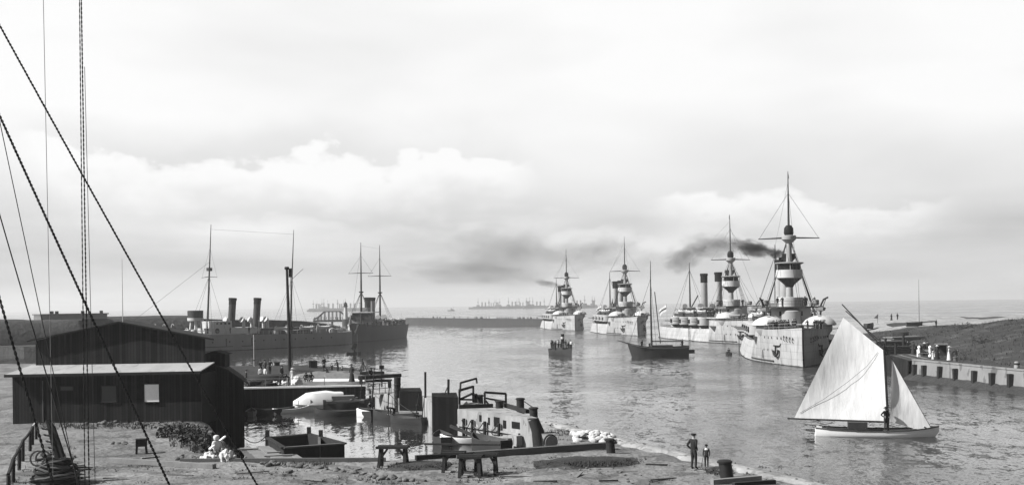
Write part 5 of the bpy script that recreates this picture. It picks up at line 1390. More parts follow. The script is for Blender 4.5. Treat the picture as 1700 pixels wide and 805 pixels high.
# small rowed boats on the fairway
def rowed(px, py, ang, L, m, label, plabel, oars=True):
    t = boat(px, py, ang, L, 1.35, .45, m, label, thw=2); p = t.location
    person('man_row', (p.x, p.y, .12), R(ang + 90), plabel)
    if oars:
        for s in (-1, 1): MB().tube([(.1, s * .5, .55), (-.2, s * 2.6, .05)], .035, 5).build('oar', 'mid_wood', t)
    return t
t_ = rowed(1210, 589, 80, 4.2, 'boat_dark', 'tiny dark rowing boat under the side of the second battleship', 'rower with oars spread below the second battleship')
t_ = rowed(587, 588, 35, 3.6, 'boat_dark', 'tiny dark boat alone on bright water before the two masted cruiser', 'lone rower in the tiny boat before the two masted cruiser', False)
b = MB(); b.add([(.3, 0, .6), (-.6, .1, 1.3), (.3, .1, 2.5), (1.0, 0, 2.3)], [(0, 1, 2, 3)]); b.build('sail', 'boat_dark', t_)
t_ = boat(749, 516, 10, 16, 5, 2.0, 'boat_dark', 'lone small steamer far out in front of the horizon', 'steamer', 'steamer', thw=0)
MB().tube([(0, 0, 1), (0, 0, 7)], .8, 8).build('funnel', 'far_ship', t_); MB().box((1.5, 0, 2.8), (5, 3, 2.2)).build('cabin', 'far_ship', t_); MB().tube([(5, 0, 1), (5, 0, 10)], .25, 6).build('mast', 'far_ship', t_)

# boats in the basin
t_ = boat(529, 681, 160, 5.0, 2.0, .7, 'boat_white', 'white boat covered by a bright canvas tilt, moored under the jetty wall', 'covered_boat', thw=0, sheer=.3)
t_.rotation_euler = (0, 0, R(192))
b = MB(); rr = []
for tt in (-1.0, -.9, -.65, -.3, .1, .5, .85, 1.0):
    x = tt * 2.45; k = max(.12, (1 - abs(tt) ** 3.2) ** .5) if tt > 0 else 1 - .25 * abs(tt) ** 3
    w_ = 1.08 * k; z1 = .62 + .12 * tt * tt; top = 1.95 - .12 * math.sin(tt * 9) * .5 - (.9 * max(0, tt) ** 2.0) - .35 * max(0, -tt - .4)
    rr.append([(x, w_, z1), (x, w_ * .93, lerp(z1, top, .45)), (x, w_ * .55, lerp(z1, top, .88)), (x, 0, top), (x, -w_ * .55, lerp(z1, top, .88)), (x, -w_ * .93, lerp(z1, top, .45)), (x, -w_, z1)])
b.loft(rr, caps=True)
o1 = b.build('canvas_tilt', 'canvas', t_)
for x in (-2.1, -.8, .8, 2.0):
    for s in (-1, 1): MB().beam((x, s * 1.0, .7), (x, s * 1.0, 1.15), .05).build('stanchion', 'dark_wood', t_)
t_ = boat(580, 685, 10, 5.0, 2.6, 1.1, 'boat_dark', 'dark decked boat lying alongside the covered white boat', 'barge', thw=0, sheer=.4)
MB().prism([(-2.2, -1.0), (-2.2, 1.0), (1.4, 1.1), (1.4, -1.1)], 1.0, 1.25).build('deck', 'mid_wood', t_); MB().box((-.6, 0, 1.45), (2.2, 1.3, .5)).build('hatch', 'grey_wood', t_)
for k in (0, 1): MB().beam((-1.7 + k * 1.8, -.9, 1.35), (-1.0 + k * 1.8, .9, 1.4), .2, .06).build('plank', 'grey_wood', t_)
boat(484, 685, 25, 3.6, 1.3, .42, 'boat_white', 'little white dinghy at the bow of the covered boat', 'dinghy', thw=2)
boat(417, 689, 100, 2.6, 1.1, .4, 'ship_mid', 'grey stern of a skiff in the shadow of the shed wing', 'skiff', thw=1)
t_ = boat(630, 691, 165, 4.6, 1.6, .5, 'boat_white', 'white rowing boat with a dark top strake beside the ribbed pile', thw=3)
MB().tube([(-1.2, .4, .6), (1.6, -.2, .72)], .04, 5).build('oar', 'mid_wood', t_)
t_ = boat(655, 696, 150, 4.8, 1.7, .6, 'boat_dark', 'dark rowing boat tied at the pier footing under the first caisson', thw=3)
t_ = boat(770, 738, 170, 3.6, 1.5, .55, 'boat_white', 'white tender lying under the chain fenders of the near pier', 'dinghy', thw=2)
t_ = boat(812, 748, 120, 5.0, 1.9, .85, 'boat_dark', 'dark heavy punt wedged between the white tender and the near pier', 'punt', thw=2)

# open timber lighter in the foreground basin
HZ = 1.05
cor = [W(444, 727, HZ), W(513, 721, HZ), W(572, 737, HZ), W(471, 744, HZ)]
o = sum((c for c in cor), Vector()) / 4; o.z = 0
t = thing('lighter', 'heavy dark open lighter with plank sides beside the plank raft', 'barge', o)
def rel(p, z): return Vector((p.x - o.x, p.y - o.y, z))
for i in range(4):
    a, c = rel(cor[i], 0), rel(cor[(i + 1) % 4], 0); d = (c - a).normalized(); nr = Vector((-d.y, d.x, 0))
    b = MB(); b.add([a + Vector((0, 0, -.5)), c + Vector((0, 0, -.5)), c + Vector((0, 0, HZ)), a + Vector((0, 0, HZ))] + [q - nr * .2 if nr.dot(-a) < 0 else q + nr * .2 for q in (a + Vector((0, 0, -.5)), c + Vector((0, 0, -.5)), c + Vector((0, 0, HZ)), a + Vector((0, 0, HZ)))],
                 [(0, 1, 2, 3), (7, 6, 5, 4), (0, 4, 5, 1), (1, 5, 6, 2), (2, 6, 7, 3), (3, 7, 4, 0)]); b.build('side', 'dark_wood', t)
    b = MB(); b.beam(a + Vector((0, 0, HZ + .05)), c + Vector((0, 0, HZ + .05)), .34, .1); b.build('gunwale', 'mid_wood' if i in (0, 2) else 'dark_wood', t)
b = MB(); b.add([rel(c, .12) for c in cor], [(3, 2, 1, 0), (0, 1, 2, 3)]); b.build('floor', 'boat_inside', t)
a, c = rel(cor[0].lerp(cor[1], .0), 0), rel(cor[1], 0)
e0, e1 = rel(cor[1].lerp(cor[2], .30), 0), rel(cor[3].lerp(cor[2], .58), 0)
b = MB(); b.beam(e0 + Vector((0, 0, .65)), e1 + Vector((0, 0, .65)), .18, 1.0); b.build('bulkhead', 'mid_wood', t)
for q in (cor[0], cor[1], cor[1].lerp(cor[2], .35)): v = rel(q, 0); MB().beam(v + Vector((0, 0, .5)), v + Vector((0, 0, 1.6)), .26).build('mooring_bitt', 'dark_wood', t)
b = MB(); b.lathe([(.55, 0), (.45, .25), (.15, .5), (.01, .52)], rel(W(482, 735, .4), .1), 9); b.build('sack', 'cloth_white', t)
o2 = W(398, 722, 1.6); MB().tube(sag(W(404, 725, 1.4), cor[0] + Vector((0, 0, .3)), .5), .03, 5).build('mooring_rope', 'rope'); tag(bpy.data.objects['mooring_rope'], 'slack mooring rope from the shed wing to the dark lighter', 'rope')
MB().tube(sag(W(452, 649, 1.4), A(499, 661, 118), .7), .04, 5).build('mooring_rope', 'rope_pale'); tag(bpy.data.objects['mooring_rope.001'], 'pale slack mooring rope between the jetty wall and the covered boat', 'rope')

# plank raft
RZ = .55
rc = [W(398, 742, RZ), W(468, 741, RZ), W(508, 766, RZ), W(418, 769, RZ)]; o = sum(rc, Vector()) / 4
t = thing('raft', 'low raft of loose wet planks between the shed bank and the dark lighter', 'raft', (o.x, o.y, 0))
random.seed(9)
for k in range(9):
    u = (k + .5) / 9; a, c = rc[0].lerp(rc[1], u), rc[3].lerp(rc[2], u); a = a.lerp(c, random.uniform(0, .1)); c = c.lerp(a, random.uniform(-.05, .12))
    MB().beam((a.x - o.x, a.y - o.y, RZ + random.uniform(-.03, .06)), (c.x - o.x, c.y - o.y, RZ + random.uniform(-.03, .06)), .42, .1).build('plank', random.choice(['mid_wood', 'grey_wood', 'grey_wood']), t)
for u in (.12, .5, .88):
    a, c = rc[0].lerp(rc[3], u), rc[1].lerp(rc[2], u); MB().tube([(a.x - o.x, a.y - o.y, RZ - .25), (c.x - o.x, c.y - o.y, RZ - .25)], .2, 8).build('float_log', 'dark_wood', t)
for k in range(3):
    q = rc[0].lerp(rc[2], .3 + .22 * k) + Vector((random.uniform(-1, 1), 0, 0)); MB().beam((q.x - o.x - .9, q.y - o.y, RZ + .13), (q.x - o.x + .9, q.y - o.y + .5, RZ + .13), .28, .07).build('loose_board', 'grey_wood', t)

# more craft and gear crowding the basin
boat(608, 690, 120, 3.8, 1.4, .5, 'boat_dark', 'dark skiff squeezed between the decked boat and the white rowing boat', 'skiff', thw=2)
boat(676, 702, 140, 4.2, 1.5, .5, 'boat_dark', 'small dark skiff touching the base of the farther caisson', 'skiff', thw=2)
boat(455, 686, 5, 4.0, 1.4, .45, 'boat_dark', 'dark skiff in the shade of the jetty wall left of the white dinghy', 'skiff', thw=2)
boat(735, 736, 100, 4.4, 1.6, .6, 'boat_dark', 'dark work boat lying end on below the nearer caisson', 'work_boat', thw=2)
boat(560, 690, 175, 4.4, 1.5, .5, 'boat_dark', 'low dark punt lying across the end of the covered white boat', 'punt', thw=1)
for px, py, h, lab in ((617, 690, 4.5, 'thin pole standing in the skiff beside the white rowing boat'), (643, 694, 3.6, 'thin leaning pole between the white rowing boat and the ribbed pile'), (597, 684, 3.2, 'thin pole at the end of the jetty wall above the decked boat'), (690, 703, 2.6, 'short thick stake at the footing of the farther caisson')):
    q = W(px, py, 0); t = thing('mooring_pole', lab, 'pole', q); MB().tube([(0, 0, -1), (.12, 0, h * .5), (.3, 0, h)], [.07, .06, .045], 6).build('pole', 'dark_wood', t); MB().lathe([(.1, 0), (.11, .12)], (.16, 0, h * .6), 8).build('ring', 'iron', t)
for px, py, kk, rz, lab in ((612, 690, 'man_row', 60, 'man sitting in the dark skiff beside the white rowing boat'), (655, 697, 'man_bend', -60, 'man stooping in the dark boat tied at the pier footing')):
    q = W(px, py, 0); person(kk, (q.x, q.y, .1), R(rz), lab)
for a, c, lab in (((607, 644, 2.0), (642, 652, 2.4), 'slack line from the jetty corner to the gangway rail'), ((645, 652, 2.6), (700, 690, 3.0), 'line stretched from the gangway to the thin mooring post')):
    Y = 114; p0 = W(a[0], a[1], a[2]); p1 = W(c[0], c[1], c[2]); ob = MB().tube(sag(p0, p1, .25), .025, 5).build('mooring_line', 'rope'); tag(ob, lab, 'rope')
# ------------------------------------------------------------------ foreground objects
def trestle(px0, px1, py, h, label, legs=2, Y=None, z=GZ):
    a, c = W(px0, py, z), W(px1, py, z); o = (a + c) / 2; L = (c - a).length
    d = (c - a).normalized(); t = thing('trestle', label, 'trestle', o, math.atan2(d.y, d.x))
    for y in (-.28, .28): MB().box((0, y, h), (L * 1.06, .22, .12)).build('top_plank', 'dark_wood', t)
    for x in (-L * .4, L * .4):
        for s in (-1, 1): MB().beam((x * 1.08, s * .42, 0), (x * .98, s * .16, h - .05), .15).build('leg', 'dark_wood', t)
        MB().beam((x * 1.05, -.36, .35), (x * 1.05, .36, .35), .1).build('crossbar', 'dark_wood', t)
        MB().beam((x, 0, h * .45), (x * .45, 0, h - .08), .1).build('brace', 'dark_wood', t)
    return t
trestle(628, 678, 774, 1.0, 'dark work trestle standing alone at the basin edge')
for k, (x0_, x1_, py, lab) in enumerate(((735, 772, 783, 'left of the three work trestles crowded under the long plank'), (762, 800, 790, 'middle trestle of the crowded three, nearest to the viewer'), (788, 826, 786, 'right hand trestle of the crowded three, at the plank end'))):
    trestle(x0_, x1_, py, .95, lab)
o = W(780, 757, GZ)
def log(p, q, r, label, m='dark_wood', square=True, name='timber'):
    p, q = Vector(p), Vector(q); b = MB()
    if square: b.beam(p, q, r * 2, r * 1.7)
    else: b.tube([p, p.lerp(q, .5), q], [r, r * 1.03, r * .9], 9)
    ob = b.build(name, m); return tag(ob, label, 'timber')
log(W(705, 753, GZ) + Vector((0, 0, .55)), W(830, 757, GZ) + Vector((0, 0, .62)), .06, 'long dark plank resting across the crowded trestles')
log(W(760, 762, GZ) + Vector((0, 0, .2)), W(1016, 744, GZ) + Vector((0, 0, .2)), .2, 'very long dark squared timber lying along the quay to the bollard', 'mid_wood')
log(W(690, 764, GZ) + Vector((0, 0, .15)), W(900, 750, GZ) + Vector((0, 0, .15)), .14, 'dark edge timber behind the very long squared one')
log(W(181, 767, GZ) + Vector((0, 0, .13)), W(356, 778, GZ) + Vector((0, 0, .13)), .15, 'long grey squared beam lying on the sand before the shed', 'grey_wood')
log(W(300, 767, GZ) + Vector((0, 0, .1)), W(640, 765.5, GZ) + Vector((0, 0, .1)), .12, 'dark edge timber along the lip of the basin in front of the raft', 'mid_wood')
log(W(1182, 804, GZ) + Vector((0, 0, .12)), W(1262, 797, GZ) + Vector((0, 0, .12)), .13, 'short grey plank on the sand below the near bollard', 'grey_wood')
log(W(1218, 808, GZ) + Vector((0, 0, .1)), W(1286, 803, GZ) + Vector((0, 0, .1)), .12, 'dark plank at the lower border, nearer than the grey one', 'dark_wood')
bollard(1015, 752, .75, .24, 'leaning timber bollard at the end of the very long squared timber', GZ, lean=(-.08, .05))
bollard(1208, 793, .78, .30, 'thick iron bollard on the quay close to the child', GZ, m='iron', lean=(-.12, .05))

# fence
fpost = [(14, 830), (22, 800), (32, 780), (38, 765), (50, 748), (54, 738), (60, 728)]
t = thing('fence', 'crooked pole fence running from the lower left corner toward the shed', 'fence', W(38, 765, GZ)); o = t.location
pp = []
for px, py in fpost:
    q = W(px, py, GZ); pp.append(q); MB().tube([q - o, q - o + Vector((.02, 0, 1.08))], .09, 6).build('post', 'dark_wood', t)
for i, (a, c) in enumerate(zip(pp, pp[1:])):
    MB().tube([a - o + Vector((0, 0, 1.1)), (a + c) / 2 - o + Vector((0, 0, 1.06)), c - o + Vector((0, 0, 1.1))], .08, 6).build('rail', 'pole_pale' if i == len(pp) - 2 else 'dark_wood', t)

# coiled rope heap with a windlass post
q = W(92, 803, GZ); t = thing('rope_heap', 'dark heap of coiled hawsers and chain around a crooked windlass post', 'rope heap', q)
random.seed(21); b = MB()
b.lathe([(1.1, -.1), (1.0, .3), (.7, .8), (.3, 1.15), (.02, 1.25)], (0, 0, 0), 14, sx=1.0, sy=.8); b.build('mound', 'rope', t)
for k in range(15):
    z = random.uniform(.15, 1.3); r = 1.15 - z * .5 + random.uniform(-.1, .15); tx, ty = random.uniform(-.35, .35), random.uniform(-.35, .35)
    ptsr = [(r * math.cos(a) * 1.05 + random.uniform(-.02, .02), r * .8 * math.sin(a), z + tx * math.cos(a) * .7 + ty * math.sin(a) * .7 + random.uniform(-.03, .03)) for a in [i * 2 * math.pi / 22 for i in range(23)]]
    MB().tube(ptsr, .055, 5).build('rope_coil', random.choice(['rope', 'rope', 'iron', 'mid_wood']), t)
for dx, tilt in ((-.75, .6), (-.5, .9)):
    MB().tube([(dx + .33 * math.cos(a), -.2 + .1 * math.sin(a), 1.25 + .33 * math.sin(a)) for a in [i * .42 for i in range(16)]], .045, 5).build('iron_ring', 'iron', t)
b = MB(); b.tube([(.3, 0, .6), (-.05, .1, 1.8), (-.3, .15, 2.7), (-.42, .15, 3.0)], [.16, .15, .12, .1], 7); b.build('windlass_post', 'dark_wood', t)
b = MB(); b.tube([(.6, 0, .5), (.2, .1, 1.7), (-.1, .15, 2.6), (-.35, .15, 3.0)], [.12, .12, .1, .09], 7); b.build('windlass_post', 'dark_wood', t)
for k in range(4): MB().tube([(-.15 - .1 * k + .2 * math.cos(a), .12 + .2 * math.sin(a), 1.7 + .3 * k + .05 * math.sin(a * 2)) for a in [i * .7 for i in range(10)]], .035, 5).build('lashing', 'rope', t)
q = W(112, 799, GZ); t = thing('brushwood_pile', 'stack of thin dark sticks lying right against the rope heap', 'brushwood', q); random.seed(4)
for k in range(26):
    z = .1 + .05 * (k % 13) + random.uniform(-.02, .02); y = random.uniform(-.5, .5); MB().tube([(-.7 + random.uniform(-.2, .2), y, z), (.75 + random.uniform(-.2, .3), y + random.uniform(-.25, .25), z + random.uniform(-.1, .15))], .028, 5).build('stick', random.choice(['rope', 'dark_wood', 'mid_wood']), t)

# small stool-like block, half buried hoop, ditch edge
q = W(235, 752, GZ); t = thing('chopping_block', 'small dark block on short legs standing on the sand in front of the shed', 'block', q, .3)
b = MB(); b.box((0, 0, .62), (.62, .55, .42)); b.build('block', 'dark_wood', t)
for x in (-.24, .24):
    for y in (-.2, .2): MB().beam((x * 1.15, y * 1.1, 0), (x, y, .45), .12).build('leg', 'dark_wood', t)
q = W(914, 741, GZ); t = thing('grindstone', 'upright grey grindstone leaning behind the very long timber', 'grindstone', q, .5)
MB().lathe([(.4, -.1), (.4, .1)], (0, 0, .25), 20, rot=Matrix.Rotation(R(90), 3, 'X') @ Matrix.Rotation(R(0), 3, 'Y'), sm=False).build('stone', 'grey_wood', t)
MB().tube([(.43 * math.cos(a), 0, .25 + .43 * math.sin(a)) for a in [i * .26 - .3 for i in range(15)]], .05, 6).build('rim', 'dark_wood', t)
# sunk trench: a low dark bank of turf with a hollow shade
b = MB(); rr = []
for i in range(13):
    u = i / 12; c = W(lerp(886, 1062, u), lerp(774, 768, u), GZ); hh = .26 * math.sin(math.pi * u) ** .6 + .02
    rr.append([c + Vector((0, -1.5, -.04)), c + Vector((.1, -.7, .12 * hh + .05 * mnoise.noise(c))), c + Vector((0, -.1, hh * .45)), c + Vector((0, .5, hh)), c + Vector((0, 1.3, hh * .9 + .08 * mnoise.noise(c * 1.3))), c + Vector((0, 2.6, -.04))])
b.loft(rr); tag(b.build('turf_bank', 'grass_ground'), kind='structure')
b = MB(); rr = []
for i in range(13):
    u = i / 12; c = W(lerp(645, 745, u), lerp(779, 776, u), GZ); hh = .24 * math.sin(math.pi * u) ** .6 + .02
    rr.append([c + Vector((0, -1.3, -.04)), c + Vector((0, -.4, hh * .6)), c + Vector((0, .5, hh)), c + Vector((0, 1.5, hh * .8)), c + Vector((0, 2.5, -.04))])
b.loft(rr); tag(b.build('turf_bank', 'grass_ground'), kind='structure')

# stones
def stone_mesh(seed, m):
    bm = bmesh.new(); bmesh.ops.create_icosphere(bm, subdivisions=2, radius=.5); random.seed(seed)
    sq = Vector((random.uniform(.8, 1.25), random.uniform(.7, 1.1), random.uniform(.5, .75)))
    for v in bm.verts:
        k = 1 + .35 * mnoise.noise(v.co * 1.8 + Vector((seed * 7.1, 0, 0))) ; v.co = Vector((v.co.x * sq.x, v.co.y * sq.y, v.co.z * sq.z)) * k
    me = bpy.data.meshes.new('stone'); bm.to_mesh(me); bm.free(); me.materials.append(M[m]); return me
DK = [stone_mesh(i, 'rock') for i in range(5)]; WH = [stone_mesh(10 + i, 'white_rock') for i in range(4)]
def stones(meshes, spots, label, group):
    for (x, y, z, s, a) in spots:
        ob = bpy.data.objects.new('stone', random.choice(meshes)); COL.objects.link(ob); ob.location = (x, y, z); ob.scale = (s, s, s); ob.rotation_euler = (random.uniform(-.3, .3), random.uniform(-.3, .3), a)
        tag(ob, label, 'stone', group)
random.seed(31)
def row(pts, n, jx, s0, s1, z=GZ):
    out = []
    for i in range(n):
        u = i / max(1, n - 1) * (len(pts) - 1); k = min(int(u), len(pts) - 2); f = u - k
        px, py = lerp(pts[k][0], pts[k + 1][0], f), lerp(pts[k][1], pts[k + 1][1], f); p = W(px + random.uniform(-jx, jx) * 2, py + random.uniform(-jx, jx), z); s = random.uniform(s0, s1)
        out.append((p.x, p.y, z + s * .12, s, random.uniform(0, 6.28)))
    return out
stones(DK, row([(440, 771), (520, 775), (600, 788), (690, 800)], 62, 2.2, .22, .5), 'rough dark stone in the long curved row along the basin edge', 'dark stones in the row along the basin edge')
stones(DK, row([(140, 703), (215, 702), (290, 708)], 30, 2.5, .25, .5), 'rough stone at the foot of the shed front', 'stones along the foot of the shed')
stones(DK, row([(185, 737), (212, 738)], 7, 2.2, .2, .4), 'stone in the small loose patch on the sand before the shed', 'loose stones before the shed')
stones(DK, row([(292, 762), (345, 760)], 18, 3.0, .25, .5), 'pale rubble stone beside the seated woman', 'rubble beside the seated woman')
stones(DK, row([(258, 708), (300, 722), (335, 745)], 36, 5, .3, .6), 'stone of the rubble slope below the shed wing', 'rubble below the shed wing')
wh = []
for k in range(60):
    u, v = random.random(), random.random(); px = lerp(952, 1020, u); py = lerp(722, 734, v) + u * 3; z = GZ + .35 * math.sin(math.pi * u) * math.sin(math.pi * v)
    p = W(px, py, GZ); s = random.uniform(.3, .55); wh.append((p.x, p.y, z + .1, s, random.uniform(0, 6.28)))
stones(WH, wh, 'whitish stone in the low pile by the water behind the long timber', 'white stones piled by the water')
random.seed(77)
sc2 = []
for k in range(150):
    px, py = random.uniform(150, 1250), random.uniform(772, 804); p = W(px, py, GZ)
    if p.y < 60.2 and p.x < 12: sc2.append((p.x, p.y, GZ + .02, random.uniform(.06, .16), random.uniform(0, 6.28)))
b = MB()
for x, y, z, s_, a_ in sc2:
    me_ = random.choice(DK); mt = Matrix.Rotation(a_, 3, 'Z'); b.add([mt @ v.co * s_ + Vector((x, y, z)) for v in me_.vertices], [tuple(p.vertices) for p in me_.polygons])
tag(b.build('pebbles', 'rock'), 'small pebbles scattered over the sand of the quay', 'pebbles', kind='stuff')

# scrub beside the wing
def bush(px, py, w_, h, n, label, seed):
    q = W(px, py, GZ); t = thing('scrub', label, 'shrub', q); random.seed(seed); b = MB(); st_ = MB()
    for k in range(9):
        a = random.uniform(0, 6.28); st_.tube([(0, 0, 0), (w_ * .3 * math.cos(a), w_ * .2 * math.sin(a), h * .5), (w_ * .5 * math.cos(a), w_ * .35 * math.sin(a), h * random.uniform(.7, 1.1))], [.03, .02, .01], 4)
    for k in range(n):
        a = random.uniform(0, 6.28); r = random.random() ** .5; z = random.random() ** .7 * h * (1 - .5 * r * r); c = Vector((w_ * .55 * r * math.cos(a), w_ * .42 * r * math.sin(a), z + .02))
        c += Vector((.15, .15, .1)) * mnoise.noise(c * 2.5)
        u = Vector((random.uniform(-1, 1), random.uniform(-1, 1), random.uniform(-.6, 1))).normalized(); v = u.orthogonal().normalized(); s = random.choice((.03, .05, .07, .1, .15))
        if mnoise.noise(c * 1.7 + Vector((seed, 0, 0))) < -.08: continue
        b.add([c - u * s, c + v * s * .6, c + u * s * 1.3, c - v * s * .6], [(0, 1, 2, 3)])
    b.build('foliage', 'leaf', t); st_.build('stems', 'dark_wood', t); return t
bush(304, 724, 3.0, .9, 1500, 'dark straggly scrub on the slope nearest to the shed front', 1)
bush(334, 738, 2.4, .75, 1300, 'dark low scrub on the bank between the shed wing and the seated woman', 2)
bush(350, 752, 1.3, .6, 600, 'small tuft of scrub just behind the seated woman', 3)

# ------------------------------------------------------------------ figures on the quay
q = W(1152, 778, GZ); person('man_pocket', q, R(128), 'man in dark suit and hat standing on the quay watching the water', scale=.98)
q = W(1173, 775, GZ); c_ = person('child', q, R(165), 'small child with a white collar and dark hat beside the watching man')
MB().tube([q + Vector((-.28, -.05, 0)), q + Vector((-.16, -.03, .55))], .014, 5).build('walking_stick', 'dark_wood'); tag(bpy.data.objects['walking_stick'], 'thin stick held down to the sand by the child', 'stick')
q = W(360, 764, GZ); person('woman_sit', q, R(40), 'woman in white blouse and bonnet sitting among white bundles by the raft', scale=1.05)
def bundle(px, py, s, label, seed, m='cloth_white'):
    q = W(px, py, GZ); bm = bmesh.new(); bmesh.ops.create_icosphere(bm, subdivisions=4, radius=1)
    for v in bm.verts:
        k = 1 - .22 * abs(mnoise.noise(v.co * 3.4 + Vector((seed * 2.1, 4, 0)))) * 1.6 + .5 * mnoise.noise(v.co * 2.2 + Vector((seed * 3.3, 0, 0))) + .25 * mnoise.noise(v.co * 5 + Vector((seed, 0, 0))); v.co = Vector((v.co.x * s[0], v.co.y * s[1], max(-.02, v.co.z * s[2]))) * k
    me = bpy.data.meshes.new('bundle'); bm.to_mesh(me); bm.free(); me.materials.append(M[m])
    for p in me.polygons: p.use_smooth = True
    ob = bpy.data.objects.new('cloth_bundle', me); COL.objects.link(ob); ob.location = q; return tag(ob, label, 'bundle')
bundle(375, 766, (.5, .4, .6), 'peaked heap of white cloth right beside the seated woman in white', 1)
bundle(348, 764, (.48, .4, .42), 'rumpled white cloth heap behind the seated woman in white', 2)
bundle(334, 766, (.28, .25, .2), 'small white bundle lying farthest from the raft', 3)
log(W(352, 765, GZ) + Vector((0, -.5, .7)), W(378, 757, GZ) + Vector((0, -.5, 1.15)), .05, 'short pale board slanting over the white cloth heaps', 'board_white')

# people on the jetty
def jp(px, py, kind, rz, label, z=GZ, group=None, scale=1.0): person(kind, W(px, py, z), R(rz), label, group, scale)
jp(409, 641, 'man', 100, 'man in dark clothes standing alone at the shed end of the jetty')
jp(433, 634, 'man_white', 20, 'man in white shirt by the upturned boats, the one nearer the shed')
jp(440, 634, 'man_white', -30, 'man in white shirt by the upturned boats, the one farther from the shed')
jp(433, 622, 'man_lean', 10, 'dark figure on the bank behind the white shirted pair, nearest the shed', GZ + .4)
jp(440, 621, 'man', -40, 'dark figure on the bank behind the white shirted pair, the middle one', GZ + .4)
jp(448, 621, 'man_lean', 40, 'dark figure on the bank behind the white shirted pair, farthest from the shed', GZ + .4)
jp(465, 640, 'man_bend', 80, 'man bending low over nets on the jetty, nearer the shed')
jp(468, 632, 'man', 60, 'dark man standing just behind the bending net workers')
jp(480, 640, 'man_bend', -70, 'man bending over nets beneath the tall derrick post')
jp(486, 636, 'woman_white', 10, 'woman in white seen between the net menders and the derrick post')
jp(509, 634, 'man_crouch', 0, 'man crouching on the jetty, first of the low pair')
jp(516, 634, 'man_crouch', 20, 'man crouching on the jetty, second of the low pair')
jp(538, 620, 'man_sit', 60, 'dark bearded looking figure seated on the bank beside the tilted crate', GZ + .5)
jp(538, 616, 'man', 20, 'tall dark man standing on the bank, first right of the tilted crate', GZ + .4)
jp(551, 618, 'child', 10, 'small dark child between the two tall men on the bank', GZ + .3)
jp(561, 621, 'man_lean', -60, 'tall dark man leaning toward a child on the sandy hump', GZ + .3)
jp(568, 623, 'child', 100, 'child in front of the leaning man on the sandy hump', GZ + .2)
jp(584, 634, 'woman_dark', -30, 'woman in a long dark dress standing near the jetty tip', GZ + .2, None, 1.15)
jp(614, 627, 'man_crouch', 30, 'man crouching at the root of the long spar', GZ + .5)
bundle_z = None
for k, (px, py, s, lab, m_) in enumerate(((424, 640, (1.3, .7, .6), 'dark tarred net heap on the jetty behind the lone man', 'cloth_dark'), (443, 640, (1.2, .7, .55), 'dark net heap in front of the white shirted pair', 'cloth_black'), (457, 639, (.6, .5, .4), 'pale canvas heap between the net heaps', 'cloth_white'), (493, 638, (.55, .45, .9), 'tall white canvas heap beside the derrick post', 'cloth_white'), (472, 637, (.6, .5, .35), 'light cloth under the bending net workers', 'cloth_white'))):
    bundle(px, py, s, lab, 20 + k, m_)
for px, py, L_, an, m_, lab in ((437, 637, 5, 4, 'boat_dark', 'dark upturned boat on the jetty in front of the white shirted pair'),):
    q = W(px, py, GZ); t = thing('upturned_boat', lab, 'boat', q + Vector((0, 0, .75)), R(an)); h = open_boat(t, L_, 1.6, .5, m_, thw=0); h.rotation_euler = (math.pi, 0, 0)
# railing on jetty edge
t = thing('railing', 'thin railing along the jetty edge above the basin', 'railing', (0, 0, 0))
pts_ = [(409, 644), (440, 643.5), (475, 643), (538, 641.5), (606, 640)]
for px, py in pts_: q = W(px, py, GZ); MB().beam(q + Vector((0, .3, 0)), q + Vector((0, .3, .95)), .06).build('post', 'rope_pale', t)
for k in range(3):
    a, c = W(*pts_[k], GZ), W(*pts_[k + 1], GZ); MB().tube([a + Vector((0, .3, .9)), c + Vector((0, .3, .9))], .03, 5).build('rail', 'rope_pale', t)

# sailors on the battleships
random.seed(55)
def crew(i, spots, kinds, label, group):
    for x, y, z in spots:
        kk = random.choice(kinds); pos, rz = BS[i]
        person(kk, on_ship(i, x, y, z), rz + math.pi / 2 + random.uniform(-.8, .8), label, group, random.uniform(.97, 1.05))
names = ['the nearest battleship', 'the second battleship', 'the third battleship', 'the farthest battleship']
for i in range(4):
    bowsp = []
    n = (54, 22, 32, 18)[i]
    for k in range(n):
        s = -1 if k % 5 < 3 else 1
        x = random.uniform(23, 40.5); lim = hb_at(FW, x) - .45; bowsp.append((x, s * random.uniform(max(0, lim - .8), max(.05, lim)), hb_at(FW, x, 3) + .02))
    crew(i, bowsp, ['sailor', 'sailor', 'sailor_cap', 'man', 'officer', 'sailor'], 'dark uniformed sailor crowding the foredeck of ' + names[i], 'sailors on the foredeck of ' + names[i])
    br = [(random.uniform(14.5, 22), random.choice((-1, 1)) * random.uniform(1.5, 4.2), 9.42) for _ in range((9, 7, 7, 4)[i])]
    crew(i, br, ['sailor', 'sailor_cap', 'man'], 'dark uniformed sailor on the bridge of ' + names[i], 'sailors on the bridge of ' + names[i])
    dk = [(random.uniform(-19, 14), -random.uniform(2.8, 4.7), 6.44) for _ in range((12, 26, 14, 10)[i])]
    crew(i, dk, ['sailor', 'sailor', 'man', 'sailor_cap'], 'dark uniformed sailor at the boats amidships on ' + names[i], 'sailors amidships on ' + names[i])
for k in range(10):
    x = 6 + k * 6.5 + random.uniform(-2, 2); c, s = math.cos(gc.rotation_euler.z), math.sin(gc.rotation_euler.z); y = random.uniform(1.5, 3.6)
    person(random.choice(['sailor', 'sailor_white', 'man']), (gc.location.x + c * x - s * y, gc.location.y + s * x + c * y, 3.6 + .012 * x), random.uniform(-1, 1), 'sailor working on the deck of the grey two funnelled cruiser', 'sailors on the grey cruiser')
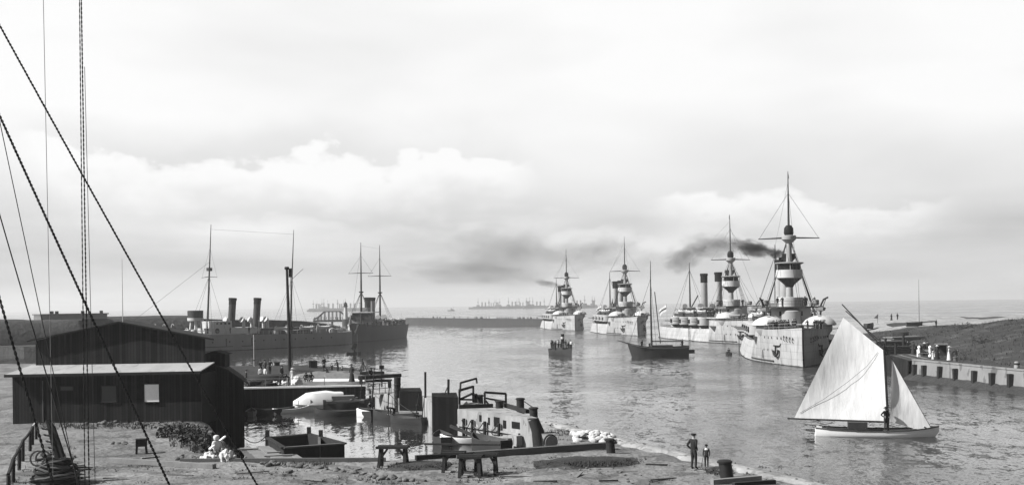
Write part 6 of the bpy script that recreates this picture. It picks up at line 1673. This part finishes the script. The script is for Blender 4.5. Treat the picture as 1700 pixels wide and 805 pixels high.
for k in range(9):
    x = 14 + k * 4.6; c, s = math.cos(oc.rotation_euler.z), math.sin(oc.rotation_euler.z); y = random.uniform(2.5, 4)
    person(random.choice(['sailor', 'man', 'sailor_cap']), (oc.location.x + c * x - s * y, oc.location.y + s * x + c * y, 4.3), random.uniform(-1, 1), 'sailor along the rail of the two masted cruiser', 'sailors on the two masted cruiser')

# strollers on the outer mole
random.seed(8)
mp2 = [(A(px, yb, Y).x, A(px, yb, Y).y) for px, yt, yb, Y in mp_]
for k in range(46):
    px = random.choice([random.uniform(678, 900), random.uniform(790, 890)])
    seg = 0
    for s_i in range(len(mp_) - 1):
        if mp_[s_i][0] >= px >= mp_[s_i + 1][0]: seg = s_i
    f = (mp_[seg][0] - px) / (mp_[seg][0] - mp_[seg + 1][0]); x = lerp(mp2[seg][0], mp2[seg + 1][0], f); y = lerp(mp2[seg][1], mp2[seg + 1][1], f) + random.uniform(-1, 3.5)
    person(random.choice(['man', 'man_walk', 'woman_dark', 'man_lean', 'woman_white'] if k % 6 == 0 else ['man', 'man_walk', 'woman_dark']), (x, y, MOLE_Z - .88), random.uniform(-3, 3), 'tiny stroller silhouetted along the outer mole', 'strollers on the outer mole', 1.08)

# iron footbridge on the mole behind the grey cruiser
YB = 700; a, c = A(521, 532, YB), A(582, 531, YB); t = thing('footbridge', 'dark iron truss footbridge full of people left of the two masted cruiser', 'bridge', (a.x, a.y, 0))
Lb = c.x - a.x; zb = a.z
MB().box((Lb / 2, 0, zb - .3), (Lb, 4, 1.3)).build('deck', 'ship_dark', t)
for s in (-1.8, 1.8):
    b = MB(); tp = [(0, .6), (.12, 2.0), (.3, 5.4), (.72, 5.4), (.9, 2.0), (1, .6)]
    for (u0, h0), (u1, h1) in zip(tp, tp[1:]): b.beam((u0 * Lb, s, zb + h0), (u1 * Lb, s, zb + h1), .55)
    for u in (.12, .2, .3, .41, .51, .62, .72, .82, .9):
        h = 5.4 if .3 <= u <= .72 else 5.4 - 3.4 * abs(u - (.3 if u < .3 else .72)) / .18; b.beam((u * Lb, s, zb), (u * Lb, s, zb + h), .38)
    b.build('truss', 'ship_dark', t)
for u in (.0, .5, 1.0): MB().tube([(u * Lb, 0, -1), (u * Lb, 0, zb)], .6, 8).build('pier_post', 'ship_dark', t)
for k in range(16):
    u = (k + .5) / 16; person(random.choice(['man', 'man_walk', 'woman_dark']), (a.x + u * Lb, a.y + random.uniform(-1.4, 0), zb + .36), random.uniform(-3, 3), 'tiny person crossing the iron footbridge', 'people on the footbridge', 1.1)
# beacon tower on the mole
q = A(574, 532, 690); t = thing('beacon', 'little white beacon tower with dark lantern rising beside the footbridge', 'beacon', (q.x, q.y, 0))
MB().lathe([(1.5, 0), (1.4, 3), (1.0, 10.6), (1.35, 11)], (0, 0, 0), 14).build('tower', 'ship_white', t); MB().lathe([(1.1, 11), (1.1, 12.6), (.5, 13.4), (.02, 13.8)], (0, 0, 0), 12).build('lantern', 'ship_black', t); MB().lathe([(1.7, 10.9), (1.7, 11.2)], (0, 0, 0), 12).build('gallery', 'ship_dark', t)
MB().lathe([(2.2, -1), (2.2, 3.2), (1.8, 3.4)], (0, 0, 0), 12).build('base', 'wet_stone', t)

# barracks strip on the rampart
q0 = A(62, 523, 300); q1 = A(172, 524, 318); t = thing('battery_house', 'long low pale roofed battery house with stub chimneys on the rampart', 'building', q0)
d = q1 - q0; zt = q0.z
MB().beam(Vector((0, 0, -.6)), Vector((d.x, d.y, -.6)), 3, 1.3).build('wall', 'ship_mid', t)
MB().beam(Vector((-.3, 0, .15)), Vector((d.x + .3, d.y, .15)), 3.6, .3).build('roof', 'grey_wood', t)
for px in (85, 93, 136, 168): u = (px - 62) / 110; MB().beam(d * u + Vector((0, 0, .1)) - Vector((0, 0, d.z * u)), d * u + Vector((0, 0, 1.0)) - Vector((0, 0, d.z * u)), .7).build('chimney', 'dark_wood', t)

# ------------------------------------------------------------------ promenade: benches and people
def bench(px, py, label, Lb=2.4):
    q = W(px, py, 2.42); t = thing('bench', label, 'bench', q, R(-14))
    for y in (-.12, .12): MB().box((0, y, .5), (Lb, .2, .06)).build('seat', 'grey_wood', t)
    MB().box((0, .32, .85), (Lb, .05, .3)).build('backrest', 'grey_wood', t)
    for x in (-Lb * .45, Lb * .45):
        MB().beam((x, -.2, 0), (x, -.2, .5), .12).build('leg', 'board_white', t); MB().beam((x, .3, 0), (x, .33, 1.0), .12).build('leg', 'board_white', t)
    return t
bench(1537, 592, 'low pale bench on the promenade behind the first fender piles')
for px, lab in ((1526, 'white turned post of the promenade gate, nearer the sail'), (1544, 'white turned post of the promenade gate, nearer the stone table')):
    q = W(px, 592, 2.42); t = thing('gate_post', lab, 'post', q); MB().lathe([(.2, 0), (.2, .3), (.14, .4), (.16, 1.2), (.22, 1.35), (.1, 1.5), (.01, 1.55)], (0, 0, 0), 12).build('post', 'board_white', t)
q = W(1563, 594, 2.42); t = thing('open_stall', 'light open frame stall with a pale flat top on the promenade', 'stall', q, R(-14))
for x in (-.85, .85):
    for y in (-.5, .5): MB().beam((x * .8, y, 0), (x * .8, y, 1.8), .1).build('post', 'grey_wood', t)
MB().box((0, 0, 1.88), (1.6, 1.2, .14)).build('top', 'grey_wood', t); MB().box((0, .45, 1.0), (1.6, .08, 1.4)).build('back_cloth', 'cloth_dark', t)
ppl = [(1507, 586, 'man', 60, 'dark man standing farthest back on the promenade next to the sail'), (1516, 588, 'woman_dark', -40, 'woman in dark dress on the promenade behind the first white post'), (1535, 590, 'woman_hat', 20, 'woman in black with a big white hat on the promenade bench'),
       (1540, 587, 'man', -30, 'dark man close behind the woman with the big white hat'), (1549, 597, 'child_white', 0, 'little child in white by the promenade edge'), (1556, 596, 'woman_hat', -20, 'dark dressed woman with a pale hat beside the stall'),
       (1576, 598, 'woman_white', 60, 'woman all in white at the right of the stall'), (1581, 597, 'man_bend', 80, 'man stooping next to the woman in white'), (1527, 590, 'man_sit', 10, 'man seated by the nearer white gate post')]
for px, py, kk, rz, lab in ppl: person(kk, W(px, py, 2.45), R(rz), lab, None, 1.1)
q = W(1688, 612, 2.42); t = thing('mooring_stone', 'stubby pale mooring stone on the promenade edge at the picture border', 'mooring stone', q); MB().lathe([(.3, -.1), (.28, .6), (.22, .8), (.02, .85)], (0, 0, 0), 12).build('stone', 'concrete', t); MB().lathe([(.34, .5), (.36, .6), (.3, .66)], (0, 0, 0), 12).build('collar', 'ship_dark', t)
q = W(1583, 600, 2.42); bollard(1586, 600, .55, .25, 'small bollard at the end of the promenade group', 2.42, 'mid_wood')

# far spit: signal mast, dark boats, look-outs
def spit(px, py, Y): p = A(px, py, Y); p.z = east_z(p.x, p.y); return p
q = spit(1526, 532, 270); t = thing('signal_mast', 'very thin tall pale mast on the far sandy spit', 'mast', q); MB().tube([(0, 0, -.3), (0, 0, 5), (0, 0, 10.4)], [.09, .07, .03], 6).build('pole', 'rope_pale', t)
q = spit(1518, 531, 262); t = thing('beached_boat', 'dark boat drawn up on the far sandy spit beside the thin mast', 'boat', q + Vector((0, 0, .35)), R(4)); open_boat(t, 3.8, 1.3, .6, 'boat_dark', thw=2)
q = spit(1495, 546, 235); t = thing('beached_boat', 'dark upturned boat at the near side of the pale sand', 'boat', q + Vector((0, 0, .6)), R(-8)); h = open_boat(t, 3.2, 1.4, .55, 'boat_dark', thw=0); h.rotation_euler = (math.pi, 0, 0)
for px, lab, kk in ((1554, 'look-out standing on the crest where pale sand meets the dune', 'man'), (1480, 'first tiny figure on the far sandy spit, nearer the sail', 'woman_dark'), (1490, 'second tiny figure on the far sandy spit, nearer the dark boat', 'man')):
    person(kk, spit(px, 534, 255 if px > 1500 else 290), R(20), lab)
q = spit(1457, 532, 285); t = thing('flag_pole', 'small leaning flag on the far spit just clear of the gaff', 'flag', q); MB().tube([(0, 0, 0), (.1, 0, 2.3)], .05, 5).build('pole', 'dark_wood', t); b = MB(); b.add([(.1, 0, 2.3), (-1.0, 0, 1.3), (.05, 0, 1.2)], [(0, 1, 2)]); b.build('flag', 'cloth_mid', t)
q = spit(1443, 536, 270); t = thing('beached_boat', 'dark boat end on at the spit next to the gaff', 'boat', q + Vector((0, 0, .5)), R(50)); open_boat(t, 4.5, 1.8, .9, 'boat_dark', thw=1)
# timber quay behind the sail
for k, (px, py, Y, s, m_, lab) in enumerate(((1492, 596, 168, (7, 3, 1.1), 'dark_wood', 'dark stack of timber on the quay behind the jib'), (1478, 580, 185, (6, 3, 1.3), 'mid_wood', 'grey timber stack farther along the quay than the jib'), (1500, 566, 205, (8, 3, .9), 'grey_wood', 'low pale timber stack on the quay below the sandy spit'))):
    p = A(px, py, Y); p.z = east_z(p.x, p.y); t = thing('timber_stack', lab, 'timber stack', p, R(12 * k)); random.seed(k)
    for r_i in range(4):
        MB().box((random.uniform(-.3, .3), 0, .1 + r_i * s[2] / 4 + .1), (s[0] * random.uniform(.85, 1), s[1] * random.uniform(.8, 1), s[2] / 4 - .04)).build('board_layer', m_, t)

# ------------------------------------------------------------------ rigging in the near foreground
def strand(p, q, r, twists, ph):
    p, q = Vector(p), Vector(q); d = (q - p); n = max(8, int(twists * 7)); z = d.normalized(); x = z.orthogonal().normalized(); y = z.cross(x)
    L_ = d.length
    return [p + d * (i / n) + (x * math.cos(ph + 2 * math.pi * twists * i / n) + y * math.sin(ph + 2 * math.pi * twists * i / n)) * r - Vector((0, 0, .25 * 4 * (i / n) * (1 - i / n))) * (L_ / 40) for i in range(n + 1)]
def stay(pxa, pya, pxb, pyb, Y, r, label, ext0=.25, ext1=.35, twist=True, m='rope', pitch=.2, name='stay_rope', group=None):
    a, c = A(pxa, pya, Y), A(pxb, pyb, Y); d = c - a; p0 = a - d * ext0; k = (GZ - a.z) / d.z; p1 = a + d * k     # down to the ground
    L_ = (p1 - p0).length; t = MB()
    if twist:
        for ph in (0, math.pi): t.tube(strand(p0, p1, r * .62, L_ / pitch, ph), r * .6, 5, cap=False)
    else: t.tube(sag(p0, p1, .1, 10), r, 5, cap=False)
    return tag(t.build(name, m), label, 'rope', group)
stay(0, 39, 430, 805, 30, .025, 'thick twisted stay crossing highest, from the upper left down past the raft')
stay(0, 190, 283, 803, 28, .029, 'thick twisted stay running steeply down in front of the shed window boards')
stay(0, 355, 133, 803, 27, .016, 'medium dark stay slanting over the left end of the shed', twist=False)
stay(3, 215, 121, 763, 29, .012, 'thin dark line slanting between the two thick stays', twist=False)
stay(0, 497, 48, 660, 27, .03, 'short piece of twisted stay at the far left edge', pitch=.25)
stay(72, 0, 83, 540, 32, .009, 'hair thin upright line left of the paired halyards', twist=False, m='rope_pale')
stay(132, 0, 141, 805, 28, .013, 'left hand rope of the upright halyard pair', pitch=.3)
stay(136, 60, 148, 805, 28, .016, 'right hand rope of the upright halyard pair', ext0=.4, pitch=.22)
stay(144, 250, 158, 805, 28.5, .008, 'fine slack line close beside the halyard pair', twist=False)

# weeds and rough grass on the quay, thickest round the low banks and along the walls
random.seed(91); b = MB()
def weed(x, y, z, h):
    for k in range(5):
        a = random.uniform(0, 6.28); q = Vector((math.cos(a), math.sin(a), 0)); n_ = Vector((-q.y, q.x, 0)); c = Vector((x + random.uniform(-.12, .12), y + random.uniform(-.12, .12), z - .04)); wv = random.uniform(.012, .035)
        b.add([c - n_ * wv, c + n_ * wv, c + q * random.uniform(.05, .22) + Vector((0, 0, h * random.uniform(.6, 1.1)))], [(0, 1, 2)])
for px0, px1, py0, py1, n_w, hh in ((884, 1066, 762, 776, 520, .17), (640, 750, 770, 781, 380, .18), (440, 640, 767, 772, 160, .22), (60, 300, 700, 712, 320, .3), (560, 900, 776, 800, 260, .14), (1170, 1215, 778, 786, 70, .16), (150, 700, 772, 804, 380, .12), (270, 390, 715, 764, 420, .4), (20, 130, 740, 804, 160, .2), (1080, 1300, 772, 803, 120, .12), (905, 960, 712, 740, 120, .2)):
    for k in range(n_w):
        if n_w == 420: u_ = random.random(); px, py = 285 + 100 * u_ + random.gauss(0, 9), 722 + 38 * u_ + random.gauss(0, 7)
        elif n_w in (520, 380) and px0 > 600: px, py = random.gauss((px0 + px1) / 2, (px1 - px0) / 5), random.gauss((py0 + py1) / 2, (py1 - py0) / 4)
        else: px, py = random.uniform(px0, px1), random.uniform(py0, py1)
        p = W(px, py, GZ)
        if mnoise.noise(Vector((p.x * .6, p.y * .6, 9))) < -.15 and hh < .25: continue
        up = .1 if (hh in (.17, .18) and px > 600) else 0
        weed(p.x, p.y, GZ + up, hh)
tag(b.build('weeds', 'blade'), 'rough weeds and thin grass growing over the quay', 'weeds', kind='stuff')

random.seed(123)
scraps = [(420, 785, 1.6, 20), (520, 797, 1.2, -30), (590, 781, .9, 60), (860, 792, 1.8, 10), (905, 800, 1.1, -20), (960, 789, 1.4, 75), (1040, 783, 1.0, -8), (1100, 796, 1.5, 30), (300, 790, 1.3, -15), (200, 795, 1.6, 8), (480, 783, .8, 85), (690, 797, 1.3, -40), (1010, 799, .9, 15), (1090, 772, 1.1, -25), (250, 760, 1.0, 35)]
for k, (px, py, L_, an) in enumerate(scraps):
    q = W(px, py, GZ); b = MB(); b.box((0, 0, .05), (L_, random.uniform(.1, .2), .06)); ob = b.build('plank_scrap', random.choice(['grey_wood', 'mid_wood', 'dark_wood'])); ob.location = q; ob.rotation_euler = (R(random.uniform(-3, 3)), R(random.uniform(-3, 3)), R(an)); tag(ob, 'scrap of broken plank lying on the sand of the quay', 'plank', 'plank scraps on the quay')

# pale stones washed out along the apron
random.seed(64); ap2 = []
for k in range(70):
    u = random.random(); px = lerp(905, 1400, u); i = 0
    ks = [(899, 700), (920, 701), (960, 711), (1000, 721), (1070, 738), (1149, 756), (1240, 775), (1330, 795), (1400, 812)]
    for q0_, q1_ in zip(ks, ks[1:]):
        if q0_[0] <= px <= q1_[0]: py = lerp(q0_[1], q1_[1], (px - q0_[0]) / (q1_[0] - q0_[0]))
    p = W(px, py + random.uniform(-1, 7), GZ); ap2.append((p.x, p.y, GZ + .1, random.uniform(.08, .24), random.uniform(0, 6.28)))
stones(DK, ap2[:45], 'small grey stone washed out along the pale strip by the water', 'grey stones along the shore strip')
# scrub on the dune and posts on the quay behind the sail
def scrub_at(x, y, w_, h, n, label, seed):
    t = bush(900, 760, w_, h, n, label, seed); t.location = (x, y, east_z(x, y)); return t
for k, (dx, y, w_, h, lab) in enumerate(((24, 176, 5, 1.2, 'dark scrub clump on the dune crest, right of the pale stall'), (30, 190, 6, 1.4, 'broad dark scrub on the dune crest farther back'), (20, 205, 5, 1.2, 'dark scrub where the dune falls to the pale sand'), (14, 168, 3, .8, 'low scrub behind the stall on the promenade'), (33, 160, 6, 1.1, 'dark scrub high on the dune toward the picture border'), (10, 225, 5, 1.0, 'scrub at the foot of the pale sand near the timber stacks'))):
    scrub_at(QX(y) + dx, y, w_, h, 700, lab, 40 + k)
for k, (px, Y, h, lab) in enumerate(((1470, 172, 2.2, 'dark mooring post on the timber quay just behind the gaff end'), (1487, 165, 1.6, 'shorter dark mooring post between mast and jib'), (1500, 178, 2.6, 'tall dark post on the quay right of the jib head'))):
    p = A(px, 590, Y); p.z = east_z(p.x, p.y); t = thing('mooring_post', lab, 'post', p); MB().tube([(0, 0, -.3), (.03, 0, h)], [.2, .17], 8).build('pole', 'dark_wood', t); MB().lathe([(.22, 0), (.22, .15)], (.03, 0, h - .3), 8).build('iron_hoop', 'iron', t)
# ------------------------------------------------------------------ smoke
def smoke_mat(name, dens, col, scale, thr=.42):
    m = bpy.data.materials.new(name); m.use_nodes = True; n, l = m.node_tree.nodes, m.node_tree.links; n.clear()
    out = n.new('ShaderNodeOutputMaterial'); v = n.new('ShaderNodeVolumePrincipled'); l.new(v.outputs[0], out.inputs['Volume'])
    v.inputs['Color'].default_value = grey(col); v.inputs['Anisotropy'].default_value = .2
    t = n.new('ShaderNodeTexCoord')
    def mth(op, a, b=None, c=None, clamp=False):
        q = n.new('ShaderNodeMath'); q.operation = op; q.use_clamp = clamp
        for i, x in enumerate((a, b, c)):
            if x is None: continue
            if isinstance(x, (int, float)): q.inputs[i].default_value = x
            else: l.new(x, q.inputs[i])
        return q.outputs[0]
    ln = n.new('ShaderNodeVectorMath'); ln.operation = 'LENGTH'; l.new(t.outputs['Object'], ln.inputs[0])
    nz = n.new('ShaderNodeTexNoise'); nz.inputs['Scale'].default_value = scale; nz.inputs['Detail'].default_value = 6; nz.inputs['Roughness'].default_value = .6
    l.new(t.outputs['Object'], nz.inputs['Vector'])
    fall = mth('SUBTRACT', 1.0, ln.outputs['Value'], clamp=True)
    d = mth('SUBTRACT', mth('MULTIPLY_ADD', nz.outputs['Fac'], 1.0, mth('MULTIPLY', fall, .45)), thr + .18, clamp=True)
    d = mth('MULTIPLY', mth('MULTIPLY', d, mth('MINIMUM', mth('MULTIPLY', fall, 3.0), 1.0)), dens)
    l.new(d, v.inputs['Density']); M[name] = m
smoke_mat('smoke_black', 9.0, .10, 2.6, .40)
smoke_mat('smoke_grey', 1.25, .18, 2.4, .41)
smoke_mat('smoke_thin', .16, .26, 2.6, .37)
def plume(px, py, Y, half, tilt, m, label, depth=None):
    p = A(px, py, Y); bm = bmesh.new(); bmesh.ops.create_icosphere(bm, subdivisions=3, radius=1.0)
    me = bpy.data.meshes.new('smoke'); bm.to_mesh(me); bm.free(); me.materials.append(M[m])
    o = bpy.data.objects.new('smoke_plume', me); COL.objects.link(o); o.location = p
    o.scale = (half[0], depth or half[1], half[1]); o.rotation_euler = (0, R(tilt), 0)
    return tag(o, label, 'smoke')
plume(1289, 421, 212, (2.2, 1.2), -4, 'smoke_black', 'thick black smoke just leaving the funnel of the nearest battleship')
plume(1252, 413, 214, (5.4, 2.1), 12, 'smoke_black', 'dark trail of smoke blowing left from the nearest funnel', 1.4)
plume(1180, 409, 225, (7.5, 3.2), 8, 'smoke_grey', 'grey ragged smoke drifting above the two funnels of the second battleship', 2.5)
plume(1135, 428, 250, (7.5, 4.0), -18, 'smoke_grey', 'faint grey smoke low above the ensign of the second battleship', 3)
plume(908, 470, 500, (9, 2.2), 12, 'smoke_grey', 'dark thin smoke streaming left from the farthest battleship', 3)
plume(845, 425, 720, (54, 27), 6, 'smoke_thin', 'broad grey smoke bank hanging over the outer mole', 14)
plume(770, 450, 800, (60, 13), 2, 'smoke_thin', 'pale smoke smear drifting left along the low sky', 14)
plume(985, 420, 700, (40, 15), -8, 'smoke_thin', 'soft grey smoke behind the masts of the third battleship', 12)
plume(1212, 404, 218, (5.0, 2.4), 14, 'smoke_grey', 'thinning smoke between the dark trail and the second battleship mast', 2)
plume(1068, 440, 320, (16, 6), -10, 'smoke_thin', 'faint smoke over the black sailing barge mast', 5)

# ------------------------------------------------------------------ air
hz = MB().box((0, 2600, 21), (12000, 5600, 46)).build('haze', 'rope')
m = bpy.data.materials.new('haze_air'); m.use_nodes = True; n, l = m.node_tree.nodes, m.node_tree.links; n.clear()
out = n.new('ShaderNodeOutputMaterial'); v = n.new('ShaderNodeVolumePrincipled'); l.new(v.outputs[0], out.inputs['Volume'])
v.inputs['Color'].default_value = grey(.92); v.inputs['Density'].default_value = 0.00021; v.inputs['Anisotropy'].default_value = .3
hz.data.materials.clear(); hz.data.materials.append(m); tag(hz, 'thin pale sea haze over the whole harbour', 'haze', kind='stuff')
